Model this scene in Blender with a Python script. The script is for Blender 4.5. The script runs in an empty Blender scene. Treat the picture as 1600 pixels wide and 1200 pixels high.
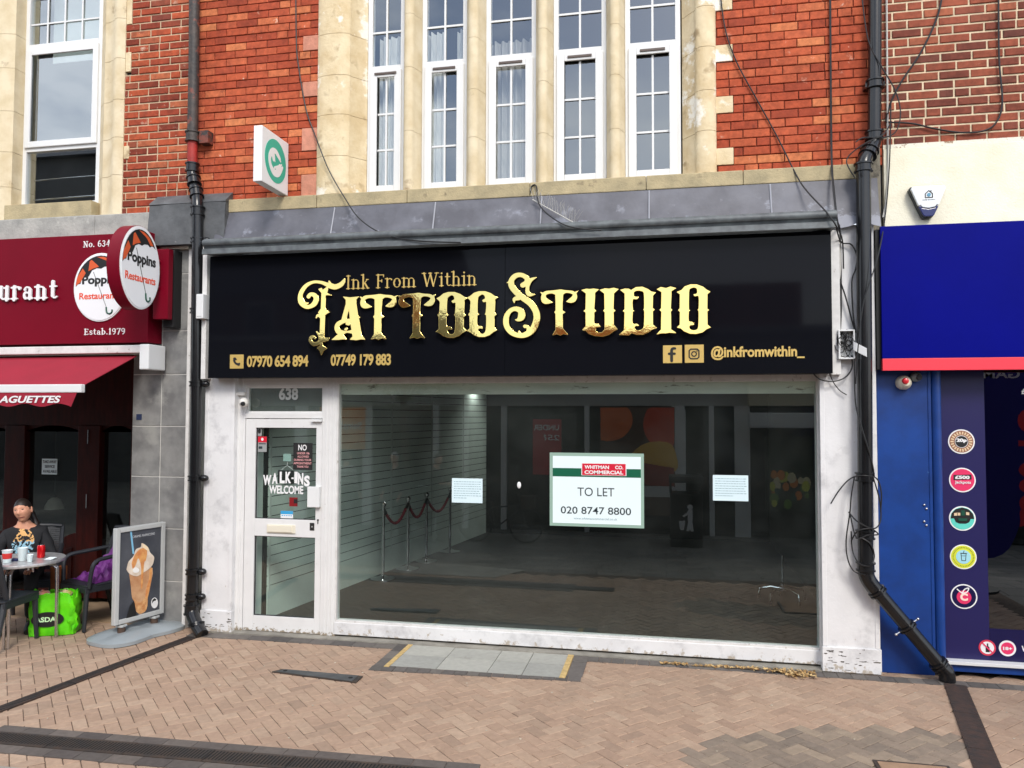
import bpy, bmesh, math, random
import numpy as np
from mathutils import Vector, Matrix, Euler
random.seed(7)
S = bpy.context.scene
COL = S.collection
R = math.radians

# ------------------------------------------------------------------ camera
CAM = np.array([0.0, -6.72, 2.05]); FPX = 1200.0
_Y, _PI, _RO = R(11.3), R(2.3), R(0.15)
_f = np.array([-math.sin(_Y)*math.cos(_PI), math.cos(_Y)*math.cos(_PI), math.sin(_PI)])
_r0 = np.array([math.cos(_Y), math.sin(_Y), 0.0]); _u0 = np.cross(_r0, _f)
_r = math.cos(_RO)*_r0 + math.sin(_RO)*_u0
_u = -math.sin(_RO)*_r0 + math.cos(_RO)*_u0
cd = bpy.data.cameras.new("camera"); cam = bpy.data.objects.new("camera", cd); COL.objects.link(cam)
m = Matrix.Identity(4)
for i in range(3):
    m[i][0] = _r[i]; m[i][1] = _u[i]; m[i][2] = -_f[i]; m[i][3] = CAM[i]
cam.matrix_world = m
cd.sensor_width = 36; cd.lens = 36*FPX/1600; cd.clip_start = 0.05; cd.clip_end = 800
S.camera = cam

# ------------------------------------------------------------------ sky, sun, exposure
SUN_EL, SUN_AZ = 42, 155      # azimuth measured from +y clockwise; the sun stands behind the camera to the right
w = bpy.data.worlds.new("World"); S.world = w; w.use_nodes = True
nt = w.node_tree; nt.nodes.clear()
o_ = nt.nodes.new('ShaderNodeOutputWorld'); bg = nt.nodes.new('ShaderNodeBackground')
sky = nt.nodes.new('ShaderNodeTexSky'); sky.sky_type = 'NISHITA'; sky.sun_disc = False
sky.sun_elevation = R(SUN_EL); sky.sun_rotation = R(SUN_AZ); sky.air_density = 1.0; sky.dust_density = 1.5
tc = nt.nodes.new('ShaderNodeTexCoord'); mp = nt.nodes.new('ShaderNodeMapping'); mp.inputs['Scale'].default_value = (1, 1, 2.2)
nz = nt.nodes.new('ShaderNodeTexNoise'); nz.inputs['Scale'].default_value = 2.3; nz.inputs['Detail'].default_value = 8; nz.inputs['Roughness'].default_value = .55
rp = nt.nodes.new('ShaderNodeValToRGB'); rp.color_ramp.elements[0].position = .40; rp.color_ramp.elements[1].position = .60
mx = nt.nodes.new('ShaderNodeMix'); mx.data_type = 'RGBA'; mx.inputs[7].default_value = (8.8, 9.2, 9.9, 1)
L = nt.links.new
L(tc.outputs['Generated'], mp.inputs[0]); L(mp.outputs[0], nz.inputs['Vector']); L(nz.outputs['Fac'], rp.inputs[0])
L(rp.outputs[0], mx.inputs[0]); L(sky.outputs[0], mx.inputs[6]); L(mx.outputs[2], bg.inputs[0])
bg.inputs[1].default_value = 0.14; L(bg.outputs[0], o_.inputs[0])
sd = bpy.data.lights.new("sun", 'SUN'); sd.energy = 1.6; sd.angle = R(18); sd.color = (1, .95, .88)
sun = bpy.data.objects.new("sun", sd); COL.objects.link(sun)
az, el = R(SUN_AZ), R(SUN_EL)
sv = Vector((math.sin(az)*math.cos(el), math.cos(az)*math.cos(el), math.sin(el)))
sun.rotation_euler = sv.to_track_quat('Z', 'Y').to_euler()
S.view_settings.view_transform = 'Standard'; S.view_settings.look = 'None'; S.view_settings.gamma = 1
S.view_settings.use_curve_mapping = False; S.view_settings.exposure = 0.62
S.render.engine = 'CYCLES'; S.cycles.max_bounces = 10; S.cycles.transparent_max_bounces = 16; S.cycles.use_denoising = True
S.cycles.caustics_reflective = False; S.cycles.caustics_refractive = False

# ------------------------------------------------------------------ measuring helpers (photo pixel + known depth -> metres)
def ray(px, py): return _f + (px-800)/FPX*_r - (py-600)/FPX*_u
def P(px, py, y=0.0):
    d = ray(px, py); return Vector(CAM + d*((y-CAM[1])/d[1]))
def G(px, py, z=0.0):
    d = ray(px, py); return Vector(CAM + d*((z-CAM[2])/d[2]))
def X(px, py, y=0.0): return P(px, py, y).x
def Z(px, py, y=0.0): return P(px, py, y).z

# ------------------------------------------------------------------ materials
def rgb(r, g, b): 
    f = lambda c: ((c/255+.055)/1.055)**2.4 if c > 10 else c/255/12.92
    return (f(r), f(g), f(b))
def M(name, col, rough=.6, metal=0., var=0., vs=5., col2=None, bump=0., bs=60., spec=.5, dirt=None, coat=0., stretch=None, speck=None, lowdirt=None):
    mt = bpy.data.materials.new(name); mt.use_nodes = True; n = mt.node_tree.nodes; l = mt.node_tree.links.new
    b = n['Principled BSDF']; b.inputs['Roughness'].default_value = rough; b.inputs['Metallic'].default_value = metal
    b.inputs['Specular IOR Level'].default_value = spec; b.inputs['Base Color'].default_value = (*col, 1)
    if coat: b.inputs['Coat Weight'].default_value = coat; b.inputs['Coat Roughness'].default_value = .08
    t = n.new('ShaderNodeTexCoord'); vec = t.outputs['Object']
    if stretch:
        mpn = n.new('ShaderNodeMapping'); mpn.inputs['Scale'].default_value = stretch; l(vec, mpn.inputs[0]); vec = mpn.outputs[0]
    def noise(sc, det=6, rg=.6):
        q = n.new('ShaderNodeTexNoise'); q.inputs['Scale'].default_value = sc; q.inputs['Detail'].default_value = det; q.inputs['Roughness'].default_value = rg
        l(vec, q.inputs['Vector']); return q.outputs['Fac']
    def ramp(src, a, c):
        q = n.new('ShaderNodeMapRange'); q.inputs[1].default_value = a; q.inputs[2].default_value = c; l(src, q.inputs[0]); return q.outputs[0]
    def mix(fac, A, B):
        q = n.new('ShaderNodeMix'); q.data_type = 'RGBA'; l(fac, q.inputs[0])
        for s, i in ((A, 6), (B, 7)):
            if isinstance(s, tuple): q.inputs[i].default_value = (*s[:3], 1)
            else: l(s, q.inputs[i])
        return q.outputs[2]
    cur = tuple(col)
    if var or col2:
        c2 = col2 or tuple(c*(1-var) for c in col)
        cur = mix(ramp(noise(vs), .35, .65), cur, tuple(c2))
    if speck:
        sc, lo, hi, c = speck; cur = mix(ramp(noise(sc, 3, .5), lo, hi), cur, tuple(c))
    if dirt:
        sc, lo, hi, c = dirt; cur = mix(ramp(noise(sc, 8, .65), lo, hi), cur, tuple(c))
    if lowdirt:      # splashed / peeling foot: noise threshold that loosens near a height
        z0, z1, sc, c = lowdirt
        g = n.new('ShaderNodeNewGeometry'); sp = n.new('ShaderNodeSeparateXYZ'); l(g.outputs['Position'], sp.inputs[0])
        h = ramp(sp.outputs[2], z1, z0)
        ad = n.new('ShaderNodeMath'); ad.operation = 'MULTIPLY_ADD'; l(h, ad.inputs[0]); ad.inputs[1].default_value = .3; l(noise(sc, 8, .7), ad.inputs[2])
        cur = mix(ramp(ad.outputs[0], .66, .72), cur, tuple(c))
    if not isinstance(cur, tuple): l(cur, b.inputs['Base Color'])
    if bump:
        bn = n.new('ShaderNodeBump'); bn.inputs['Strength'].default_value = bump; bn.inputs['Distance'].default_value = .01
        l(noise(bs), bn.inputs['Height']); l(bn.outputs[0], b.inputs['Normal'])
    return mt
def MB_attr(name, cols, rough=.85, lime=None, bump=.4, mottle=.35, spec=.3, grey=None):
    """stones / bricks: one colour per piece from the attribute rnd, mottled by noise"""
    mt = bpy.data.materials.new(name); mt.use_nodes = True; n = mt.node_tree.nodes; l = mt.node_tree.links.new
    b = n['Principled BSDF']; b.inputs['Roughness'].default_value = rough; b.inputs['Specular IOR Level'].default_value = spec
    a = n.new('ShaderNodeAttribute'); a.attribute_name = 'rnd'
    r = n.new('ShaderNodeValToRGB'); e = r.color_ramp.elements
    while len(e) < len(cols): e.new(.5)
    for i, c in enumerate(cols):
        e[i].position = i/(len(cols)-1); e[i].color = (*c, 1)
    l(a.outputs['Fac'], r.inputs[0])
    t = n.new('ShaderNodeTexCoord')
    def noise(sc, det=6, rg=.6):
        q = n.new('ShaderNodeTexNoise'); q.inputs['Scale'].default_value = sc; q.inputs['Detail'].default_value = det; q.inputs['Roughness'].default_value = rg
        l(t.outputs['Object'], q.inputs['Vector']); return q.outputs['Fac']
    mr = n.new('ShaderNodeMapRange'); mr.inputs[1].default_value = .36; mr.inputs[2].default_value = .64; mr.inputs[3].default_value = 1-mottle; mr.inputs[4].default_value = 1+mottle*.6
    nx_ = n.new('ShaderNodeMath'); nx_.operation = 'MULTIPLY_ADD'; l(noise(22), nx_.inputs[0]); nx_.inputs[1].default_value = .6; ny_ = n.new('ShaderNodeMath'); ny_.operation = 'MULTIPLY'; ny_.inputs[1].default_value = .4; l(noise(2.2, 8, .6), ny_.inputs[0]); l(ny_.outputs[0], nx_.inputs[2]); l(nx_.outputs[0], mr.inputs[0])
    mu = n.new('ShaderNodeMix'); mu.data_type = 'RGBA'; mu.blend_type = 'MULTIPLY'; mu.inputs[0].default_value = 1
    l(r.outputs[0], mu.inputs[6]); l(mr.outputs[0], mu.inputs[7]); cur = mu.outputs[2]
    for sp in ([lime] if lime and not isinstance(lime, list) else lime or []):
        sc, lo, hi, c = sp
        q = n.new('ShaderNodeMapRange'); q.inputs[1].default_value = lo; q.inputs[2].default_value = hi; l(noise(sc, 9, .7), q.inputs[0])
        k = n.new('ShaderNodeMix'); k.data_type = 'RGBA'; l(q.outputs[0], k.inputs[0]); l(cur, k.inputs[6]); k.inputs[7].default_value = (*c, 1); cur = k.outputs[2]
    l(cur, b.inputs['Base Color'])
    bn = n.new('ShaderNodeBump'); bn.inputs['Strength'].default_value = bump; bn.inputs['Distance'].default_value = .006
    l(noise(90), bn.inputs['Height']); l(bn.outputs[0], b.inputs['Normal'])
    return mt
def glass(name, ior=1.6, tint=(.9, .95, .93), rough=0., dust=0., refl=(.90, .96, 1.0)):
    mt = bpy.data.materials.new(name); mt.use_nodes = True; n = mt.node_tree.nodes; l = mt.node_tree.links.new; n.clear()
    o = n.new('ShaderNodeOutputMaterial'); tr = n.new('ShaderNodeBsdfTransparent'); tr.inputs[0].default_value = (*tint, 1)
    g = n.new('ShaderNodeBsdfGlossy'); g.inputs['Roughness'].default_value = rough; g.inputs['Color'].default_value = (*refl, 1)
    fr = n.new('ShaderNodeFresnel'); fr.inputs[0].default_value = ior
    ge = n.new('ShaderNodeNewGeometry'); ml = n.new('ShaderNodeMath'); ml.operation = 'MULTIPLY_ADD'; l(ge.outputs['Backfacing'], ml.inputs[0]); ml.inputs[1].default_value = -1; ml.inputs[2].default_value = 1
    m3 = n.new('ShaderNodeMath'); m3.operation = 'MULTIPLY'; l(ml.outputs[0], m3.inputs[0]); l(fr.outputs[0], m3.inputs[1])   # reflect on the outer skin only: a thin pane does not bend light
    mx = n.new('ShaderNodeMixShader'); l(m3.outputs[0], mx.inputs[0]); l(tr.outputs[0], mx.inputs[1]); l(g.outputs[0], mx.inputs[2])
    last = mx.outputs[0]
    if dust:
        d = n.new('ShaderNodeBsdfDiffuse'); d.inputs[0].default_value = (.55, .6, .58, 1)
        t = n.new('ShaderNodeTexCoord'); q = n.new('ShaderNodeTexNoise'); q.inputs['Scale'].default_value = 1.6; q.inputs['Detail'].default_value = 10; q.inputs['Roughness'].default_value = .7
        l(t.outputs['Object'], q.inputs['Vector'])
        mr = n.new('ShaderNodeMapRange'); mr.inputs[1].default_value = .35; mr.inputs[2].default_value = .8; mr.inputs[4].default_value = dust; l(q.outputs['Fac'], mr.inputs[0])
        m2 = n.new('ShaderNodeMixShader'); l(mr.outputs[0], m2.inputs[0]); l(last, m2.inputs[1]); l(d.outputs[0], m2.inputs[2]); last = m2.outputs[0]
    l(last, o.inputs[0]); return mt
def emit(name, col, st):
    mt = bpy.data.materials.new(name); mt.use_nodes = True; b = mt.node_tree.nodes['Principled BSDF']
    b.inputs['Base Color'].default_value = (*col, 1); b.inputs['Emission Color'].default_value = (*col, 1); b.inputs['Emission Strength'].default_value = st; return mt

# ------------------------------------------------------------------ objects
def tag(o, label=None, cat=None, group=None, kind=None):
    if label: o['label'] = label
    if cat: o['category'] = cat
    if group: o['group'] = group
    if kind: o['kind'] = kind
    return o
def thing(name, label, cat, loc=(0, 0, 0), group=None):
    o = bpy.data.objects.new(name, None); COL.objects.link(o); o.location = loc; o.empty_display_size = .1
    return tag(o, label, cat, group)
def wl(o):
    v = Vector((0, 0, 0))
    while o: v = v + o.location; o = o.parent
    return v
def obj(name, me, mat, parent=None):
    me.name = name
    o = bpy.data.objects.new(name, me); COL.objects.link(o)
    for q in (mat if isinstance(mat, (list, tuple)) else [mat]): me.materials.append(q)
    if parent:
        me.transform(Matrix.Translation(-wl(parent))); o.parent = parent
    return o
class MB:
    def __init__(s): s.v = []; s.f = []; s.mi = []; s.rnd = []; s.cur = 0; s.r = 0.
    def add(s, vs, fs):
        k = len(s.v); s.v += [tuple(q) for q in vs]
        for f in fs: s.f.append(tuple(k+i for i in f)); s.mi.append(s.cur); s.rnd.append(s.r)
        return s
    def box(s, x0, x1, y0, y1, z0, z1):
        if x1 < x0: x0, x1 = x1, x0
        if y1 < y0: y0, y1 = y1, y0
        if z1 < z0: z0, z1 = z1, z0
        return s.add([(x0,y0,z0),(x1,y0,z0),(x1,y1,z0),(x0,y1,z0),(x0,y0,z1),(x1,y0,z1),(x1,y1,z1),(x0,y1,z1)],
              [(3,2,1,0),(4,5,6,7),(0,1,5,4),(1,2,6,5),(2,3,7,6),(3,0,4,7)])
    def hexa(s, a, b):      # two quads (lists of 4 points) joined
        return s.add(list(a)+list(b), [(3,2,1,0),(4,5,6,7),(0,1,5,4),(1,2,6,5),(2,3,7,6),(3,0,4,7)])
    def prism(s, pts, o, ux, uz, n, th):   # polygon in a plane, thickness th along n
        o, ux, uz, n = Vector(o), Vector(ux), Vector(uz), Vector(n)
        a = [o+ux*p[0]+uz*p[1] for p in pts]; k = len(a)
        return s.add(a+[q+n*th for q in a], [tuple(range(k))[::-1], tuple(range(k, 2*k))]+[(i, (i+1) % k, k+(i+1) % k, k+i) for i in range(k)])
    def ext(s, prof, x0, x1, close=True):   # profile of (y,z) swept along x
        k = len(prof); vs = [(x0, y, z) for y, z in prof]+[(x1, y, z) for y, z in prof]
        fs = [(i, (i+1) % k, k+(i+1) % k, k+i) for i in range(k if close else k-1)]
        if close: fs += [tuple(range(k))[::-1], tuple(range(k, 2*k))]
        return s.add(vs, fs)
    def extz(s, prof, z0, z1):   # profile of (x,y) swept up
        k = len(prof); vs = [(x, y, z0) for x, y in prof]+[(x, y, z1) for x, y in prof]
        return s.add(vs, [(i, (i+1) % k, k+(i+1) % k, k+i) for i in range(k)]+[tuple(range(k))[::-1], tuple(range(k, 2*k))])
    def tube(s, path, r, seg=10, cap=True):
        path = [Vector(p) for p in path]; n = len(path); rr = r if isinstance(r, (list, tuple)) else [r]*n
        t0 = (path[1]-path[0]).normalized(); ref = Vector((0, 0, 1)) if abs(t0.z) < .9 else Vector((1, 0, 0))
        a = t0.cross(ref).normalized(); vs = []; fs = []
        for i, p in enumerate(path):
            t = ((path[min(i+1, n-1)]-p).normalized()+(p-path[max(i-1, 0)]).normalized())
            t = t.normalized() if t.length > 1e-6 else t0
            a = (a-t*a.dot(t)).normalized(); b = t.cross(a)
            for j in range(seg):
                q = 2*math.pi*j/seg; vs.append(p+(a*math.cos(q)+b*math.sin(q))*rr[i])
        for i in range(n-1):
            for j in range(seg):
                j2 = (j+1) % seg; fs.append((i*seg+j, i*seg+j2, (i+1)*seg+j2, (i+1)*seg+j))
        if cap: fs += [tuple(range(seg))[::-1], tuple((n-1)*seg+j for j in range(seg))]
        return s.add(vs, fs)
    def lathe(s, prof, c=(0, 0, 0), seg=20, axis='z'):   # prof of (r,h)
        c = Vector(c); vs = []; n = len(prof)
        for r, h in prof:
            for j in range(seg):
                q = 2*math.pi*j/seg; a, b = r*math.cos(q), r*math.sin(q)
                vs.append(c+Vector({'z': (a, b, h), 'y': (a, h, b), 'x': (h, a, b)}[axis]))
        fs = []
        for i in range(n-1):
            for j in range(seg):
                j2 = (j+1) % seg; q = (i*seg+j, i*seg+j2, (i+1)*seg+j2, (i+1)*seg+j)
                fs.append(q if axis != 'y' else q[::-1])
        fs += [tuple(range(seg))[::-1] if axis != 'y' else tuple(range(seg)), tuple((n-1)*seg+j for j in range(seg))]
        return s.add(vs, fs)
    def ball(s, c, rx, ry, rz, seg=14, rings=9):
        pr = [(max(math.sin(math.pi*i/rings), .02), -math.cos(math.pi*i/rings)) for i in range(rings+1)]
        k = len(s.v); s.lathe(pr, (0, 0, 0), seg)
        for i in range(k, len(s.v)):
            x, y, z = s.v[i]; s.v[i] = (c[0]+x*rx, c[1]+y*ry, c[2]+z*rz)
        return s
    def build(s, name, mat, parent=None, bevel=0., smooth=False, rnd=False, angle=40):
        me = bpy.data.meshes.new(name); me.from_pydata(s.v, [], s.f)
        me.polygons.foreach_set('material_index', s.mi)
        if rnd: at = me.attributes.new('rnd', 'FLOAT', 'FACE'); at.data.foreach_set('value', s.rnd)
        me.validate()
        bm = bmesh.new(); bm.from_mesh(me)
        if not rnd: bmesh.ops.recalc_face_normals(bm, faces=bm.faces)
        if bevel:
            es = [e for e in bm.edges if len(e.link_faces) == 2 and e.calc_face_angle(0) > .6]
            bmesh.ops.bevel(bm, geom=es, offset=bevel, segments=2, profile=.6, affect='EDGES', clamp_overlap=True)
        bm.to_mesh(me); bm.free()
        o = obj(name, me, mat, parent)
        if smooth: me.shade_smooth(); me.set_sharp_from_angle(angle=R(angle))
        return o
def ring_frame(mb, x0, x1, z0, z1, y0, y1, l, r=None, b=None, t=None):
    r = l if r is None else r; b = l if b is None else b; t = l if t is None else t
    mb.box(x0, x0+l, y0, y1, z0, z1); mb.box(x1-r, x1, y0, y1, z0, z1)
    mb.box(x0+l, x1-r, y0, y1, z0, z0+b); mb.box(x0+l, x1-r, y0, y1, z1-t, z1); return mb
def smooth_path(pts, k=6):
    pts = [np.array(p, float) for p in pts]; out = []
    for i in range(len(pts)-1):
        p0, p1, p2, p3 = pts[max(i-1, 0)], pts[i], pts[i+1], pts[min(i+2, len(pts)-1)]
        for j in range(k):
            t = j/k; out.append(.5*((2*p1)+(-p0+p2)*t+(2*p0-5*p1+4*p2-p3)*t*t+(-p0+3*p1-3*p2+p3)*t**3))
    out.append(pts[-1]); return [tuple(float(c) for c in q) for q in out]

# ------------------------------------------------------------------ lettering
FRONT = (Vector((1, 0, 0)), Vector((0, 0, 1)), Vector((0, -1, 0)))
def eval_curve(cu):
    o = bpy.data.objects.new('tmp', cu); COL.objects.link(o); bpy.context.view_layer.update()
    me = bpy.data.meshes.new_from_object(o.evaluated_get(bpy.context.evaluated_depsgraph_get()))
    bpy.data.objects.remove(o); bpy.data.curves.remove(cu); me.materials.clear(); return me
def text_mesh(s, bold=0., shear=0., space=1.):
    cu = bpy.data.curves.new('t', 'FONT'); cu.body = s; cu.size = 1; cu.offset = bold; cu.shear = shear; cu.space_character = space
    cu.extrude = .5; cu.fill_mode = 'BOTH'; cu.resolution_u = 4; cu.align_x = 'LEFT'; return eval_curve(cu)
def loops_mesh(loops, bevel=0., ext=.5):
    cu = bpy.data.curves.new('l', 'CURVE'); cu.dimensions = '2D'; cu.fill_mode = 'BOTH'; cu.extrude = ext; cu.bevel_depth = bevel; cu.bevel_resolution = 1
    for lp in loops:
        sp = cu.splines.new('POLY'); sp.points.add(len(lp)-1); sp.use_cyclic_u = True
        for q, p in zip(sp.points, lp): q.co = (p[0], p[1], 0, 1)
    return eval_curve(cu)
def sdf_loops(prims, step, subs=()):
    """union of strokes [(x,y,r)...] and polygons ('p',[(x,y)...]) minus subs -> outline loops, by marching squares"""
    xs = [q[0] for p in prims for q in (p[1] if p[0] == 'p' else p)]; ys = [q[1] for p in prims for q in (p[1] if p[0] == 'p' else p)]
    rm = max([q[2] for p in prims if p[0] != 'p' for q in p] + [0])+2*step
    gx = np.arange(min(xs)-rm, max(xs)+rm+step, step); gy = np.arange(min(ys)-rm, max(ys)+rm+step, step)
    XX, YY = np.meshgrid(gx, gy, indexing='ij')
    def poly(pts):
        d = np.full(XX.shape, 1e9); ins = np.zeros(XX.shape, bool); n = len(pts)
        for i in range(n):
            ax, ay = pts[i]; bx, by = pts[(i+1) % n]; ex, ey = bx-ax, by-ay; L2 = ex*ex+ey*ey+1e-12
            t = np.clip(((XX-ax)*ex+(YY-ay)*ey)/L2, 0, 1); d = np.minimum(d, (XX-ax-t*ex)**2+(YY-ay-t*ey)**2)
            if ay != by: ins ^= ((ay > YY) != (by > YY)) & (XX < ex*(YY-ay)/(by-ay)+ax)
        d = np.sqrt(d); return np.where(ins, -d, d)
    def stroke(pts):
        d = np.full(XX.shape, 1e9)
        for (ax, ay, ra), (bx, by, rb) in zip(pts[:-1], pts[1:]):
            ex, ey = bx-ax, by-ay; t = np.clip(((XX-ax)*ex+(YY-ay)*ey)/(ex*ex+ey*ey+1e-12), 0, 1)
            d = np.minimum(d, np.hypot(XX-ax-t*ex, YY-ay-t*ey)-(ra+(rb-ra)*t))
        return d
    F = np.full(XX.shape, 1e9)
    for p in prims: F = np.minimum(F, poly(p[1]) if p[0] == 'p' else stroke(p))
    for p in subs: F = np.maximum(F, -(poly(p[1]) if p[0] == 'p' else stroke(p)))
    I = F < 0; seg = {}
    c = I[:-1, :-1]*1+I[1:, :-1]*2+I[1:, 1:]*4+I[:-1, 1:]*8
    T = {1: [(3, 0)], 2: [(0, 1)], 3: [(3, 1)], 4: [(1, 2)], 5: [(3, 2), (1, 0)], 6: [(0, 2)], 7: [(3, 2)], 8: [(2, 3)], 9: [(2, 0)], 10: [(0, 3), (2, 1)], 11: [(2, 1)], 12: [(1, 3)], 13: [(1, 0)], 14: [(0, 3)]}
    def key(i, j, e): return {0: ('h', i, j), 1: ('v', i+1, j), 2: ('h', i, j+1), 3: ('v', i, j)}[e]
    def pt(k):
        d, i, j = k; i2, j2 = (i+1, j) if d == 'h' else (i, j+1)
        a, b = F[i, j], F[i2, j2]; t = a/(a-b) if a != b else .5
        return (gx[i]+(gx[i2]-gx[i])*t, gy[j]+(gy[j2]-gy[j])*t)
    for i, j in zip(*np.nonzero((c > 0) & (c < 15))):
        for a, b in T[int(c[i, j])]: seg[key(i, j, a)] = key(i, j, b)
    loops = []
    while seg:
        k0 = next(iter(seg)); k = k0; lp = []
        while k in seg: lp.append(pt(k)); k = seg.pop(k)
        if len(lp) < 4: continue
        out = [lp[0]]
        for q in lp[1:-1]:
            if math.hypot(q[0]-out[-1][0], q[1]-out[-1][1]) > .5*step: out.append(q)
        # drop collinear points
        keep = [q for a, q, b in zip([out[-1]]+out[:-1], out, out[1:]+[out[0]]) if abs((q[0]-a[0])*(b[1]-q[1])-(q[1]-a[1])*(b[0]-q[0])) > .01*step*step]
        if len(keep) > 3: loops.append(keep)
    return loops
def arc(cx, cy, rx, ry, a0, a1, w, n=10): return [(cx+rx*math.cos(R(a0+(a1-a0)*i/n)), cy+ry*math.sin(R(a0+(a1-a0)*i/n)), w) for i in range(n+1)]
def serif_glyph(ch, W):
    w, t = W, W*.5
    l = lambda *p: [(p[i], p[i+1], w) for i in range(0, len(p), 2)]
    h = lambda *p: [(p[i], p[i+1], t) for i in range(0, len(p), 2)]
    sf = lambda x, y, d=1.25: [(x-d-w*.4, y+(t if y < 1 else -t), t), (x+d+w*.4, y+(t if y < 1 else -t), t)]
    sl = lambda x, y: [(x-1.5-w*.3, y-t, t), (x, y-t, t)]
    D = {
     'u': (7, [l(1.6,7,1.6,2.2), arc(3.5,2.2,1.9,2.2-t,180,360,t), l(5.4,7,5.4,0), sl(1.6,7), sl(5.4,7), [(5.4,t,t),(7,t,t)]]),
     'r': (5.6, [l(1.7,7,1.7,0), sf(1.7,0), sl(1.7,7), arc(3.9,4.6,2.2,2.2,180,55,t), [(5,6.1,w*.95),(5.05,6.0,w*.95)]]),
     'a': (6.4, [l(4.6,5,4.6,.4), arc(2.9,5,1.7,2-t,0,165,t), [(1.4,5.3,w*.8),(1.45,5.3,w*.8)], arc(2.7,2.1,1.9,2.1-t,0,360,t), arc(2.0,2.1,1.0,1.6,90,270,w*.7), [(4.6,t,t),(6.2,t,t)]]),
     'n': (7.4, [l(1.7,7,1.7,0), sl(1.7,7), sf(1.7,0), arc(3.6,4.7,2.0,2.3-t,180,0,t), l(5.6,4.8,5.6,0), sf(5.6,0)]),
     'm': (11.2, [l(1.7,7,1.7,0), sl(1.7,7), sf(1.7,0), arc(3.6,4.7,2.0,2.3-t,180,0,t), l(5.6,4.8,5.6,0), sf(5.6,0), arc(7.5,4.7,2.0,2.3-t,180,0,t), l(9.5,4.8,9.5,0), sf(9.5,0)]),
     'h': (7.4, [l(1.7,10.4,1.7,0), sl(1.7,10.4), sf(1.7,0), arc(3.6,4.7,2.0,2.3-t,180,0,t), l(5.6,4.8,5.6,0), sf(5.6,0)]),
     't': (4.8, [l(2.1,9,2.1,1.6), arc(3.5,1.7,1.4,1.7-t,180,320,t), h(.5,7-t,4.2,7-t)]),
     'k': (6.8, [l(1.7,10.4,1.7,0), sl(1.7,10.4), sf(1.7,0), h(1.9,2.9,5,6.8), l(3,4.1,5.4,.2), sf(5.6,0,.7), sf(5,7,.7)]),
     'i': (3.6, [l(1.8,7,1.8,0), sl(1.8,7), sf(1.8,0), [(1.8,9.4,w*1.1),(1.82,9.4,w*1.1)]]),
     'o': (6.6, [arc(3.3,3.5,2.6,3.5-t,0,360,t,20), arc(3.3,3.5,2.4,2.4,140,220,w), arc(3.3,3.5,2.4,2.4,-40,40,w)]),
     's': (5.4, [arc(2.7,5.2,1.7,1.8-t,20,270,t*1.4), arc(2.7,1.9,1.8,1.9-t,90,-160,t*1.4)]),
     'b': (7, [l(1.6,10.4,1.6,0), sl(1.6,10.4), arc(3.6,3.5,2.2,3.5-t,-180,180,t,18), arc(3.7,3.5,2.1,2.2,-50,50,w)]),
     'I': (4, [l(2,10,2,0), sf(2,0), sf(2,10)]),
     'F': (7, [l(1.9,10,1.9,0), sf(1.9,0), sf(1.9,10), h(1.9,10-t,6.2,10-t,6.2,8.2), h(1.9,5.3,4.8,5.3,4.8,6.3,4.8,4.3)]),
     'E': (7.6, [l(1.9,10,1.9,0), sf(1.9,0), sf(1.9,10), h(1.9,10-t,6.4,10-t,6.4,8.2), h(1.9,5.3,4.8,5.3,4.8,6.3,4.8,4.3), h(1.9,t,6.6,t,6.6,2)]),
     'N': (9, [h(1.8,10,1.8,0), l(1.8,9.6,7,.5), h(7,10,7,0), sf(1.8,0), sf(7,10), sf(1.2,10,.8)]),
     'W': (12.6, [l(1.2,10,3.6,.3), h(3.6,.3,6.2,9.6), l(6,9.8,8.6,.3), h(8.6,.3,11.2,10), sf(1.2,10), sf(6,10,1), sf(11.2,10)]),
     '.': (2.6, [[(1.2,w,w*1.1),(1.22,w,w*1.1)]]),
     '6': (6.6, [arc(3.3,3,2.4,3-t,0,360,t*1.3,18), arc(4.2,4.5,3.2,5.3,175,100,w*.9), arc(3.3,3,2.2,2.2,140,220,w)]),
     '3': (6.4, [arc(2.9,7.5,2.0,2.4-t,150,-90,t*1.4), arc(2.9,2.7,2.3,2.7-t,90,-150,t*1.4)]),
     '4': (6.8, [l(4.6,10,4.6,0), h(4.4,9.8,.7,3,6.2,3), sf(4.6,0,.8)]),
     '1': (4.6, [l(2.4,10,2.4,0), sf(2.4,0), h(2.4,9.6,.8,8.4)]),
     '9': (6.6, [arc(3.2,7,2.4,3-t,0,360,t*1.3,18), arc(2.3,5.5,3.2,5.3,-5,-80,w*.9), arc(3.2,7,2.2,2.2,-40,40,w)]),
     '7': (6.2, [h(.6,8.2,.6,10-t,5.6,10-t), l(5.5,9.6,2.6,0)]),
     ' ': (4, [])}
    return D[ch]
def serif_mesh(s, W=.62):
    loops = []; x = 0
    for ch in s:
        adv, pr = serif_glyph(ch, W); adv += .5+max(0, W-.62)*3
        if pr: loops += [[(p[0]+x, p[1]) for p in lp] for lp in sdf_loops(pr, .16)]
        x += adv
    return loops_mesh(loops)
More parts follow.
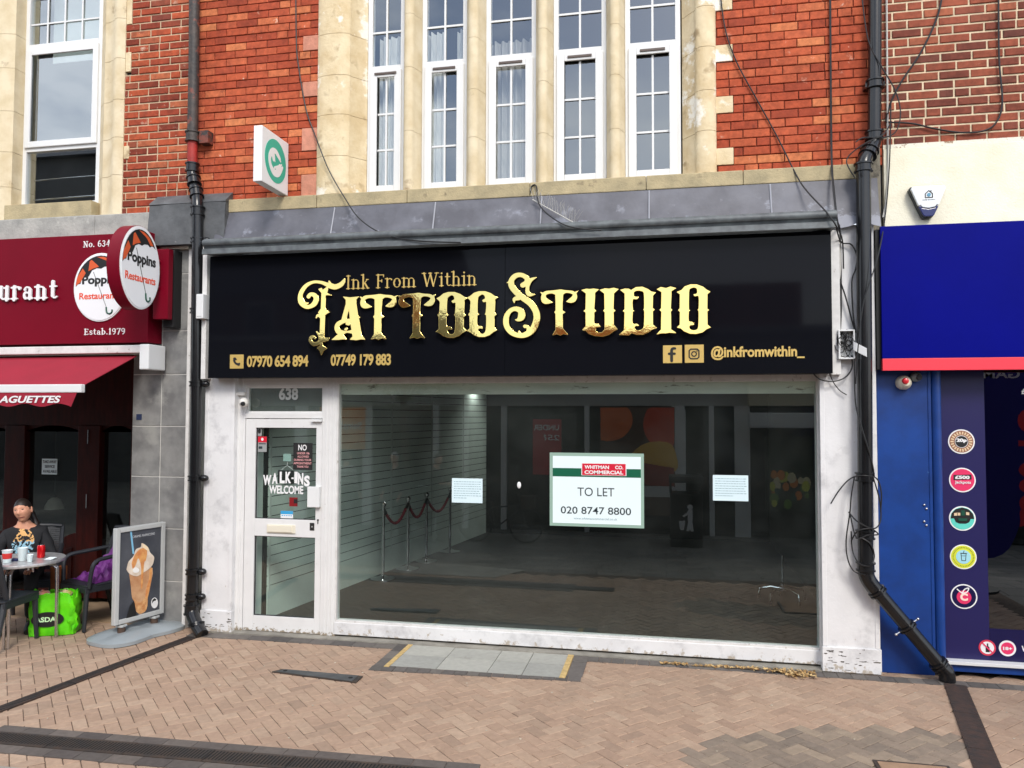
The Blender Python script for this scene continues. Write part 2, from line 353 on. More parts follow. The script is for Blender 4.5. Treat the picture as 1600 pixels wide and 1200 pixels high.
def place(name, me, mat, parent, o, w=None, h=None, th=.004, fr=FRONT, keep=False):
    """fit a flat text/outline mesh into a w x h box whose lower left corner is o"""
    ux, uz, n = fr; c = np.empty(len(me.vertices)*3); me.vertices.foreach_get('co', c); c = c.reshape(-1, 3)
    a, b = c.min(0), c.max(0); sx = w/(b[0]-a[0]) if w else None; sy = h/(b[1]-a[1]) if h else None
    sx = sx or sy; sy = sy or sx; sz = th/max(b[2]-a[2], 1e-6)
    M3 = np.array([ux, uz, n]); q = np.stack([(c[:, 0]-a[0])*sx, (c[:, 1]-a[1])*sy, (c[:, 2]-a[2])*sz], 1) @ M3 + np.array(o)
    me.vertices.foreach_set('co', q.ravel()); me.update()
    return obj(name, me, mat, parent)
def letter(name, s, mat, parent, box, y, th=.004, bold=0., shear=0., serif=None, space=1.):
    l, t, r, b = box; p0 = P(l, b, y); x1 = X(r, (t+b)/2, y); z1 = Z(l, t, y)
    me = serif_mesh(s, serif) if serif else text_mesh(s, bold, shear, space)
    return place(name, me, mat, parent, (p0.x, y, p0.z), x1-p0.x, z1-p0.z, th)
def disc_pts(n=32, a=1., b=1.): return [(a*math.cos(2*math.pi*i/n), b*math.sin(2*math.pi*i/n)) for i in range(n)]
# ================================================================== materials
brick_red = MB_attr('brick_red', [rgb(150,66,44), rgb(164,72,46), rgb(176,82,52), rgb(184,90,58), rgb(168,76,50), rgb(190,98,64), rgb(204,124,80)], lime=[(2.2, .56, .74, rgb(132,60,44)), (5, .62, .70, rgb(206,158,136)), (3, .60, .74, rgb(96,48,38)), (11, .66, .72, rgb(222,196,176))])
brick_mid = MB_attr('brick_orange_red', [rgb(120,52,36), rgb(146,62,42), rgb(164,74,48), rgb(178,84,52), rgb(120,58,46), rgb(190,106,70)], lime=[(2.6, .60, .72, rgb(120,62,46)), (6, .60, .70, rgb(200,170,148)), (14, .66, .70, rgb(214,192,168))])
brick_brown = MB_attr('brick_brown', [rgb(112,58,46), rgb(134,70,52), rgb(150,80,58), rgb(124,66,52), rgb(160,92,66), rgb(100,56,48)], lime=[(7, .68, .76, rgb(180,160,140))])
mortar_dark = M('mortar_dark', rgb(120,62,46), .95, var=.5, vs=12, bump=.5)
mortar_pale = M('mortar_pale', rgb(214,188,156), .95, var=.35, vs=9, bump=.5)
mortar_cream = M('mortar_cream', rgb(224,204,172), .95, var=.3, vs=9, bump=.5)
stone = M('sandstone', rgb(226,210,176), .9, col2=rgb(204,182,142), vs=4, bump=.5, bs=40, speck=(7, .60, .74, rgb(168,146,112)), dirt=(2.6, .57, .62, rgb(238,232,218)))
stone_sm = M('sandstone_smooth', rgb(222,208,178), .85, col2=rgb(204,186,150), vs=5, bump=.25, bs=90, dirt=(3, .64, .74, rgb(150,128,98)))
stone_sill = M('sandstone_sill', rgb(186,170,134), .9, col2=rgb(158,146,116), vs=6, bump=.5, bs=60, dirt=(8, .62, .74, rgb(110,100,80)))
pink_paint = M('painted_brick', rgb(206,140,116), .85, var=.25, vs=14, bump=.5)
lead = M('lead_sheet', rgb(100,101,109), .55, 0, col2=rgb(80,80,87), vs=3.5, bump=.35, bs=9, dirt=(5, .60, .76, rgb(140,143,154)), spec=.5, lowdirt=(3.60, 3.80, 5, rgb(126,129,140)))
lead_lt = M('lead_roll', rgb(150,152,160), .5)
lead_dk = M('lead_sheet_weathered', rgb(98,100,102), .6, .15, col2=rgb(74,76,78), vs=5, bump=.5, bs=14, dirt=(9, .64, .72, rgb(170,170,168)))
gutter_m = M('gutter_grey', rgb(70,74,77), .5, 0, col2=rgb(100,106,108), vs=9, bump=.2, bs=14)
white_p = M('white_paint_worn', (.76,.76,.765), .55, var=.1, vs=3, bump=.15, bs=40, dirt=(4.5, .52, .80, rgb(166,166,168)), lowdirt=(-.05, .12, 16, rgb(176,166,152)))
white_f = M('white_frame', (.74,.74,.735), .35, var=.06, vs=6, dirt=(12, .66, .82, rgb(176,170,160)), lowdirt=(.0, .09, 30, rgb(150,138,120)))
upvc = M('white_upvc', (.74,.75,.75), .3, var=.04, vs=4)
white_strip = M('white_trim', (.74,.73,.71), .5, var=.15, vs=12, dirt=(20, .62, .72, rgb(150,140,128)))
cem = M('cement_render', rgb(176,174,168), .9, col2=rgb(142,142,138), vs=5, bump=.6, bs=30, dirt=(7, .60, .72, rgb(200,198,192)))
cream = M('cream_render', rgb(238,234,214), .85, col2=rgb(226,220,196), vs=4, bump=.35, bs=60, dirt=(9, .70, .78, rgb(170,160,128)))
blackm = M('acrylic_black', (.005,.0055,.008), .05, spec=.10, bump=.03, bs=1.2)
black_flat = M('matt_black', (.01,.01,.011), .7)
gold = M('mirror_gold', (.84,.64,.215), .045, 1.0, bump=.14, bs=2.6)
gold_flat = M('gold_vinyl', rgb(222,190,112), .32, .35, var=.08)
pipe_m = M('black_plastic_pipe', (.009,.0095,.011), .22, var=.3, vs=9, bump=.05, bs=20, dirt=(20, .68, .78, rgb(70,72,74)))
pipe_iron = M('painted_iron_pipe', (.022,.021,.021), .55, bump=.5, bs=40, col2=rgb(70,60,54), vs=12, dirt=(9, .56, .62, rgb(120,62,48)))
pipe_red = M('red_oxide_pipe', rgb(170,44,36), .6, var=.35, vs=14, bump=.4, dirt=(18, .62, .66, rgb(40,30,28)))
cable_m = M('cable_black', (.012,.012,.013), .5)
cable_w = M('cable_grey', rgb(186,184,178), .5)
g_win2 = glass('cafe_window_glass', 3.4, (.93,.95,.95)); g_win = glass('window_glass', 2.6, (.93,.95,.95)); g_shop = glass('shop_glass', 2.0, (.915,.955,.94), dust=.018, refl=(.88, .96, .93)); g_dark = glass('tinted_glass', 2.4, (.35,.38,.42))
dark_in = M('dark_interior', (.04,.042,.045), .9)
navy = M('navy_vinyl', rgb(24,22,66), .28, spec=.35); royal = M('royal_blue_panel', rgb(2,8,120), .45, var=.15, vs=1.2, spec=.06)
blue_p = M('blue_paint', rgb(12,62,138), .4, col2=rgb(8,48,112), vs=3, bump=.08, bs=12, dirt=(14, .70, .76, rgb(70,110,160)))
red_p = M('red_strip', rgb(240,58,74), .4); maroon = M('maroon_panel', rgb(116,4,30), .45, var=.12, vs=2, spec=.15, dirt=(10, .72, .8, rgb(160,60,80)))
fabric = M('maroon_awning', rgb(150,18,44), .85, var=.12, vs=4, bump=.3, bs=140)
wood = M('mahogany_stain', rgb(66,17,11), .45, col2=rgb(44,10,7), vs=7, stretch=(3, 3, .6), bump=.15, bs=30, spec=.2)
wood_dk = M('mahogany_dark', rgb(44,12,9), .45)
marble = M('grey_tile', rgb(142,142,140), .35, col2=rgb(112,112,112), vs=5, dirt=(4, .55, .68, rgb(152,152,148)), bump=.1, bs=30)
grout = M('grout_white', rgb(206,204,198), .8)
txt_w = M('white_lettering', (.80,.80,.80), .4); txt_k = M('black_lettering', (.012,.012,.012), .45); txt_o = M('orange_lettering', rgb(226,84,52), .45)
logo_w = M('sign_white', (.82,.84,.86), .35); teal = M('teal_print', rgb(46,176,150), .4); logo_o = M('sign_orange', rgb(212,92,48), .4); logo_g = M('dark_green', rgb(20,78,60), .4)
paper = M('paper', rgb(212,232,238), .7); paper_w = M('laminated_card', rgb(226,240,242), .3); lam = M('laminate_edge', rgb(150,178,164), .25, spec=.6)
green_d = M('green_band', rgb(10,92,66), .4); red_d = M('red_card', rgb(206,28,56), .4); pale_ink = M('blue_grey_ink', rgb(130,160,170), .6); ink = M('dark_ink', rgb(40,52,58), .5)
sand_floor = M('sand_tile', rgb(176,152,124), .8, var=.2, vs=6)
steel = M('brushed_steel', (.62,.62,.63), .22, 1.0, var=.1); chrome = M('chrome', (.7,.7,.72), .08, 1.0)
cctv_w = M('camera_white', (.72,.70,.66), .4, dirt=(20, .6, .75, rgb(140,130,116)))

# ================================================================== ground
def mesh_grid_ground():
    mb = MB(); xs = [-120, -12, -6, 0, 6, 12, 120]; ys = [(120, -.03), (-3.6, -.03), (-8, -.42), (-120, -.42)]
    vs = [(x, y, z) for y, z in ys for x in xs]; n = len(xs)
    mb.add(vs, [(i*n+j, (i+1)*n+j, (i+1)*n+j+1, i*n+j+1) for i in range(len(ys)-1) for j in range(n-1)])
    mt = M('street_slabs', rgb(128,124,116), .9, col2=rgb(104,100,94), vs=2, bump=.4, bs=60)
    n_ = mt.node_tree.nodes; l = mt.node_tree.links.new; b = n_['Principled BSDF']; src = b.inputs['Base Color'].links[0].from_socket
    t = n_.new('ShaderNodeTexCoord'); br = n_.new('ShaderNodeTexBrick'); br.inputs['Scale'].default_value = 1; br.inputs['Brick Width'].default_value = .6; br.inputs['Row Height'].default_value = .45; br.inputs['Mortar Size'].default_value = .008
    br.inputs['Mortar'].default_value = (.03, .028, .025, 1); br.inputs['Color2'].default_value = (*rgb(92,90,86), 1); l(t.outputs['Object'], br.inputs['Vector']); l(src, br.inputs['Color1']); l(br.outputs[0], b.inputs['Base Color'])
    return tag(mb.build('ground', mt), kind='structure')
mesh_grid_ground()

SL = [G(600,1046), G(892,1058), G(900,1017), G(640,1006)]           # light slab patch
SLx0, SLx1, SLy0, SLy1 = -2.22, -.81, -.70, -.10
def inpoly(x, y, pl):
    c = False; n = len(pl)
    for i in range(n):
        a, b = pl[i], pl[(i+1) % n]
        if (a[1] > y) != (b[1] > y) and x < (b[0]-a[0])*(y-a[1])/(b[1]-a[1])+a[0]: c = not c
    return c
GREY = [G(1060,1185), G(1150,1142), G(1262,1133), G(1420,1140), G(1500,1150), G(1520,1215), G(1150,1230)]
def pavers():
    mb = MB(); u = .0875; rot = R(45); ca, sa = math.cos(rot), math.sin(rot); rg = random.Random(3); g = .0016
    gb = MB()
    for i in range(-110, 80):
        for j in range(-80, 110):
            k = (i-j) % 4
            if k == 0: r = (i*u, j*u, (i+2)*u, (j+1)*u)
            elif k == 3: r = (i*u, j*u, (i+1)*u, (j+2)*u)
            else: continue
            cx, cy = (r[0]+r[2])/2, (r[1]+r[3])/2; wx, wy = cx*ca-cy*sa, cx*sa+cy*ca-2
            if not (-6.6 < wx < 3.6 and -3.1 < wy < .02): continue
            if SLx0+.05 < wx < SLx1-.05 and SLy0+.05 < wy < 0: continue
            dz = rg.uniform(-.0018, .0018); tl = [rg.uniform(-.0012, .0012) for _ in range(4)]
            x0, y0, x1, y1 = r[0]+g, r[1]+g, r[2]-g, r[3]-g; e = .004
            def W(x, y, z): return (x*ca-y*sa, x*sa+y*ca-2, z)
            top = [W(x0+e, y0+e, dz+tl[0]), W(x1-e, y0+e, dz+tl[1]), W(x1-e, y1-e, dz+tl[2]), W(x0+e, y1-e, dz+tl[3])]
            low = [W(x0, y0, dz-.005), W(x1, y0, dz-.005), W(x1, y1, dz-.005), W(x0, y1, dz-.005)]
            t = gb if inpoly(wx, wy, GREY) else mb
            t.r = rg.random(); t.add(top+low, [(0, 1, 2, 3), (4, 5, 1, 0), (5, 6, 2, 1), (6, 7, 3, 2), (7, 4, 0, 3)])
    pm = MB_attr('clay_paver', [rgb(160,135,115), rgb(165,139,119), rgb(169,144,123), rgb(158,133,114), rgb(174,150,129), rgb(151,128,110)], lime=[(1.1, .56, .72, rgb(146,122,104)), (3.2, .60, .72, rgb(182,156,134)), (26, .70, .76, rgb(96,82,72))], mottle=.16, bump=.3)
    gm = MB_attr('grey_paver', [rgb(132,118,104), rgb(140,125,110), rgb(124,112,100), rgb(150,134,116)], lime=[(14, .70, .76, rgb(86,80,74))], mottle=.2, bump=.3)
    tag(mb.build('paving', pm, rnd=True), kind='structure'); tag(gb.build('paving_repair_patch', gm, rnd=True), kind='structure')
    jm = M('joint_sand', rgb(98,82,68), .95, var=.5, vs=14)
    tag(MB().box(-6.8, 3.8, -3.3, .12, -.02, -.006).build('paving_bed', jm), kind='structure')
    # dark border row along the shopfront and round the light slabs
    mb = MB(); rg = random.Random(5)
    def row(xa, ya, xb, yb, wid, ln, n):
        d = Vector((xb-xa, yb-ya, 0)); Ld = d.length; d.normalize(); p = Vector((-d.y, d.x, 0)); c = max(1, round(Ld/ln)); s = Ld/c
        for i in range(c):
            a = Vector((xa, ya, 0))+d*(i*s+.002); b = Vector((xa, ya, 0))+d*((i+1)*s-.002); h = n+rg.uniform(-.001, .001)
            q = [a, b, b+p*wid, a+p*wid]; mb.r = rg.random()
            mb.add([(v.x, v.y, h) for v in q]+[(v.x, v.y, -.01) for v in q], [(0, 1, 2, 3), (4, 5, 1, 0), (5, 6, 2, 1), (6, 7, 3, 2), (7, 4, 0, 3)])
    row(-4.35, -.27, -2.34, -.25, .13, .2, .005); row(-.66, -.24, 3.4, -.27, .12, .105, .005)
    row(SLx0-.13, SLy0-.12, SLx1+.16, SLy0-.04, .11, .1, .006)
    row(SLx0-.005, SLy0-.02, SLx0-.005, -.12, .12, .2, .007); row(SLx1+.16, SLy0+.06, SLx1+.16, -.12, .12, .2, .007)
    bm_ = MB_attr('charcoal_paver', [rgb(92,88,84), rgb(106,100,96), rgb(82,78,76), rgb(114,108,102)], lime=[(6, .62, .74, rgb(132,122,112))], mottle=.2, bump=.3)
    tag(mb.build('paving_border', bm_, rnd=True), kind='structure')
    mb = MB(); xs = [SLx0, SLx0+.40, SLx0+.82, SLx0+1.10, SLx1]; cm = [.2, .8, .5, .9]
    for i in range(4):
        for y0, y1 in ((SLy0, SLy0+.30), (SLy0+.30, SLy1)):
            mb.r = rg.random(); mb.box(xs[i]+.003, xs[i+1]-.003, y0+.003, y1-.003, -.01, .008)
    tag(mb.build('entrance_slabs', MB_attr('pale_slab', [rgb(166,164,156), rgb(150,150,144), rgb(180,178,168)], lime=[(7, .6, .74, rgb(140,138,130))], mottle=.12), rnd=True), kind='structure')
    yl = M('yellow_sand_joint', rgb(206,176,118), .9, var=.3, vs=25, bump=.6)
    mb = MB()
    mb.box(SLx0-.03, SLx0+.012, SLy0-.03, -.1, 0, .012); mb.box(SLx1-.012, SLx1+.035, SLy0, -.11, 0, .012)
    tag(mb.build('mortar_strip', yl), kind='structure')
    tag(MB().box(-4.2, 1.3, -.125, .14, -.01, .014).build('concrete_step', M('concrete_step', rgb(150,146,136), .9, col2=rgb(120,116,108), vs=5, bump=.5, dirt=(16, .64, .72, rgb(96,90,82)))), kind='structure')
    tag(MB().box(-8.5, -4.9, -.02, 1.0, -.012, .006).build('cafe_floor', M('cafe_floor_tile', rgb(170,146,118), .7, col2=rgb(148,124,100), vs=5)), kind='structure')
    # grey slabs nearest the camera on the left
    q = [G(-60,1192,.004), G(420,1235,.004), G(420,1330,.004), G(-60,1330,.004)]
    tag(MB().add([(v.x, v.y, .006) for v in q]+[(v.x, v.y, -.01) for v in q], [(3, 2, 1, 0), (0, 1, 5, 4), (1, 2, 6, 5), (2, 3, 7, 6), (3, 0, 4, 7)]).build('street_slab_edge', M('pale_street_slab', rgb(160,156,146), .9, col2=rgb(134,130,122), vs=6, bump=.4)), kind='structure')
pavers()
iron = M('cast_iron', rgb(64,60,58), .6, .4, col2=rgb(84,70,60), vs=14, bump=.4, bs=60)
rust = M('rusty_iron', rgb(74,56,48), .75, .2, col2=rgb(52,46,44), vs=16, bump=.5, bs=50)
slotm = M('slot_black', (.008, .008, .008), .9)
def channel(name, label, a, b, wid, slots=True, plates=0, mat=rust, wide=None):
    a, b = Vector((a[0], a[1], 0)), Vector((b[0], b[1], 0)); d = (b-a); Ld = d.length; d.normalize(); p = Vector((-d.y, d.x, 0))
    t = thing(name, label, 'drain', (a.x, a.y, 0)); mb = MB(); sm = MB()
    n = max(1, int(Ld/.5))
    for i in range(n):
        s0, s1 = Ld*i/n+.003, Ld*(i+1)/n-.003
        q = [a+d*s0-p*wid/2, a+d*s1-p*wid/2, a+d*s1+p*wid/2, a+d*s0+p*wid/2]
        mb.hexa([(v.x, v.y, -.01) for v in q], [(v.x, v.y, .011) for v in q])
        if plates:
            for k in range(12):
                for e in (-1, 1):
                    c = a+d*(s0+(s1-s0)*(k+.5)/12)+p*e*wid*.42; sm.lathe([(.006, .0112), (.006, .013)], (c.x, c.y, 0), 6)
    if slots:
        k = int(Ld/.022)
        for i in range(k):
            c = a+d*(Ld*(i+.5)/k); w2 = wid*.36
            q = [c-d*.005-p*w2, c+d*.005-p*w2, c+d*.005+p*w2, c-d*.005+p*w2]; sm.add([(v.x, v.y, .0125) for v in q], [(0, 1, 2, 3)])
    mb.build('cover_plate', mat, t); sm.build('slots' if slots else 'screw_heads', slotm if slots else iron, t)
    return t
channel('drain_channel', 'dark narrow metal drain channel running from the left drainpipe across the paving', (-4.27, -.30), G(-20, 1117), .10)
channel('drain_channel', 'brown rusty drain channel cover with screws below the right slanting drainpipe', (2.15, -.24), G(1560, 1245), .15, False, 1)
DA, DB = G(-30, 1152), G(600, 1206); DD = Vector((DB.x-DA.x, DB.y-DA.y, 0)).normalized()
channel('drain_channel', 'long slotted drain grating in the bottom left corner between two grey paver rows', DA, (DB.x+DD.x, DB.y+DD.y), .16, True, 0, iron)
mb = MB(); DP = Vector((-DD.y, DD.x, 0)); rg = random.Random(9)
for s in (-1, 1):
    for i in range(16):
        a = Vector((DA.x, DA.y, 0))+DD*(i*.2+.002)+DP*(s*.13-.05); b = a+DD*.196; mb.r = rg.random(); q = [a, b, b+DP*.1, a+DP*.1]
        mb.add([(v.x, v.y, .006) for v in q]+[(v.x, v.y, -.01) for v in q], [(0, 1, 2, 3), (4, 5, 1, 0), (5, 6, 2, 1), (6, 7, 3, 2), (7, 4, 0, 3)])
tag(mb.build('drain_border', MB_attr('charcoal_paver_b', [rgb(88,82,78), rgb(104,96,90), rgb(78,72,70)], mottle=.2, bump=.3), rnd=True), kind='structure')
def manhole(label, qs, mat):
    c = sum((Vector(q) for q in qs), Vector())/4; t = thing('inspection_cover', label, 'manhole cover', (c.x, c.y, 0))
    ins = [c+(Vector(q)-c)*.9 for q in qs]
    f = MB().hexa([(q[0], q[1], -.01) for q in qs], [(q[0], q[1], .009) for q in qs]); f.build('frame', iron, t)
    MB().hexa([(q.x, q.y, 0) for q in ins], [(q.x, q.y, .0125) for q in ins]).build('cover_plate', mat, t)
    mb = MB()
    for k in (0.06, .94):
        p_ = ins[0].lerp(ins[1], k)*.5+ins[3].lerp(ins[2], k)*.5; MB().lathe([(.018, .0128), (.018, .014)], (p_.x, p_.y, 0), 8).build('lifting_eye', slotm, t)
steel_d = M('galvanised_plate', rgb(96,98,98), .5, .5, col2=rgb(80,82,84), vs=12, bump=.2, bs=80)
manhole('narrow grey metal inspection cover in the brick paving before the shop door', [G(425,1051), G(556,1068), G(567,1058), G(440,1047)], steel_d)
c0, c1 = G(1363,1189), G(1480,1196)
manhole('paver filled inspection cover at the bottom edge of the photo', [(c0.x, c0.y-.5, 0), (c1.x, c0.y-.5, 0), (c1.x, c0.y, 0), (c0.x, c0.y, 0)], M('paver_infill', rgb(160,130,104), .9, var=.25, vs=10, bump=.4))
# dry leaves swept against the step
def litter_leaves():
    rg = random.Random(11); mb = MB()
    for i in range(520):
        t = rg.random(); k = min(rg.gauss(.5, .35)**2*.5+.4+.6*t, 1.0)
        x = -.05+t*1.2; y = -.16-rg.random()*(.05+.12*max(0, t-.6)/.4)
        if rg.random() < .35: x = .85+rg.random()*.3; y = -.17-rg.random()*.2*math.sin(math.pi*(x-.85)/.3)
        z = .012+rg.random()*.02*max(.2, t); s = .008+rg.random()*.014; a = rg.random()*6.3; tl = rg.uniform(-.9, .9)
        d = Vector((math.cos(a), math.sin(a), tl*.5))*s; e = Vector((-math.sin(a), math.cos(a), rg.uniform(-.5, .5)))*s*.55; c = Vector((x, y, z))
        mb.r = rg.random(); mb.add([c-d, c+e, c+d, c-e], [(0, 1, 2, 3)])
    tag(mb.build('dry_leaves', MB_attr('dry_leaf', [rgb(150,112,66), rgb(190,156,104), rgb(206,178,128), rgb(130,92,54)], mottle=.2), rnd=True), 'dry brown leaf litter swept against the step under the shop window', 'leaf litter', kind='stuff')
    mb = MB(); rg = random.Random(12)
    for i in range(60):
        x, y = rg.uniform(-5.2, 2.6), rg.uniform(-2.2, -.3); s = rg.uniform(.004, .01); mb.ball((x, y, .003), s, s*.8, .003, 6, 4)
    tag(mb.build('grit', M('grit', rgb(200,190,170), .9, var=.5, vs=30)), 'tiny pale grit and chewing gum spots scattered over the brick paving', 'grit', kind='stuff')
litter_leaves()

# ================================================================== brickwork
def brickwork(name, mat, mmat, parent, z0, z1, rowint, y=0., bl=.215, pitch=.075, j=.010, seed=1, jit=.002, depth=.012):
    rg = random.Random(seed); mb = MB(); k = 0; z = z0
    xs = []
    while z < z1-.01:
        off = (k % 2)*(bl+j)/2+rg.uniform(-.012, .012); zt = min(z+pitch-j, z1)
        for a, b in rowint(z+pitch/2):
            x = math.floor((a-off)/(bl+j))*(bl+j)+off-(bl+j)
            while x < b:
                x2 = x+bl; 
                if rg.random() < .12: cuts = [(x, x+bl/2-j/2), (x+bl/2+j/2, x2)]
                else: cuts = [(x, x2)]
                for c0, c1 in cuts:
                    p0, p1 = max(c0, a), min(c1, b)
                    if p1-p0 > .025:
                        d = rg.uniform(-jit*1.5, jit*1.5); v = [rg.uniform(-jit, jit) for _ in range(8)]; e = .004
                        fr_ = [(p0+e+v[0], y+d, z+e+v[1]), (p1-e+v[2], y+d, z+e+v[3]), (p1-e+v[4], y+d, zt-e+v[5]), (p0+e+v[6], y+d, zt-e+v[7])]
                        bk = [(p0, y+d+.004, z), (p1, y+d+.004, z), (p1, y+d+.004, zt), (p0, y+d+.004, zt)]; b2 = [(q[0], y+depth+.01, q[2]) for q in bk]
                        mb.r = rg.random(); mb.add(fr_+bk+b2, [(0, 1, 2, 3)]+[(i+4, (i+1) % 4+4, (i+1) % 4, i) for i in range(4)]+[(i+8, (i+1) % 4+8, (i+1) % 4+4, i+4) for i in range(4)])
                x = x2+j
        z += pitch; k += 1
    o = mb.build(name, mat, parent, rnd=True)
    mm = MB()
    z = z0
    while z < z1-.01:
        for a, b in rowint(z+pitch/2): mm.add([(a, y+depth, z), (b, y+depth, z), (b, y+depth, min(z+pitch, z1)), (a, y+depth, min(z+pitch, z1))], [(0, 1, 2, 3)])
        z += pitch
    mm.build('mortar', mmat, o); return o

# ================================================================== main building
shop = thing('shop_building', 'red brick building with stone framed upper windows above the empty black tattoo shop', 'building', (-1.4, .2, 0))
xP0, xP1 = X(302,150), X(1377,150)          # party lines (drainpipes)
xl, xl2 = X(497,150), X(472,150); xr, xr2 = X(1119,150), X(1146,150)
zt = lambda py, px: Z(px, py)
snap = lambda z: zs1_0+round((z-zs1_0)/.075)*.075
zs1_0 = 4.115
TL = [(snap(zt(b, 485)), snap(zt(t, 485))) for t, b in ((54,80), (129,155), (204,230), (277,303))]; TRt = [(snap(zt(b, 1130)), snap(zt(t, 1130))) for t, b in ((-12,12), (69,96), (153,182), (236,262))]
zs0, zs1 = 3.99, 4.115                      # stone sill course
WT = 6.7                                    # window head
def ri_main(z):
    if z > WT+.3: return [(xP0, xP1)]
    a = xl2 if any(p < z < q for p, q in TL) else xl; b = xr2 if any(p <= z <= q for p, q in TRt) else xr
    return [(xP0, a), (b, xP1)]
brickwork('brick_wall', brick_red, mortar_dark, shop, zs1, 8.6, ri_main, j=.007, seed=2)
MB().box(xP0, xl+.03, .03, .3, zs1-.2, 8.6).box(xr-.03, xP1, .03, .3, zs1-.2, 8.6).box(xl+.03, xr-.03, .03, .3, WT+.3, 8.6).build('wall_core', dark_in, shop)
for p, q in TL: MB().box(xl2+.004, xl-.004, -.003, .05, p+.004, q-.004).build('painted_quoin', pink_paint, shop, bevel=.004)
# stone surround: left attached shaft, right attached shaft, quoin teeth
def shaft(sgn, xa, xb, xc, name, seed):
    rg = random.Random(seed); mb = MB(); z = zs1
    while z < WT:
        h = rg.uniform(.34, .44); pr = []
        for i in range(13):
            a = math.pi*i/12; pr.append((xa+(xb-xa)*(1-math.cos(a))/2, -.07*math.sin(a)**.8))
        pr += [(xc, .13), (xc, .3), (xa, .3)]
        if sgn < 0: pr = pr[::-1]
        mb.extz(pr, z+.002, min(z+h, WT)-.002); z += h
    return mb.build(name, stone, shop, smooth=True, angle=30)
shaft(1, xl, X(549,150), X(574,150,.13), 'stone_jamb', 3)
shaft(-1, xr, X(1086,150), X(1066,150,.13), 'stone_jamb', 4)
for p, q in TRt: MB().box(xr-.01, xr2-.004, -.004, .05, p+.003, q-.003).build('quoin', stone, shop, bevel=.004)
mb = MB(); rg = random.Random(8); xa = xP0+.12
for px in (500, 640, 830, 1010, 1160): 
    xb = X(px, 300); mb.box(xa+.002, xb-.002, -.075+rg.uniform(-.002, .002), .3, zs0, zs1); xa = xb
mb.box(xa+.002, xP1-.14, -.075, .3, zs0, zs1); mb.build('window_sill', stone_sill, shop, bevel=.008)
WIN = [(574,632), (659,730), (759,838), (865,948), (977,1064)]
def window(parent, x0, x1, z0, z1, ztr, y=.13):
    mb = MB(); ring_frame(mb, x0, x1, z0, z1, y, y+.07, .045, b=.05); mb.box(x0+.045, x1-.045, y, y+.07, ztr-.03, ztr+.03)
    o = mb.build('window', upvc, parent, bevel=.004)
    a, b = x0+.03, x1-.03
    mb = MB(); ring_frame(mb, a, b, z0+.035, ztr-.02, y-.022, y-.001, .07); mb.build('opening_sash', upvc, o, bevel=.006)
    gb = MB(); c = (x0+x1)/2; gz0, gz1 = z0+.105, ztr-.09
    gb.box(c-.009, c+.009, y+.008, y+.02, gz0, gz1)
    for k in (1, 2): gb.box(a+.07, c-.0095, y+.009, y+.019, gz0+(gz1-gz0)*k/3-.009, gz0+(gz1-gz0)*k/3+.009); gb.box(c+.0095, b-.07, y+.009, y+.019, gz0+(gz1-gz0)*k/3-.009, gz0+(gz1-gz0)*k/3+.009)
    gb.box(c-.009, c+.009, y+.008, y+.02, ztr+.03, z1-.045)
    z = ztr+.03+.33
    while z < z1-.1: gb.box(x0+.045, c-.0095, y+.009, y+.019, z-.009, z+.009); gb.box(c+.0095, x1-.045, y+.009, y+.019, z-.009, z+.009); z += .36
    gb.build('glazing_bar', upvc, o)
    MB().box(x0+.09, x1-.09, y+.022, y+.03, z0+.1, ztr-.085).box(x0+.04, x1-.04, y+.022, y+.03, ztr+.025, z1-.04).build('pane', g_win, o)
    MB().box(c-.11, c+.11, y-.032, y-.022, ztr-.068, ztr-.046).build('trickle_vent', M('vent_brown', rgb(88,76,70), .5), o, bevel=.003)
    return o
WX = [(X(a, 200, .13), X(b, 200, .13)) for a, b in WIN]; ZTR = Z(905, 80, .13)
for a, b in WX: window(shop, a, b, zs1+.004, WT, ZTR)
for (a, b), (c, d) in zip(WX[:-1], WX[1:]):
    b += .002; c -= .002; mb = MB(); z = zs1; rg = random.Random(int(b*1000))
    while z < WT:
        h = rg.uniform(.42, .6); wd = c-b; pr = [(b, .2), (b, .1), (b+wd*.14, .045), (b+wd*.2, .02)]+[(b+wd*(.2+.6*(1-math.cos(math.pi*i/8))/2), .02-.05*math.sin(math.pi*i/8)) for i in range(1, 8)]+[(c-wd*.2, .02), (c-wd*.14, .045), (c, .1), (c, .2)]
        mb.extz(pr, z+.0015, min(z+h, WT)-.0015); z += h
    mb.build('stone_mullion', stone_sm, shop, smooth=True, angle=30)
MB().box(xl-.05, xr+.05, -.03, .3, WT, WT+.3).build('stone_lintel', stone, shop, bevel=.01)
def room(name, parent, x0, x1, y0, y1, z0, z1, mat):
    mb = MB(); v = [(x0,y0,z0),(x1,y0,z0),(x1,y1,z0),(x0,y1,z0),(x0,y0,z1),(x1,y0,z1),(x1,y1,z1),(x0,y1,z1)]
    mb.add(v, [(0,1,2,3),(7,6,5,4),(2,6,7,3),(1,5,6,2),(3,7,4,0)]); return mb.build(name, mat, parent)
room_m = M('upper_room_wall', rgb(70,70,70), .9)
room('upper_room', shop, WX[0][0]-.3, WX[4][1]+.3, .22, 3.4, 4.0, 7.0, room_m)
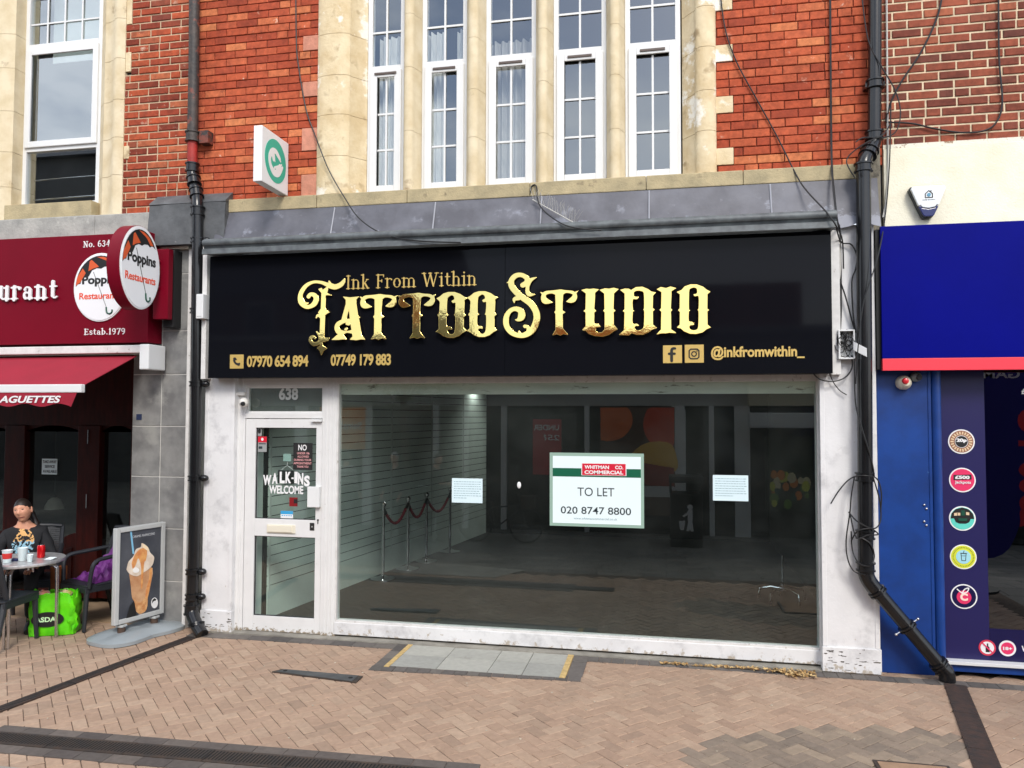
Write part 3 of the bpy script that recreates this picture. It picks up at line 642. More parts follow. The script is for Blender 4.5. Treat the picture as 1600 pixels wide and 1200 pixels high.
def curtain(label, x0, x1, z0, z1, mat, y=.30, amp=.03, waves=6):
    mb = MB(); n = waves*8; vs = []
    for i in range(n+1):
        t = i/n; yy = y+amp*math.sin(t*waves*2*math.pi)+.4*amp*math.sin(t*waves*5.1); vs += [(x0+(x1-x0)*t, yy, z0), (x0+(x1-x0)*t, yy*1.0+.01, z1), (x0+(x1-x0)*t, yy+.006, z0), (x0+(x1-x0)*t, yy+.016, z1)]
    fs = []
    for i in range(n): k = i*4; fs += [(k, k+4, k+5, k+1), (k+2, k+3, k+7, k+6)]
    tag(mb.add(vs, fs).build('curtain', mat, smooth=True), label, 'curtain', 'curtains behind the upper windows')
cur_w = M('white_curtain', (.8, .8, .78), .9); cur_g = M('grey_curtain', (.50, .48, .45), .9)
curtain('pale curtain behind the leftmost of the five upper windows', WX[0][0]+.05, WX[0][1]+.04, 4.2, 5.75, cur_w, waves=5)
curtain('white curtain drawn aside on the left of the second upper window', WX[1][0]+.0, WX[1][0]+.17, 4.2, 5.75, cur_w, waves=3)
curtain('white curtain drawn aside on the right of the second upper window', WX[1][1]-.15, WX[1][1]+.03, 4.2, 5.75, cur_w, waves=3)
curtain('grey curtain filling the middle of the five upper windows', WX[2][0], WX[2][1]-.06, 4.2, 5.6, cur_g, waves=6)
# lead apron and gutter over the sign
yA = -.32
ps = [360, 514, 674, 843, 1014, 1207, 1338]
mb = MB()
for a, b in zip(ps[:-1], ps[1:]):
    x0, x1 = X(a, 350, -.2) if a > 360 else -4.215, X(b, 350, -.2) if b < 1338 else 1.345; n = 8; rg = random.Random(a)
    for i in range(n):
        xa, xb = x0+(x1-x0)*i/n, x0+(x1-x0)*(i+1)/n
    k = 6; vs = []
    for i in range(n+1):
        for j in range(k+1):
            t = j/k; vs.append((x0+(x1-x0)*i/n, -.07-.10*t+rg.uniform(-.006, .006)*(1 if 0 < j < k else 0), zs0-.002-(zs0-3.665)*t))
    mb.add(vs, [(i*(k+1)+j, i*(k+1)+j+1, (i+1)*(k+1)+j+1, (i+1)*(k+1)+j) for i in range(n) for j in range(k)])
mb.build('lead_apron', lead, shop, smooth=True, angle=60)
for a in ps[1:-1]:
    mb = MB(); x = X(a, 350, -.2); mb.tube([(x, -.078-.10*t, zs0-.01-(zs0-3.675)*t) for t in (0, .2, .4, .6, .8, 1)], .007, 6)
    mb.build('lead_roll', lead_lt, shop, smooth=True)
x0, x1 = -4.20, 1.33
pr = [(-.10, 3.70), (-.335, 3.675)]+[(-.345-.024*math.sin(math.pi*i/6), 3.636+.03*math.cos(math.pi*i/6)) for i in range(7)]+[(-.335, 3.585), (-.362, 3.575), (-.366, 3.528), (-.36, 3.522), (-.32, 3.54), (-.10, 3.55)]
mb = MB(); rg = random.Random(31); n = 6; k = 6; xa, xb = 1.34, 1.70
mb.add([(xa+(xb-xa)*i/n, -.08-.09*(j/k)**1.5+rg.uniform(-.008, .008)*(j > 0), 3.985-(3.985-3.585+.02*math.sin(i*1.3))*j/k) for i in range(n+1) for j in range(k+1)], [(i*(k+1)+j, i*(k+1)+j+1, (i+1)*(k+1)+j+1, (i+1)*(k+1)+j) for i in range(n) for j in range(k)])
mb.build('lead_flap', lead, shop, smooth=True, angle=60)
MB().ext(pr, x0, x1).build('gutter', gutter_m, shop, smooth=True, angle=30)
# pilasters
def pilaster(x0, x1, y, zt_, name):
    mb = MB(); mb.box(x0, x1, y, .12, .0, zt_)
    w_ = .035; mb.box(x0, x0+w_, y-.006, y, .21, zt_); mb.box(x1-w_, x1, y-.006, y, .21, zt_)
    mb.box(x0-.006, x1+.006, y-.016, y+.02, .012, .205); return mb.build(name, white_p, shop, bevel=.004)
xpl0, xpl1 = X(318,800,-.10), X(364,800,-.10); pilaster(xpl0, xpl1, -.10, 2.4, 'pilaster')
def chips(name, x0, x1, z0, z1, y, n, sd):
    rg = random.Random(sd); mb = MB()
    for i in range(n):
        x = x0+(x1-x0)*rg.random()**1.6; z = rg.uniform(z0, z1); L_1 = rg.uniform(.012, .06); h = rg.uniform(.002, .008)
        top = [(x+L_1*t, z+h*rg.random()) for t in (0, .3, .6, 1)]; bot = [(x+L_1*t, z-h*rg.random()) for t in (.9, .5, .1)]
        mb.prism(top+bot, (0, y, 0), (1,0,0), (0,0,1), (0,-1,0), .0012)
    tag(mb.build(name, M('bare_wood', rgb(84,76,66), .9, var=.4, vs=40), shop), kind='stuff')
chips('peeled_paint', xpl1-.02, xpl0+.02, .03, .19, -.116, 16, 2)
xpr0, xpr1 = X(1283,800,-.12), X(1372,800,-.12); pilaster(xpr0, xpr1, -.12, 3.6, 'pilaster'); chips('peeled_paint', xpr0+.0, xpr1-.05, .03, .2, -.136, 24, 3)
for q in ((X(319,500,-.16), X(326,500,-.16), -.2, .1, 2.38, 3.68), (X(292,500,-.06), X(297,500,-.06), -.05, .1, 0, 3.66), (X(1297,450,-.16), X(1312,450,-.16), -.17, .1, 2.38, 3.55)): MB().box(*q).build('edge_board', white_strip, shop, bevel=.003)
# ---- door, transom light, shop window
yG = 0.0
dj0, dl0, dl1, dj1 = X(366,800), X(384.5,800), X(504,800), X(527,800)
zl1, ztr0, ztr1, zh = 2.005, 2.06, 2.315, 2.40
mb = MB()
mb.box(dj0, dl0-.004, -.035, .06, .012, zh); mb.box(dl1+.004, dj1, -.035, .06, .012, zh); mb.box(dl0-.004, dl1+.004, -.035, .06, zl1+.006, ztr0); mb.box(dl0-.004, dl1+.004, -.035, .06, ztr1, zh)
for q in (.3, .55, .8): 
    x = dl1+(dj1-dl1)*q; mb.box(x-.008, x+.008, -.043, -.034, .02, zh-.001)
for q in (.35, .7): 
    x = dj0+(dl0-dj0)*q; mb.box(x-.008, x+.008, -.043, -.034, .02, zh-.001)
df = mb.build('door_frame', white_f, shop, bevel=.003)
tw = MB(); ring_frame(tw, dl0-.004, dl1+.004, ztr0, ztr1, -.012, .03, .018); tw = tw.build('transom_light', white_f, shop, bevel=.002)
MB().box(dl0+.014, dl1-.014, .005, .011, ztr0+.018, ztr1-.018).build('pane', g_shop, tw)
MB().box(dl0+.02, dl1-.02, .035, .045, ztr0+.01, ztr1-.005).build('backing', M('grey_backing', rgb(108,110,106), .9, var=.25, vs=3), tw)
letter('number', '638', M('frosted_number', rgb(196,200,196), .6), tw, (436, 606, 466, 625), .004, .003, bold=.035)
# door leaf
mb = MB(); gu = (X(401,740), X(495.5,740), Z(450,811), Z(450,668.5)); gl = (X(397.5,900), X(491.5,900), Z(445,963), Z(445,838))
mb.box(dl0, gu[0], -.028, .03, .018, zl1); mb.box(gu[1], dl1, -.028, .03, .018, zl1)
for a, b in ((.018, gl[2]), (gl[3], gu[2]), (gu[3], zl1)): mb.box(gu[0], gu[1], -.028, .03, a, b)
door = mb.build('door', white_f, shop, bevel=.004)
MB().box(gu[0]-.01, gu[1]+.01, .0, .008, gu[2]-.01, gu[3]+.01).build('upper_pane', g_shop, door)
MB().box(gu[0]-.01, gu[1]+.01, .0, .008, gl[2]-.01, gl[3]+.01).build('lower_pane', g_shop, door)
mb = MB()
for q in (gu, gl): ring_frame(mb, gu[0]-.001, gu[1]+.001, q[2]-.001, q[3]+.001, -.012, -.001, .008)
mb.build('glazing_gasket', black_flat, door)
lp = (X(420,826), X(464,826), Z(440,831), Z(440,820))
mb = MB().box(lp[0], lp[1], -.04, -.028, lp[2]-.006, lp[3]+.006).box(lp[0]+.012, lp[1]-.03, -.047, -.04, lp[2]+.003, lp[3]-.003); mb.build('letter_plate', M('letter_plate_ivory', rgb(222,216,198), .35), door, bevel=.003)
MB().box(X(483,775,-.03), X(501.5,775,-.03), -.07, -.028, Z(490,792,-.03), Z(490,760,-.03)).build('lock_cover', upvc, door, bevel=.004)
MB().lathe([(.009, -.034), (.009, -.028)], (X(499,812), 0, Z(499,812)), 10, 'y').box(X(498.4,812), X(499.6,812), -.033, -.029, Z(499,818), Z(499,811)).build('keyhole', black_flat, door)
MB().box(X(490,656), X(506,656), -.06, -.029, Z(498,659), Z(498,655)).build('door_closer', upvc, door, bevel=.003)
# shop window
wx0, wx1, wz0, wz1 = dj1, X(1279,800), .155, 2.335
mb = MB(); ring_frame(mb, wx0, wx1+.02, wz0-.015, zh, -.03, .05, .014, .028, .02, zh-wz1)
sw = mb.build('shop_window', white_strip, shop, bevel=.003)
MB().box(wx0+.012, wx1-.006, .0, .01, wz0, wz1+.01).build('pane', g_shop, sw)
MB().box(wx0+.01, wx1, .035, .09, 2.235, 2.36).build('head_strip', M('peeled_head_board', rgb(222,226,212), .8, col2=rgb(196,202,190), vs=3, dirt=(9, .60, .66, rgb(92,84,62)), stretch=(.5, 1, 2.5)), sw)
mb = MB(); n = 40
mb.box(wx0-.01, wx1+.02, -.035, .06, .03, wz0-.012); mb.build('stall_riser', white_p, shop, bevel=.005)
# ---- empty shop interior
IX0, IX1, IY, IZ = -3.95, 1.62, 6.2, 2.62
xw = lambda y: -3.93+.145*y
def quad(name, pts, mat, parent): return MB().add(pts, [tuple(range(len(pts)))]).build(name, mat, parent)
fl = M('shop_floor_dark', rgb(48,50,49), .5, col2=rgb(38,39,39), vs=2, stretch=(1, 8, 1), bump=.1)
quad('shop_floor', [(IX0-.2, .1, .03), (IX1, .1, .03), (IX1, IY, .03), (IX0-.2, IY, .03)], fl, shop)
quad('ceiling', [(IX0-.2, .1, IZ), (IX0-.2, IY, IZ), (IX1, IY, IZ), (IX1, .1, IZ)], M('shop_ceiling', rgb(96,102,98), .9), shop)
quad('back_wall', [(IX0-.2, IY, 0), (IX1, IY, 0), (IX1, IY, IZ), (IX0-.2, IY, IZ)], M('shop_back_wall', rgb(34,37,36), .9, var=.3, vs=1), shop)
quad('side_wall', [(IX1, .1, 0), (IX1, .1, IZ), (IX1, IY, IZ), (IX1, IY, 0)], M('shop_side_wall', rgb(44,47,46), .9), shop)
slm = M('slatwall_grey', rgb(222,236,228), .6, var=.12, vs=2); mb = MB(); pitch = .098
D = Vector((.145, 1, 0)); Ld = 6.2
def wq(mb, y0, y1, z0, z1, off): mb.hexa([(xw(y0)+off, y0, z0), (xw(y1)+off, y1, z0), (xw(y1)+off-.02, y1, z0), (xw(y0)+off-.02, y0, z0)], [(xw(y0)+off, y0, z1), (xw(y1)+off, y1, z1), (xw(y1)+off-.02, y1, z1), (xw(y0)+off-.02, y0, z1)])
wq(mb, .35, 6.2, .03, .34, .0)
z = .35
while z < IZ-.05: wq(mb, .35, 6.2, z, min(z+pitch-.009, IZ), .0); z += pitch
o = mb.build('slat_wall', slm, shop)
mb = MB(); wq(mb, .3, 6.2, .03, IZ, -.012); mb.build('slot_backing', M('slot_dark', rgb(30,34,32), .9), o)
mb = MB()
for y in (.36, 1.62, 2.85, 4.05, 5.2): wq(mb, y, y+.025, .3, IZ-.02, .004)
mb.build('joint_strip', M('joint_strip', rgb(206,216,210), .5), o)
MB().hexa([(-4.02, .07, .03), (-3.90, .34, .03), (-3.96, .36, .03), (-4.1, .08, .03)], [(-4.02, .07, IZ), (-3.90, .34, IZ), (-3.96, .36, IZ), (-4.1, .08, IZ)]).build('reveal_wall', slm, shop)
for i, (px, py) in enumerate(((632,674), (816,635), (861,637), (745,630), (1100,640))):
    d = P(px, py, 3); t_ = (IZ-2.05)/(d.z-2.05); p = Vector(CAM)+(d-Vector(CAM))*t_; p.y = min(max(p.y, 1.2), 5.6)
    x_ = (0, px)[1]; p.x = P(px, py, p.y).x
    t = MB().lathe([(.05, -.012), (.05, .0)], (p.x, p.y, IZ), 14).build('ceiling_light', emit('lamp_glow', (1, .97, .9), 6.0))
    ld = bpy.data.lights.new('ceiling_lamp', 'SPOT'); ld.energy = 14; ld.color = (1, .98, .94); ld.spot_size = R(150); ld.spot_blend = 1; ld.shadow_soft_size = .05; lo_ = bpy.data.objects.new('lamp', ld); COL.objects.link(lo_); lo_.parent = t; lo_.location = (p.x, p.y, IZ-.03)
    tag(t, ['small lit ceiling lamp near the slatted left wall inside the shop', 'small lit ceiling lamp above the middle of the shop, left one of a pair', 'small lit ceiling lamp above the middle of the shop, right one of a pair', 'small lit ceiling lamp left of the middle inside the shop', 'small lit ceiling lamp towards the right inside the shop'][i], 'ceiling light', 'ceiling lights inside the shop')

# ================================================================== black sign
sign = thing('shop_sign', 'long black gloss fascia sign with gold tattoo studio lettering', 'sign', (-1.44, -.2, 2.38))
yS = -.25; sx0, sx1, sz0, sz1 = -4.19, 1.305, 2.385, 3.53
xj = X(789, 480, yS)
MB().box(sx0, xj-.001, yS, yS+.02, sz0, sz1).box(xj+.001, sx1, yS, yS+.02, sz0, sz1).build('panel', blackm, sign, bevel=.002)
MB().box(sx0+.01, sx1-.01, yS+.021, -.06, sz0+.004, sz1).build('sign_box', black_flat, sign)
def L_(name, origin, prims, subs=(), tilt=3.):
    sp = [('p', q) if isinstance(q[0], tuple) and len(q[0]) == 2 else [tuple(a) for a in smooth_path(q, 5)] for q in prims]
    lo = sdf_loops(sp, 4.0, [('p', [tuple(a) for a in smooth_path(list(s)+[s[0]], 3)]) for s in subs])
    w_ = []
    cx, cy = np.mean([np.mean(np.array(l), 0) for l in lo], 0); yc = yS-.03
    for l in lo: w_.append([(P(origin[0]+x/8, origin[1]+y/8, yc).x, P(origin[0]+x/8, origin[1]+y/8, yc).z) for x, y in l])
    me = loops_mesh(w_, bevel=.003, ext=.006); c = np.empty(len(me.vertices)*3); me.vertices.foreach_get('co', c); c = c.reshape(-1, 3)
    q = np.stack([c[:, 0], yc-c[:, 2], c[:, 1]], 1); zc = (q[:, 2].min()+q[:, 2].max())/2
    q[:, 1] += (q[:, 2]-zc)*math.tan(R(tilt))
    q[:, 1] = np.minimum(q[:, 1], yS-.002)
    me.vertices.foreach_set('co', q.ravel()); me.update(); return obj(name, me, gold, sign)
A_, B_, C_, D_ = (460, 420), (620, 420), (780, 420), (940, 420)
L_('letter_t', A_, [[(612,122,7),(595,165,24),(560,200,30),(500,222,32),(440,208,33),(390,190,24),(320,165,18),(230,160,17),(150,195,22),(95,260,26),(66,340,26),(80,420,28),(140,472,24),(200,470,24),(252,430,32),(268,370,30),(240,325,25),(195,318,22),(172,345,24)],
  [(95,370,12),(118,428,18),(165,430,8)], [(420,148,6),(440,195,20)],
  [(290,250),(330,235),(345,262),(420,205),(398,300),(465,332),(412,325),(385,330),(385,490),(408,520),(440,545),(408,562),(385,585),(385,860),(440,875),(400,915),(330,915),(330,600),(300,545),(332,500),(332,300)],
  [(280,612,8),(296,582,13),(335,600,20)], [(425,885,18),(448,872,5)],
  [(355,885,28),(315,932,20),(262,945,20),(222,912,18),(218,868,16),(250,850,14),(272,868,12)], [(290,790,6),(322,830,12),(345,880,20)],
  [(355,905),(375,965),(425,998),(380,1030),(358,1085),(342,1030),(303,995),(338,965)]], tilt=5)
L_('letter_a', A_, [[(600,345),(690,356),(800,345),(768,385),(768,430),(798,590),(826,608),(808,622),(850,830),(897,888),(850,884),(790,895),(708,888),(742,850),(700,640),(690,560),(684,500),(660,600),(650,650),(585,690),(600,610),(640,440),(638,385)],
  [(690,652,24),(625,655,24),(560,690,28),(540,735,28),(562,785,32),(605,802,28),(665,792,10),(730,790,22)], [(660,690,12),(685,690,20)], [(650,760,14),(662,752,14)], [(480,892),(560,820),(625,828),(668,886),(620,884),(570,890)]], tilt=5.5)
def Tee(name, org, cx, dy, tilt):
    q = lambda pts: [((x-1048)+cx, y+dy, *r) for x, y, *r in pts]
    L_(name, org, [q([(1000,362),(1100,362),(1088,480),(1088,578),(1125,600),(1092,622),(1092,800),(1160,882),(1105,870),(1065,888),(1025,872),(970,884),(1008,820),(1005,622),(990,600),(1006,578),(1005,480)]),
      q([(1050,358,42),(960,345,18),(880,358,22),(852,400,26),(866,450,36),(902,465,28),(962,475,4)]), q([(818,350,4),(862,382,20)]),
      q([(1060,355,42),(1130,340,16),(1210,350,18),(1243,382,22),(1230,430,34),(1195,452,28),(1143,466,4)]), q([(1276,336,4),(1238,368,18)])], tilt=tilt)
Tee('letter_t', A_, 1048, 0, 5); Tee('letter_t', B_, 250, -14, 4.4)
def Oh(name, dx, dy, tilt):
    q = lambda pts: [(x+dx, y+dy) for x, y in pts]
    L_(name, B_, [q([(500,370),(540,345),(580,310),(640,290),(720,290),(790,315),(840,350),(878,366),(845,392),(840,555),(866,580),(838,605),(838,740),(874,778),(830,800),(780,840),(720,862),(650,862),(590,840),(550,810),(500,786),(535,760),(530,605),(514,580),(535,555),(540,420),(530,400)])],
      [q([(640,355),(680,328),(712,345),(720,382),(688,402),(702,426),(736,430),(732,553),(722,582),(738,605),(735,775),(700,826),(655,810),(635,770),(660,755),(692,758),(680,730),(628,718),(624,604),(648,580),(626,555),(626,400)])], tilt)
Oh('letter_o', 0, 0, 3.9); Oh('letter_o', 384, -9, 3.1)
L_('letter_s', C_, [[(296,205,30),(348,172,34),(340,112,28),(272,76,26),(200,90,30),(152,150,32),(160,222,36),(222,300,36),(300,365,36),(400,440,38),(462,540,38),(470,640,38),(430,750,38),(350,818,34),(260,838,26),(160,800,30),(98,720,32),(90,620,32),(132,535,26),(200,502,26),(272,530,36),(282,600,42),(242,640,18),(208,640,5)],
  [(462,108,4),(385,150,24),(352,250,20),(372,318,26),(442,322,5)], [(100,175,4),(142,155,16)], [(250,362,30),(192,382,20),(190,424,5)], [(325,722,20),(362,732,18),(372,792,24)], [(250,785,7),(262,815,18)]], tilt=2.0)
Tee('letter_t', C_, 750, -55, 2.3)
L_('letter_u', C_, [[(1030,265),(1090,250),(1130,254),(1180,248),(1245,258),(1198,300),(1186,500),(1212,528),(1188,548),(1185,650),(1192,690),(1240,690),(1268,726),(1212,736),(1202,778),(1240,803),(1290,798),(1322,760),(1322,548),(1303,525),(1320,505),(1315,310),(1258,266),(1320,245),(1372,250),(1430,238),(1492,254),(1432,310),(1426,500),(1452,525),(1428,548),(1430,700),(1478,760),(1430,782),(1380,822),(1300,846),(1200,840),(1120,812),(1088,776),(1042,765),(1085,720),(1082,548),(1058,530),(1082,508),(1085,310)]], tilt=2.4)
L_('letter_d', D_, [[(235,265),(290,248),(340,250),(368,268),(430,230),(510,225),(580,255),(620,285),(674,296),(640,340),(636,490),(662,512),(638,536),(640,700),(688,742),(640,757),(590,792),(520,822),(440,826),(380,802),(340,832),(225,826),(285,770),(290,547),(268,530),(290,508),(290,310)]],
  [[(402,292),(440,272),(500,278),(530,312),(534,488),(522,515),(536,538),(530,720),(500,763),(450,774),(412,750),(424,716),(465,714),(440,690),(387,684),(388,547),(408,530),(390,510),(387,388),(440,380),(462,352),(412,350),(400,320)]], tilt=2.6)
L_('letter_i', D_, [[(690,256),(740,228),(805,242),(860,222),(930,240),(872,280),(862,495),(882,516),(864,538),(866,760),(932,806),(850,800),(800,808),(750,808),(688,822),(745,765),(748,538),(726,516),(748,494),(750,290)]], tilt=3.2)
L_('letter_o', D_, [[(943,290),(1000,265),(1040,220),(1110,195),(1190,195),(1270,225),(1310,260),(1357,285),(1320,320),(1318,500),(1342,517),(1318,537),(1320,700),(1362,735),(1310,757),(1260,797),(1180,816),(1100,812),(1030,782),(990,747),(943,737),(980,700),(980,542),(958,520),(978,498),(980,320)]],
  [[(1090,292),(1102,252),(1150,232),(1188,246),(1198,290),(1183,315),(1152,320),(1166,343),(1214,347),(1214,498),(1200,518),(1214,540),(1210,720),(1190,763),(1140,773),(1097,750),(1102,711),(1154,700),(1130,667),(1087,655),(1087,543),(1106,520),(1088,498)]], tilt=3.4)
letter('tagline', 'Ink From Within', gold_flat, sign, (541, 429, 745, 453), yS, .006, serif=.56)
letter('phone_number', '07970 654 894', gold_flat, sign, (386, 556, 482, 574), yS, .006, bold=.03, space=.95)
letter('phone_number', '07749 179 883', gold_flat, sign, (517, 554, 611, 572), yS, .006, bold=.03, space=.95)
letter('handle_text', '@inkfromwithin_', gold_flat, sign, (1111, 541, 1257, 563), yS, .006, bold=.03)
def icon(name, box, parts):
    l, t, r, b = box; p0, p1 = P(l, b, yS), P(r, t, yS); o = MB().box(p0.x, p1.x, yS-.005, yS, p0.z, p1.z).build(name, gold_flat, sign, bevel=.001)
    for i, lo in enumerate(parts):
        place('symbol', loops_mesh(lo), black_flat, o, (p0.x+(p1.x-p0.x)*lo_box[i][0], yS-.005, p0.z+(p1.z-p0.z)*lo_box[i][1]), (p1.x-p0.x)*lo_box[i][2], (p1.z-p0.z)*lo_box[i][3], .003)
lo_box = [(.25, .2, .52, .6)]
icon('phone_icon', (359.5, 554, 381, 576), [sdf_loops([smooth_path([(2,9,1.5),(1.6,6,1.1),(3.5,3,1.1),(6.5,1.6,1.5)], 5), [(1.9,9,1.5),(3.3,8.2,1)], [(6.2,1.6,1.5),(7.2,2.8,1)]], .25)])
lo_box = [(.26, .05, .44, .85)]
icon('social_icon', (1036, 539.5, 1065.5, 567.5), [sdf_loops([[(3,0,1.15),(3,7.6,1.15)], smooth_path([(3,7.2,1.15),(3.3,9,1.1),(4.6,9.7,1.0),(5.8,9.6,.9)], 4), [(1,5.5,.95),(5.4,5.5,.95)]], .2)])
lo_box = [(.2, .19, .58, .6)]
rr = [(2,.5,.6),(8,.5,.6),(9.5,2,.6),(9.5,8,.6),(8,9.5,.6),(2,9.5,.6),(.5,8,.6),(.5,2,.6),(2,.5,.6)]
icon('social_icon', (1070, 538.5, 1099.5, 567), [sdf_loops([rr, arc(5,5,2.2,2.2,0,360,.55,20), [(7.7,7.7,.6),(7.72,7.7,.6)]], .2)])
print('P2 done')
# ================================================================== café building (left)
cafe = thing('cafe_building', 'brick building with a stone framed white window above the maroon cafe front', 'building', (-6.2, .3, 0))
cx0 = -9.5
kl, kr = X(0,150,0), X(38,150,.13); kw1 = X(158,150,.13); ks = X(196,150,0); ks2 = X(204,150,0)
TC = [(Z(200, b), Z(200, t)) for t, b in ((-10,38), (82,112), (228,248))]
zc0 = 4.0
def ri_c(z):
    a = ks2 if any(p <= z <= q for p, q in TC) else ks-.01
    return [(cx0, kl-.9), (a, xP0-.002)] if z < 7 else [(cx0, xP0-.002)]
brickwork('brick_wall', brick_mid, mortar_pale, cafe, 4.05, 8.6, ri_c, seed=5, j=.015, depth=.010)
MB().box(cx0, kl-.5, .03, .3, 3.7, 8.6).box(ks-.06, xP0, .03, .3, 3.7, 8.6).box(kl-.5, ks-.06, .03, .3, 7, 8.6).build('wall_core', dark_in, cafe)
for (xa, xb, xc, sg) in ((ks-.005, X(176,150), kw1, -1), (kl-.25, X(22,150), kr, 1)):
    z = 4.02; rg = random.Random(int(xb*99)); mb = MB()
    while z < 7:
        h = rg.uniform(.36, .5); pr = [(xa, .3), (xa, -.01)]
        pr += [(xa+(xb-xa)*t, -.01-.03*math.sin(math.pi*t)) for t in (.25, .5, .75)]+[(xb, .0), (xb+(xc-xb)*.3, .03), (xb+(xc-xb)*.5, .03), (xc, .13), (xc, .3)]
        if sg > 0: pr = pr[::-1]
        mb.extz(pr, z+.002, min(z+h, 7)-.002); z += h
    mb.build('stone_jamb', stone_sm, cafe, smooth=True, angle=30)
for p, q in TC: MB().box(ks-.004, ks2-.003, -.004, .05, p, q).build('quoin', stone, cafe, bevel=.004)
MB().box(kl-.9, kl-.25, -.01, .3, 4.02, 7).build('stone_pier', stone, cafe)
wz = Z(90, 323, .13); zA, zB = Z(100,230,.13), Z(100,72,.13)
mb = MB(); ring_frame(mb, kr, kw1, wz, 6.9, .13, .2, .045); mb.box(kr+.045, kw1-.045, .13, .2, zA-.025, zA+.025); mb.box(kr+.045, kw1-.045, .13, .2, zB-.02, zB+.05)
cw = mb.build('window', upvc, cafe, bevel=.004)
mb = MB(); ring_frame(mb, kr+.03, kw1-.03, zA+.015, zB-.01, .108, .129, .065); mb.build('opening_sash', upvc, cw, bevel=.006)
gb = MB(); q0, q1 = kr+.045, kw1-.045
for k in (1, 2, 3): gb.box(q0+(q1-q0)*k/4-.008, q0+(q1-q0)*k/4+.008, .14, .15, zB+.05, 6.85)
for z in (zB+.27, zB+.55, zB+.85, zB+1.15):
    for k in range(4): gb.box(q0+(q1-q0)*k/4+.0085, q0+(q1-q0)*(k+1)/4-.0085, .141, .149, z-.008, z+.008)
gb.build('glazing_bar', upvc, cw)
MB().box(kr-.05, kw1+.05, -.03, .3, 3.97, wz-.003).build('window_sill', stone_sill, cafe, bevel=.006)
MB().box(q0, q1, .155, .163, wz+.04, zA-.02).box(q0, q1, .155, .163, zA+.02, zB-.01).box(q0, q1, .155, .163, zB+.045, 6.86).build('pane', g_win2, cw)
room('upper_room', cafe, kr-.4, kw1+.4, .31, 3.2, 3.95, 7.0, room_m)
tag(MB().box(kr, kw1+.2, .5, .51, zB+.02, 6.9).build('roller_blind', M('pale_blind', (.55, .62, .60), .8)), 'pale roller blind behind the top panes of the cafe upper window', 'blind')
for z in (wz+.12, wz+.33): tag(MB().tube([(kr+.05, .24, z), (kw1-.05, .24, z+.01)], .01, 8).build('safety_rail', steel, smooth=True), 'lower steel safety rail behind the cafe upper window' if z < wz+.2 else 'upper steel safety rail behind the cafe upper window', 'rail', 'safety rails behind the cafe window')
# cement band, lead box, tiled pier
rg = random.Random(2)
xt0, xt1, xtm = X(206,750), X(294,750), X(250.5,750)
MB().box(cx0, X(150,340,-.08), -.10, .3, 3.80, 4.035).build('cement_band', cem, cafe, bevel=.012)
MB().box(X(150,340,-.08)+.004, X(236,340,-.08), -.105, .3, 3.79, 4.03).build('cement_band', cem, cafe, bevel=.012)
xa, xb = X(236,340,-.1), X(355,340,-.1)
mb = MB(); n, k = 10, 8; rg = random.Random(4)
z0_, z1_ = Z(300, 382, -.12), Z(300, 318, -.12)
mb.add([(xa+(xb-xa)*i/n, -.13+rg.uniform(-.006, .006)-.02*(1-j/k), z0_+(z1_-z0_)*j/k) for i in range(n+1) for j in range(k+1)], [(i*(k+1)+j, (i+1)*(k+1)+j, (i+1)*(k+1)+j+1, i*(k+1)+j+1) for i in range(n) for j in range(k)])
mb.box(xa, xb, -.12, .1, z0_, z1_); mb.hexa([(xa, -.135, z1_+.004), (xb, -.135, z1_+.004), (xb, -.006, z1_+.004), (xa, -.006, z1_+.004)], [(xa, -.125, z1_+.02), (xb, -.125, z1_+.02), (xb+.0, -.008, z1_+.12), (xa, -.008, z1_+.12)])
mb.build('lead_box', lead_dk, cafe, smooth=True, angle=35)
MB().box(X(243,390,-.05), xt1, -.07, .1, Z(270,390,-.05), Z(270,378,-.05)).build('white_stone_cap', M('whitewashed_stone', rgb(222,220,206), .85, bump=.4, dirt=(12, .6, .7, rgb(150,146,130))), cafe, bevel=.004)
mb = MB(); gz = [0, Z(275,908), Z(275,745), Z(275,826), Z(275,666), Z(275,585), Z(275,517), Z(275,428), 3.72]; gz = sorted(gz)
for i, (za, zb) in enumerate(zip(gz[:-1], gz[1:])):
    for a, b in ((xt0, xtm), (xtm, xt1)): mb.box(a+.005, b-.005, -.012, .03, za+.005, zb-.005)
mb.build('tile_cladding', marble, cafe, bevel=.002)
MB().box(xt0, xt1, -.006, 1.0, 0, 3.72).build('tiled_pier', grout, cafe)
MB().box(X(213,666,-.014), X(221,666,-.014), -.018, -.012, Z(217,656), Z(217,647)).build('small_tag', M('tag_blue', rgb(40,52,84), .5), cafe)
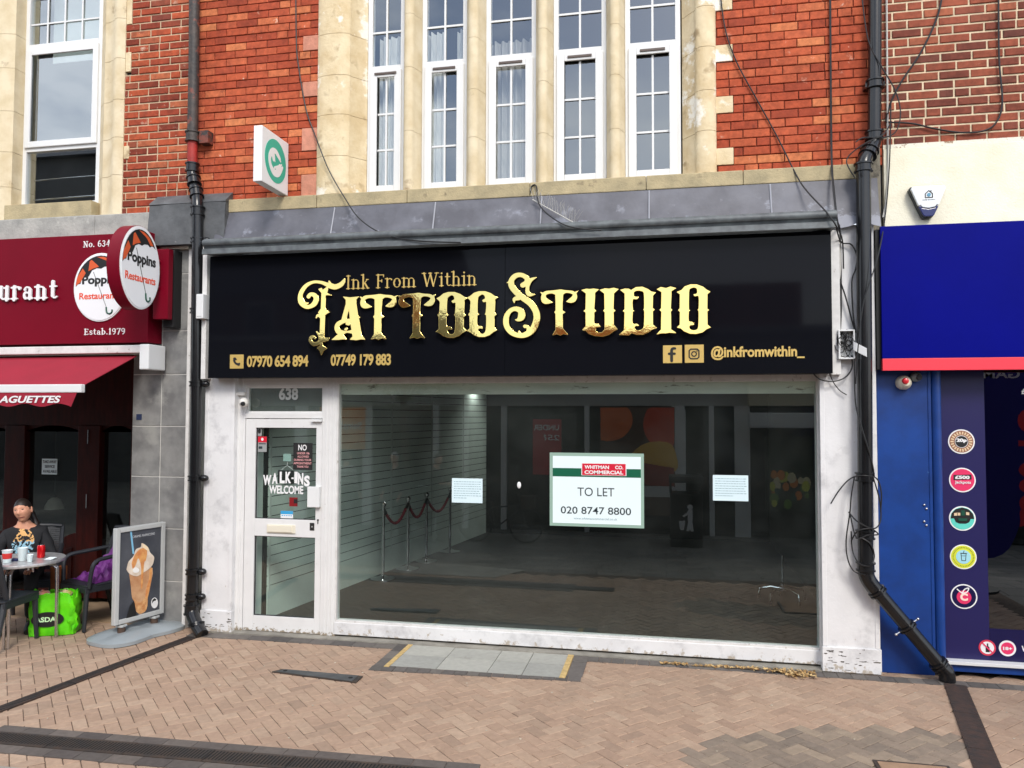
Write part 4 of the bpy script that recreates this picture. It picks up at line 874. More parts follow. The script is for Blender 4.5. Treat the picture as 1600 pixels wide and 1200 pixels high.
# timber shopfront, set back
yF = .62
ft = Z(100, 600, yF)+.25
zz = lambda py, px=120: Z(px, py, yF)
xx = lambda px: X(px, 760, yF)
mb = MB()
fr_t = zz(665)
mb.box(-9, xt0, yF, yF+.06, fr_t, 2.75)
for a, b in ((8, 39), (122, 156), (205, 222)): mb.box(xx(a), xx(b), yF-.02, yF+.06, .06, fr_t)
mb.box(-9, xx(8)-.5, yF, yF+.06, 0.06, fr_t)
tf = mb.build('timber_frame', wood, cafe, bevel=.006)
for a, b, zr in ((39, 122, 840), (156, 205, 905), (-60, 8, 840)):
    x0, x1 = xx(a), xx(b); z0 = zz(zr); n = 16
    pts = [(x0, .06), (x1, .06)]+[(x1+(x0-x1)*i/n, z0+.05*math.cos(2*math.pi*i/n)*1) for i in range(n+1)]
    MB().prism(pts, (0, yF+.04, 0), (1, 0, 0), (0, 0, 1), (0, -1, 0), .03).build('lower_panel', wood, cafe, bevel=.003)
    pts = [(x0+.06, .16), (x1-.06, .16)]+[(x1-.06+(x0-x1+.12)*i/n, z0-.16+.05*math.cos(2*math.pi*i/n)) for i in range(n+1)]
    MB().prism(pts, (0, yF+.012, 0), (1, 0, 0), (0, 0, 1), (0, -1, 0), .012).build('raised_moulding', wood, cafe, bevel=.005)
    pts = [(x0, fr_t+.02), (x0, fr_t-.07)]+[(x0+(x1-x0)*i/n, fr_t-.06+.06*math.sin(math.pi*i/n)) for i in range(n+1)]+[(x1, fr_t-.07), (x1, fr_t+.02)]
    MB().prism(pts, (0, yF+.045, 0), (1, 0, 0), (0, 0, 1), (0, -1, 0), .03).build('arched_head', wood, cafe, bevel=.003)
    MB().box(x0, x1, yF+.05, yF+.056, z0-.05, fr_t).build('pane', g_shop, cafe)
for z in (zz(680), zz(780)): MB().box(xx(137.5), xx(139), yF-.03, yF-.02, z-.09, z+.06).build('hinge', steel, cafe)
room('cafe_room', cafe, -9, xt0+.2, yF+.1, 5.5, 0, 2.8, M('cafe_wall', rgb(30,22,20), .9))
MB().box(-9, -4.86, -.1, 1.1, 2.76, 2.79).build('soffit', dark_in, cafe)
MB().box(-9, xt0+.06, .0, 1.0, 2.79, 3.8).build('fascia_core', dark_in, cafe)
n_ = P(77.5, 728, yF-.03)
t = thing('paper_notice', 'small white take away service notice on the cafe door glass', 'notice', (n_.x, yF+.03, n_.z)); 
q0, q1 = P(65.5, 741, yF+.04), P(90, 717, yF+.04)
MB().box(q0.x, q1.x, yF+.036, yF+.038, q0.z, q1.z).build('sheet', paper_w, t)
for i, s in enumerate(('TAKE AWAY', 'SERVICE', 'AVAILABLE')): letter('lettering', s, ink, t, (67+(i == 1)*3, 719+i*7.5, 88.5-(i == 1)*3, 723.5+i*7.5), yF+.035, .001, .02)
# café tables seen inside
t = thing('cafe_lamp', 'pale domed shade hanging inside the cafe behind the door glass', 'lamp shade', (*P(85, 780, 1.6)[:],))
p = P(85, 785, 1.6); MB().lathe([(.11, -.08), (.105, -.04), (.07, .03), (.03, .06)], p, 18).build('shade', M('pale_shade', rgb(200,196,180), .8), t, smooth=True)
MB().tube([(p.x, p.y, p.z+.06), (p.x, p.y, 2.8)], .006, 6).build('flex', cable_m, t)

# ================================================================== café fascia, logo signs, awning
cs = thing('fascia_sign', 'maroon cafe fascia sign with white serif lettering and round umbrella emblem', 'sign', (-6, -.2, 2.73))
yC = -.22; fx1 = -4.855
MB().box(-9, fx1, yC, .0, 2.735, 3.80).build('panel', maroon, cs, bevel=.004)
letter('lettering', 'urant', txt_w, cs, (-3, 441, 91, 472), yC-.012, .015, serif=.95)
letter('number_text', 'No. 634', txt_w, cs, (130, 376.5, 172, 387.5), yC, .004, serif=.8)
letter('date_text', 'Estab.1979', txt_w, cs, (131.5, 513, 195.5, 524), yC, .004, serif=.8)
def emblem(parent, c, ux, uz, nn, hw, hh, rim=None):
    c, ux, uz, nn = Vector(c), Vector(ux), Vector(uz), Vector(nn)
    T_ = lambda pts: [((p[0]-868)/135*hw, -(p[1]-525-(p[0]-868)*.13)/262*hh) for p in pts]
    MB().prism(disc_pts(48, hw, hh), c, ux, uz, nn, .004).build('face', logo_w, parent)
    rimp = lambda a0, a1, k=.955: [(868+135*k*math.cos(R(a)), 525-262*k*math.sin(R(a))+135*k*math.cos(R(a))*.13) for a in np.linspace(a0, a1, 14)]
    top = rimp(174, 36)
    scal = [(958,378),(945,372),(930,382),(915,368),(890,368),(872,380),(850,372),(825,385),(808,430),(790,432),(770,450),(765,480),(752,482),(740,500)]
    bl = MB().prism(T_(top+scal), c+nn*.004, ux, uz, nn, .0015).build('umbrella_print', txt_k, parent)
    mb = MB()
    for q in ([(741,492),(746,430),(775,360),(792,400),(764,470)], [(806,388),(812,310),(822,300),(862,362),(830,372)], [(850,282),(885,288),(925,318),(955,370),(935,372),(905,325)]): mb.prism(T_(q), c+nn*.0055, ux, uz, nn, .001)
    mb.build('umbrella_segment', logo_o, bl)
    place('lettering', text_mesh('Poppins', .035), txt_k, parent, c+ux*(-.70*hw)+uz*(.02*hh)+nn*.004, 1.5*hw, .34*hh, .002, (ux, uz, nn))
    place('lettering', text_mesh('Restaurants', .02), txt_o, parent, c+ux*(-.80*hw)+uz*(-.36*hh)+nn*.004, 1.6*hw, .20*hh, .002, (ux, uz, nn))
    k = [c+ux*a[0]+uz*a[1]+nn*.006 for a in T_([(833,400),(905,690)])]; MB().tube(k, .0025, 5).build('umbrella_stick', txt_k, parent)
    k = [c+ux*a[0]+uz*a[1]+nn*.006 for a in T_(smooth_path([(905,690),(908,730),(922,745),(935,735),(936,715)], 4))]; MB().tube(k, .008, 6).build('umbrella_handle', logo_g, parent)
e0 = P(158, 449, yC); hw_ = X(158,449,yC)-X(118.5,449,yC); hh_ = (Z(158,397,yC)-Z(158,500,yC))/2
emb = MB().prism(disc_pts(48, hw_+.012, hh_+.012), (e0.x, yC, e0.z), (1,0,0), (0,0,1), (0,-1,0), .012).build('emblem', txt_w, cs)
emblem(emb, (e0.x, yC-.013, e0.z), (1,0,0), (0,0,1), (0,-1,0), hw_, hh_)
rs = thing('projecting_sign', 'oval projecting sign with maroon rim and umbrella picture beside the fascia', 'sign', (-4.75, -.55, 3.37))
cS = Vector((-4.70, -.55, 3.385)); hw2, hh2 = .275, .385; ux, uz, nn = Vector((0,1,0)), Vector((0,0,1)), Vector((1,0,0))
MB().prism(disc_pts(56, hw2, hh2), cS-nn*.13, ux, uz, nn, .128).build('drum', maroon, rs, smooth=True, angle=30)
MB().prism(disc_pts(56, hw2-.004, hh2-.004), cS-nn*.002, ux, uz, nn, .004).build('white_rim', txt_w, rs)
emblem(rs, cS+nn*.002, ux, uz, nn, hw2-.018, hh2-.018)
MB().box(X(243,440,-.2), X(266,440,-.2), -.23, -.16, Z(255,499,-.2), Z(255,390,-.2)).build('wall_bracket', maroon, rs, bevel=.004)
MB().tube([(-4.76, -.3, 3.5), (-4.72, -.18, 3.5)], .018, 8).tube([(-4.76, -.3, 3.25), (-4.72, -.18, 3.25)], .018, 8).build('bracket_arm', maroon, rs)
MB().box(X(259,450,-.1), X(275,450,-.1), -.13, -.01, Z(265,512,-.1), Z(265,392,-.1)).build('back_plate', black_flat, rs)
# awning
aw = thing('awning', 'maroon cloth awning with white front bar and scalloped valance over the cafe front', 'awning', (-6.2, -.3, 2.6))
MB().box(-9, X(236,555,-.2), -.26, -.05, Z(150,553,-.2), Z(150,541,-.2)).build('roller_box', white_strip, aw, bevel=.008)
xe = X(243,560,-.2)
MB().box(xe-.10, xe, -.30, -.05, Z(240,578,-.2), Z(240,539,-.2)).build('end_bracket', upvc, aw, bevel=.01)
yo = -.90; xo = -4.985; zi, zo = Z(212,556,-.2), 2.29
MB().add([(-9, -.2, zi), (xo, -.2, zi), (xo, yo, zo), (-9, yo, zo)]+[(-9, -.2, zi-.006), (xo, -.2, zi-.006), (xo, yo, zo-.006), (-9, yo, zo-.006)], [(0,1,2,3), (7,6,5,4), (0,4,5,1), (1,5,6,2), (2,6,7,3)]).build('canopy', fabric, aw)
MB().box(-9, xo+.02, yo-.03, yo+.02, Z(60,613.5,yo-.03), Z(60,600.5,yo-.03)).build('front_bar', upvc, aw, bevel=.008)
n = 60; x_a = -9; vs = []
for i in range(n*3+1):
    x = x_a+(xo-.02-x_a)*i/(n*3); vs += [(x, yo-.024, Z(60,612,yo-.03)), (x-.07*max(0, 1-(xo-x)/.09), yo-.03, Z(60,633,yo-.03)-.014*math.cos((x-xo)*2*math.pi/.34+.6))]
vm = MB().add(vs, [(2*i, 2*i+2, 2*i+3, 2*i+1) for i in range(n*3)]).build('valance', fabric, aw)
letter('lettering', 'AGUETTES', txt_w, vm, (-2, 618.5, 95, 629.5), yo-.033, .002, .03, .25)
for x in (-5.35, -7.6): MB().tube([(x, -.2, 2.52), (x+.05, -.55, 2.40), (x, yo, zo-.03)], .02, 8).build('folding_arm', upvc, aw)

# ================================================================== betting-style blue shop (right)
blue = thing('blue_shop_building', 'brick building with cream render band over the dark blue shopfront', 'building', (3, .3, 0))
zb = lambda py, px=1480: Z(px, py, 0)
zcr0, zcr1 = 3.52, zb(228)
brickwork('brick_wall', brick_brown, mortar_cream, blue, zcr1+.03, 8.6, lambda z: [(xP1+.002, 7.0)], seed=8, j=.015, depth=.008, bl=.218)
MB().box(xP1, 7, .03, .3, 3.3, 8.6).build('wall_core', dark_in, blue)
MB().box(xP1+.004, 7, -.02, .3, zcr0, zcr1).build('render_band', cream, blue, bevel=.006)
MB().box(xP1+.004, 7, -.012, .05, zcr1+.002, zcr1+.035).build('mortar_fillet', M('white_mortar', rgb(226,222,206), .9, bump=.5, dirt=(18, .55, .62, rgb(150,120,96))), blue)
MB().box(X(1352,300,-.06), X(1377,300,-.06), -.05, .1, 3.55, 4.25).build('cement_pier', M('grey_cement', rgb(128,122,108), .95, bump=.8, bs=25, dirt=(7, .55, .65, rgb(84,80,72))), blue, bevel=.006)
bs_ = thing('fascia_sign', 'plain royal blue fascia panel with red strip along its bottom edge', 'sign', (3, -.18, 2.41))
yB = -.18; bx0 = 1.69
MB().box(bx0, 7, yB, yB+.03, Z(1480,559,yB), 3.562).build('panel', royal, bs_, bevel=.003)
MB().box(bx0, 7, yB-.008, yB+.03, 2.408, Z(1480,559,yB)-.002).build('red_strip', red_p, bs_, bevel=.002)
MB().box(bx0-.03, 7, yB+.031, .0, 2.42, 3.545).build('sign_box', black_flat, bs_)
xc0, xc1, xc2 = X(1371,800), X(1455,800), X(1472,800)
mb = MB(); mb.box(xc0, xc1-.004, -.03, .2, .0, 2.6); mb.box(xc1-.02, xc1+.004, -.036, .19, .03, 2.6); mb.build('blue_column', blue_p, blue, bevel=.004)
pr = [(xc1+.006, .2)]+[(xc1+.006+(xc2-xc1-.006)*(1-math.cos(a))/2*1.0, -.02-.035*math.sin(a)) for a in np.linspace(0, math.pi, 10)]+[(xc2, .2)]
MB().extz(pr, .03, 2.6).build('corner_moulding', blue_p, blue, smooth=True)
for q in ((1444.5,789),(1448,795),(1444.5,815),(1448,821)):
    b_ = P(*q, -.04); MB().ball((b_.x, -.037, b_.z), .009, .006, .009, 8, 6).build('bolt', steel, blue, smooth=True)
MB().box(xc2-.01, 7, -.02, .2, .04, .10).build('shopfront_sill', blue_p, blue, bevel=.004); MB().box(xc2-.01, 7, -.05, .12, .10, .125).build('sill_trim', upvc, blue, bevel=.003)
MB().box(xc2, 7, .04, .048, .125, 2.6).build('pane', g_dark, blue)
MB().box(xc2, X(1541,780,.04), .036, .0395, .125, 2.42).build('vinyl_strip', M('navy_vinyl_strip', rgb(26,22,78), .4), blue)
MB().box(X(1541,780,.04)+.002, 7, .036, .0395, .125, Z(1570,983,.04)).build('vinyl_band', navy, blue)
room('betting_room', blue, xc2, 7, .1, 4, 0, 2.7, dark_in)
MB().box(xc2, 7, -.03, .3, 2.6, 3.5).build('fascia_core', dark_in, blue)
yK = .034
def sticker(label, px, py, r, base, parts):
    c = P(px, py, yK); rad = X(px+r, py, yK)-c.x
    t = tag(MB().prism(disc_pts(40, rad, rad), (c.x, yK, c.z), (1,0,0), (0,0,1), (0,-1,0), .002).build('sticker', base), label, 'sticker', 'round stickers on the blue shop window')
    d = .002
    for (nm, kind, mat, *a) in parts:
        d += .0012
        if kind == 'disc': MB().prism([(p[0]*a[0]*rad+(a[2]*rad if len(a) > 2 else 0), p[1]*(a[1] if len(a) > 1 else a[0])*rad+(a[3]*rad if len(a) > 3 else 0)) for p in disc_pts(36)], (c.x, yK-d+.0012, c.z), (1,0,0), (0,0,1), (0,-1,0), .001).build(nm, mat, t)
        elif kind == 'poly': MB().prism([(p[0]*rad, p[1]*rad) for p in a[0]], (c.x, yK-d+.0012, c.z), (1,0,0), (0,0,1), (0,-1,0), .001).build(nm, mat, t)
        elif kind == 'text': place(nm, text_mesh(a[0], a[5] if len(a) > 5 else .03), mat, t, (c.x+a[1]*rad, yK-d+.001, c.z+a[2]*rad), a[3]*rad, a[4]*rad, .001)
        elif kind == 'line': place(nm, loops_mesh(sdf_loops(a[0], .06)), mat, t, (c.x+a[1]*rad, yK-d+.001, c.z+a[2]*rad), a[3]*rad, None, .001)
        elif kind == 'ring':
            mb = MB(); n = a[2]
            for i in range(n):
                an = 2*math.pi*i/n; u, v = math.cos(an)*a[0]*rad, math.sin(an)*a[0]*rad; s = a[1]*rad
                ca, sa = math.cos(an), math.sin(an)
                mb.prism([(u+ca*s*1.2-sa*s*.55, v+sa*s*1.2+ca*s*.55), (u-ca*s*1.2-sa*s*.55, v-sa*s*1.2+ca*s*.55), (u-ca*s*1.2+sa*s*.55, v-sa*s*1.2-ca*s*.55), (u+ca*s*1.2+sa*s*.55, v+sa*s*1.2-ca*s*.55)], (c.x, yK-d+.0012, c.z), (1,0,0), (0,0,1), (0,-1,0), .001)
            mb.build(nm, mat, t)
pinkm = M('sticker_pink', rgb(222,52,100), .4); tealm = M('sticker_mint', rgb(96,206,190), .4); yel = M('sticker_lime', rgb(214,220,60), .4); skyb = M('sticker_sky', rgb(160,214,226), .4); brn = M('sticker_brown', rgb(150,104,80), .4); bei = M('sticker_beige', rgb(222,196,160), .4)
sticker('round 20p sticker with a brown roulette wheel, top of the sticker column', 1502, 690, 21, txt_w, [('wheel', 'disc', brn, .9), ('pocket', 'ring', bei, .70, .10, 22), ('inner_ring', 'disc', txt_w, .5), ('centre', 'disc', txt_k, .46), ('lettering', 'text', txt_w, '20p', -.38, -.10, .76, .36, .06)])
sticker('round pink jackpot sticker with £500 in white', 1503.5, 750, 21, txt_w, [('pink_field', 'disc', pinkm, .9), ('black_bar', 'poly', txt_k, [(-.66,-.02),(.68,.06),(.68,.46),(-.66,.40)]), ('lettering', 'text', txt_w, '£500', -.56, .08, 1.1, .28, .05), ('lettering', 'text', txt_w, 'Jackpots', -.58, -.36, 1.2, .3, .02)])
sticker('round sticker with black gaming machine picture over a mint green rim', 1503.5, 810, 21, txt_w, [('mint_field', 'disc', tealm, .9), ('picture', 'poly', txt_k, [(-.62,-.02),(-.5,-.3),(-.25,-.42),(.25,-.42),(.5,-.3),(.62,-.02),(.88,-.02),(.8,.4),(.5,.74),(0,.9),(-.5,.74),(-.8,.4),(-.88,-.02)]), ('machine_screen', 'poly', bei, [(-.62,.2),(-.4,.22),(-.4,.46),(-.62,.42)]), ('machine_screen', 'poly', bei, [(-.36,.24),(-.16,.24),(-.16,.46),(-.36,.46)]), ('machine_screen', 'poly', logo_g, [(-.08,.24),(.18,.24),(.18,.66),(-.08,.66)]), ('machine_screen', 'poly', bei, [(.26,.3),(.5,.28),(.5,.5),(.26,.54)]), ('machine_panel', 'poly', logo_g, [(-.3,-.2),(.3,-.2),(.34,.02),(-.34,.02)])])
sticker('round lime yellow sticker with a drinks cup picture', 1505, 870, 21, txt_w, [('lime_field', 'disc', yel, .92), ('rim_mark', 'ring', M('olive_ink', rgb(110,120,40), .5), .76, .045, 40), ('blue_field', 'disc', skyb, .56), ('cup_outline', 'line', ink, [[(-3,4,.35),(-2.2,-5,.35),(2.2,-5,.35),(3,4,.35),(-3,4,.35)], [(-3.5,4.3,.4),(3.5,4.3,.4)], [(0,4.4,.3),(.6,7.5,.3)], [(-2.5,1,.25),(2.6,1,.25)]], -.24, -.32, .5)])
sticker('round dark sticker with a pink cherry bearing a C, bottom of the sticker column', 1506, 932, 21, txt_w, [('dark_field', 'disc', navy, .9), ('cherry', 'disc', pinkm, .55, .55, 0, -.05), ('stalk', 'line', txt_w, [smooth_path([(0,0,.35),(1.5,2.6,.35),(4,3.6,.35),(3,1,.35),(0,0,.35)], 5), [(0,0,.35),(-3,2.6,.35)]], -.55, .22, .95), ('lettering', 'text', M('pale_pink', rgb(250,214,200), .4), 'C', -.3, -.34, .58, .62, .06)])
sticker('small round no bottles prohibition sticker on the navy band', 1542.5, 1012, 13.5, M('prohibition_red', rgb(206,56,80), .4), [('white_field', 'disc', txt_w, .78), ('bottle', 'poly', txt_k, [(-.2,-.55),(.25,-.55),(.25,.05),(.1,.25),(.1,.55),(-.05,.55),(-.05,.25),(-.2,.05)]), ('bar', 'poly', pinkm, [(-.64,.52),(-.52,.64),(.64,-.52),(.52,-.64)])])
sticker('small round pink 18+ sticker on the navy band', 1574, 1013, 13.5, txt_w, [('pink_field', 'disc', pinkm, .76), ('lettering', 'text', txt_w, '18+', -.52, -.22, 1.05, .42, .04)])
tag(letter('window_lettering', 'W', txt_w, None, (1596.5, 1009, 1606, 1018), .036, .001, .03), 'white letter W at the photo edge on the navy window band', 'lettering')
tag(letter('window_lettering', '£', txt_w, None, (1596, 607, 1603, 616), .036, .001, .03), 'white pound sign on the blue shop glass under the fascia', 'lettering')

# ================================================================== drainpipes
def collar(mb, p, d, r, L=.09):
    p, d = Vector(p), Vector(d).normalized()
    mb.tube([p-d*L/2, p-d*(L/2-.012), p-d*(L/2-.013), p+d*(L/2-.013), p+d*(L/2-.012), p+d*L/2], [r*1.30, r*1.30, r*1.15, r*1.15, r*1.32, r*1.32], 16)
pl = thing('drainpipe', 'black drainpipe left of the tattoo shop with rusty iron upper length and kicked foot', 'drainpipe', (-4.35, -.12, 0))
yp = -.16; r_ = .052
def pp(px, py, y=yp): return P(px, py, y)
up = [pp(305, -180, -.08), pp(303, 100, -.08), pp(301, 205, -.08)]
MB().tube(up, .05, 14).build('iron_pipe', pipe_iron, pl, smooth=True)
MB().tube([pp(301, 207, -.08), pp(300.5, 258, -.08)], .047, 14).build('red_pipe', pipe_red, pl, smooth=True)
mb = MB(); collar(mb, pp(301, 214, -.08), (0,0,1), .055, .10); mb.box(pp(312,214,-.08).x, pp(326,214,-.08).x, -.09, 0, pp(312,224,-.08).z, pp(312,205,-.08).z); mb.build('iron_bracket', pipe_iron, pl, smooth=True)
low = [pp(300.5, 256, -.08), pp(300.5, 274, -.085), pp(304, 290, -.10), pp(307.5, 306, -.14), pp(308.5, 322, -.17), pp(309, 340, -.175), pp(307, 600, -.165), pp(303, 860, -.15), pp(300, 945, -.15)]
MB().tube([low[0]]+[Vector(q) for q in smooth_path(low[1:6], 5)]+low[6:], r_, 18).build('pipe', pipe_m, pl, smooth=True)
for a, b in ((pp(300.5,262,-.08), 0), (pp(303,283,-.095), .3), (pp(307,302,-.13), .3), (pp(309,330,-.17), 0)):
    mb = MB(); collar(mb, a, (b, -b*.6, 1) if b == 0 else (-b, b*.8, 1), r_, .085); mb.build('pipe_collar', pipe_m, pl, smooth=True)
def clip(parent, c, r, ear=1):
    mb = MB(); collar(mb, c, (0,0,1), r, .05); mb.ball((c[0]+ear*(r+.035), c[1]+.01, c[2]), .045, .035, .032, 10, 7); mb.box(min(c[0], c[0]+ear*.08), max(c[0], c[0]+ear*.08), c[1]+.01, c[1]+.14, c[2]-.02, c[2]+.02)
    mb.build('pipe_clip', pipe_m, parent, smooth=True)
for px, py in ((309, 376), (308, 486), (307, 600), (305, 747), (301.5, 893), (300.5, 932)): clip(pl, pp(px, py, -.16), r_)
foot = [pp(300, 940, -.15), pp(300, 955, -.16), pp(303, 967, -.19), pp(309, 980, -.23), pp(316, 992, -.27)]
MB().tube(smooth_path(foot, 4), [.058]*(len(foot)*4-3), 16).build('shoe', pipe_m, pl, smooth=True)
mb = MB(); collar(mb, pp(299.5, 952, -.155), (0,0,1), .056, .09); mb.build('pipe_collar', pipe_m, pl, smooth=True); mb = MB(); collar(mb, pp(307, 976, -.22), (-.35, .3, 1), .056, .03); mb.build('pipe_collar', pipe_m, pl, smooth=True)
pr_ = thing('drainpipe', 'black drainpipe right of the tattoo shop with swan neck and slanting lower length', 'drainpipe', (1.6, -.15, 0))
yq = -.20; r_ = .056
upq = [pp(1368, -200, -.08), pp(1367, 60, -.08), pp(1366, 205, -.08)]
MB().tube(upq, r_*.92, 16).build('upper_pipe', pipe_m, pr_, smooth=True)
sw_ = [pp(1366, 205, -.08), pp(1366, 218, -.08), pp(1362, 232, -.11), pp(1353, 246, -.17), pp(1349, 262, -.2), pp(1349, 280, -.2)]
MB().tube(smooth_path(sw_, 5), r_, 16).build('swan_neck', pipe_m, pr_, smooth=True)
mid = [pp(1349, 270, yq), pp(1351, 560, yq), pp(1352.5, 880, yq)]
el_ = smooth_path([pp(1352.5, 878, yq), pp(1353, 895, yq), pp(1358, 908, yq), pp(1368, 921, yq)], 5)
end = [pp(1368, 921, yq), pp(1474, 1046, -.17)]
MB().tube(mid, r_, 18).build('pipe', pipe_m, pr_, smooth=True)
MB().tube(el_, r_*1.06, 18).build('bend', pipe_m, pr_, smooth=True); MB().tube(end, r_*.95, 18).build('slanting_pipe', pipe_m, pr_, smooth=True)
MB().tube(smooth_path([pp(1472, 1043, -.17), pp(1478, 1049, -.17), pp(1480, 1056, -.17), pp(1480, 1064, -.17)], 4), r_*1.05, 16).build('shoe', pipe_m, pr_, smooth=True)
for c, d in ((pp(1367,132,-.08), (0,0,1)), (pp(1366,212,-.08), (0,0,1)), (pp(1349,262,yq), (0,0,1)), (pp(1357.5,239,-.14), (.5,.5,1)), (pp(1351,745,yq), (0,0,1)), (pp(1352,835,yq), (0,0,1)), (pp(1352.5,885,yq), (0,0,1))):
    mb = MB(); collar(mb, c, d, r_, .07); mb.build('pipe_collar', pipe_m, pr_, smooth=True)
dv = (end[1]-end[0]).normalized()
for t in (.03, .47, .93):
    c = end[0].lerp(end[1], t); mb = MB(); collar(mb, c, dv, r_*.97, .035); mb.build('pipe_collar', pipe_m, pr_, smooth=True)
    if t == .47:
        pz = dv.cross(Vector((0,1,0))).normalized()
        for s in (-1, 1): MB().tube([c+pz*s*r_, c+pz*s*(r_+.04)], .006, 6).ball(c+pz*s*(r_+.045), .012, .012, .012, 8, 6).build('clip_bolt', steel, pr_, smooth=True)
for s in (-1, 1): MB().box(pp(1367,132,-.08).x+s*.055-.02, pp(1367,132,-.08).x+s*.055+.02, -.09, 0, pp(1367,136,-.08).z, pp(1367,128,-.08).z).build('wall_lug', pipe_m, pr_)
# ================================================================== cables
def cable(label, pts, y=-.02, r=.006, mat=None, k=6, group=None):
    ps = [Vector(q) if len(q) > 3 else (P(q[0], q[1], q[2]) if len(q) == 3 else P(q[0], q[1], y)) for q in pts]
    return tag(MB().tube(smooth_path(ps, k), r, 6).build('cable', mat or cable_m, smooth=True), label, 'cable', group)
cable('black cable down the brick left of the stone jamb and over the sill', [(462,-40),(463,60),(466,100),(478,170),(490,205,-.02),(500,232,-.11),(515,268,-.11),(538,308,-.12),(562,342,-.24),(600,366,-.34),(650,376,-.38),(720,379,-.39)], -.015)
cable('black cable slanting across the right brick pier down to the junction box', [(1124,-30),(1132,40),(1150,95),(1185,160),(1215,215),(1245,275,-.09),(1262,300,-.2),(1290,330,-.36),(1306,352,-.39),(1316,375,-.2),(1318,420,-.15)], -.02)
cable('straight black cable hanging down the right brick pier beside the drainpipe', [(1297,-30),(1298,120),(1299,220),(1300,265,-.09),(1303,300,-.2),(1308,345,-.3),(1312,365,-.16),(1314,470,-.15),(1312,520,-.15)], -.02, .009)
cable('thick black cable looping across the right hand brickwork to the swan neck', [(1474,-20),(1465,25),(1440,80),(1410,125),(1392,160),(1384,190)], -.02, .008)
cable('black cable dropping on the right building and swinging back to the drainpipe', [(1560,-20),(1561,90),(1566,160),(1556,192),(1535,205),(1500,207),(1460,201),(1425,193),(1385,191)], -.02, .007)
cable('thin cable curling round the swan neck of the right drainpipe', [(1345,-20,-.14),(1356,60,-.14),(1375,100,-.14),(1398,140,-.14),(1407,175,-.14),(1400,205,-.14),(1380,215,-.14),(1350,215,-.16),(1337,222,-.2)], -.14, .005)
cable('loose black loop beside the swan neck of the right drainpipe', [(1336,278,-.24),(1326,262,-.24),(1323,250,-.2),(1332,238,-.2),(1355,222,-.2),(1380,210,-.15),(1390,195,-.1)], -.2, .005)
cable('cable running down the cream render beside the right drainpipe', [(1392,160,-.04),(1390,250,-.06),(1384,330,-.1),(1372,400,-.27),(1350,470,-.28),(1341,540,-.28),(1337,600,-.26)], -.1, .005)
cable('white cable down the joint between the two brick buildings', [(1385,-30),(1386,100),(1387,230),(1386,300,-.03),(1380,340,-.1)], -.02, .008, cable_w)
cable('grey cable bundle on the white pilaster above the junction box', [(1310,360,-.16),(1313,420,-.16),(1306,470,-.16),(1312,520,-.16)], -.15, .007, cable_w)
cable('black loop of cable on the white pilaster above the junction box', [(1306,352,-.3),(1314,378,-.16),(1330,382,-.16),(1339,400,-.17),(1337,420,-.16),(1331,440,-.16),(1333,490,-.16),(1337,520,-.16)], -.16, .006)
cable('long thin cable sagging on the white pilaster from gutter to junction box', [(1312,375,-.16),(1305,400,-.16),(1308,425,-.16),(1320,460,-.16),(1331,500,-.16),(1335,515,-.16)], -.16, .006)
cable('black cable drooping under the sign corner and round the junction box', [(1268,580,-.2),(1280,592,-.2),(1300,596,-.18),(1320,590,-.17),(1331,575,-.17),(1331,555,-.17)], -.18, .006)
cable('short loose cable end hanging on the pilaster below the sign', [(1296,583,-.17),(1302,597,-.15),(1312,610,-.15),(1323,617,-.15)], -.15, .004)
cable('long black cable draped down the front of the right drainpipe', [(1335,560,-.26),(1336,620,-.26),(1341,650,-.27),(1353,690,-.27),(1363,725,-.24),(1366,745,-.22)], -.26, .006)
for i, (lb, pts) in enumerate((('upper loop of loose black cable round the right drainpipe', [(1298,787),(1312,765),(1330,747),(1352,743),(1370,748),(1377,770),(1376,800)]),
    ('long loop of black cable hanging left of the right drainpipe', [(1335,745),(1330,775),(1328,800),(1322,845),(1325,875),(1335,893),(1352,898)]),
    ('crossing loop of black cable round the middle of the right drainpipe', [(1326,800),(1340,815),(1365,826),(1376,812),(1374,780),(1364,745)]),
    ('low loop of black cable around the bend of the right drainpipe', [(1330,830),(1332,860),(1342,880),(1358,884),(1366,870),(1360,850),(1345,840)]),
    ('tight coil of black cable tied to the right drainpipe', [(1328,802),(1338,840),(1356,836),(1372,835),(1360,826),(1340,830),(1330,845)]))):
    cable(lb, [(a, b, -.265 if 1335 < a < 1366 else -.22) for a, b in pts], -.24, .0055)
jb = thing('junction_box', 'open white cable junction box full of wires beside the sign end', 'junction box', P(1322,540,-.14))
q0, q1 = P(1308,562,-.14), P(1333,516,-.14)
mb = MB(); ring_frame(mb, q0.x, q1.x, q0.z, q1.z, -.20, -.125, .012); mb.box(q0.x, q1.x, -.135, -.125, q0.z, q1.z); mb.build('case', upvc, jb, bevel=.003)
a0 = P(1334,543,-.24); MB().hexa([(a0.x, -.22, a0.z-.02), (a0.x+.09, -.26, a0.z-.08), (a0.x+.09, -.27, a0.z-.08), (a0.x, -.23, a0.z-.02)], [(a0.x, -.22, a0.z+.05), (a0.x+.09, -.26, a0.z-.01), (a0.x+.09, -.27, a0.z-.01), (a0.x, -.23, a0.z+.05)]).build('hanging_lid', upvc, jb, bevel=.003)
rg = random.Random(6); mb = MB()
for i in range(12):
    c = Vector((rg.uniform(q0.x+.02, q1.x-.02), rg.uniform(-.21, -.15), rg.uniform(q0.z+.03, q1.z-.03))); rr_ = rg.uniform(.03, .07)
    mb.tube([(c.x+rr_*math.cos(t*.7+i)*.7, c.y+.02*math.sin(t), c.z+rr_*math.sin(t*.7+i)) for t in range(9)], .004, 5)
mb.build('wires', cable_m, jb)
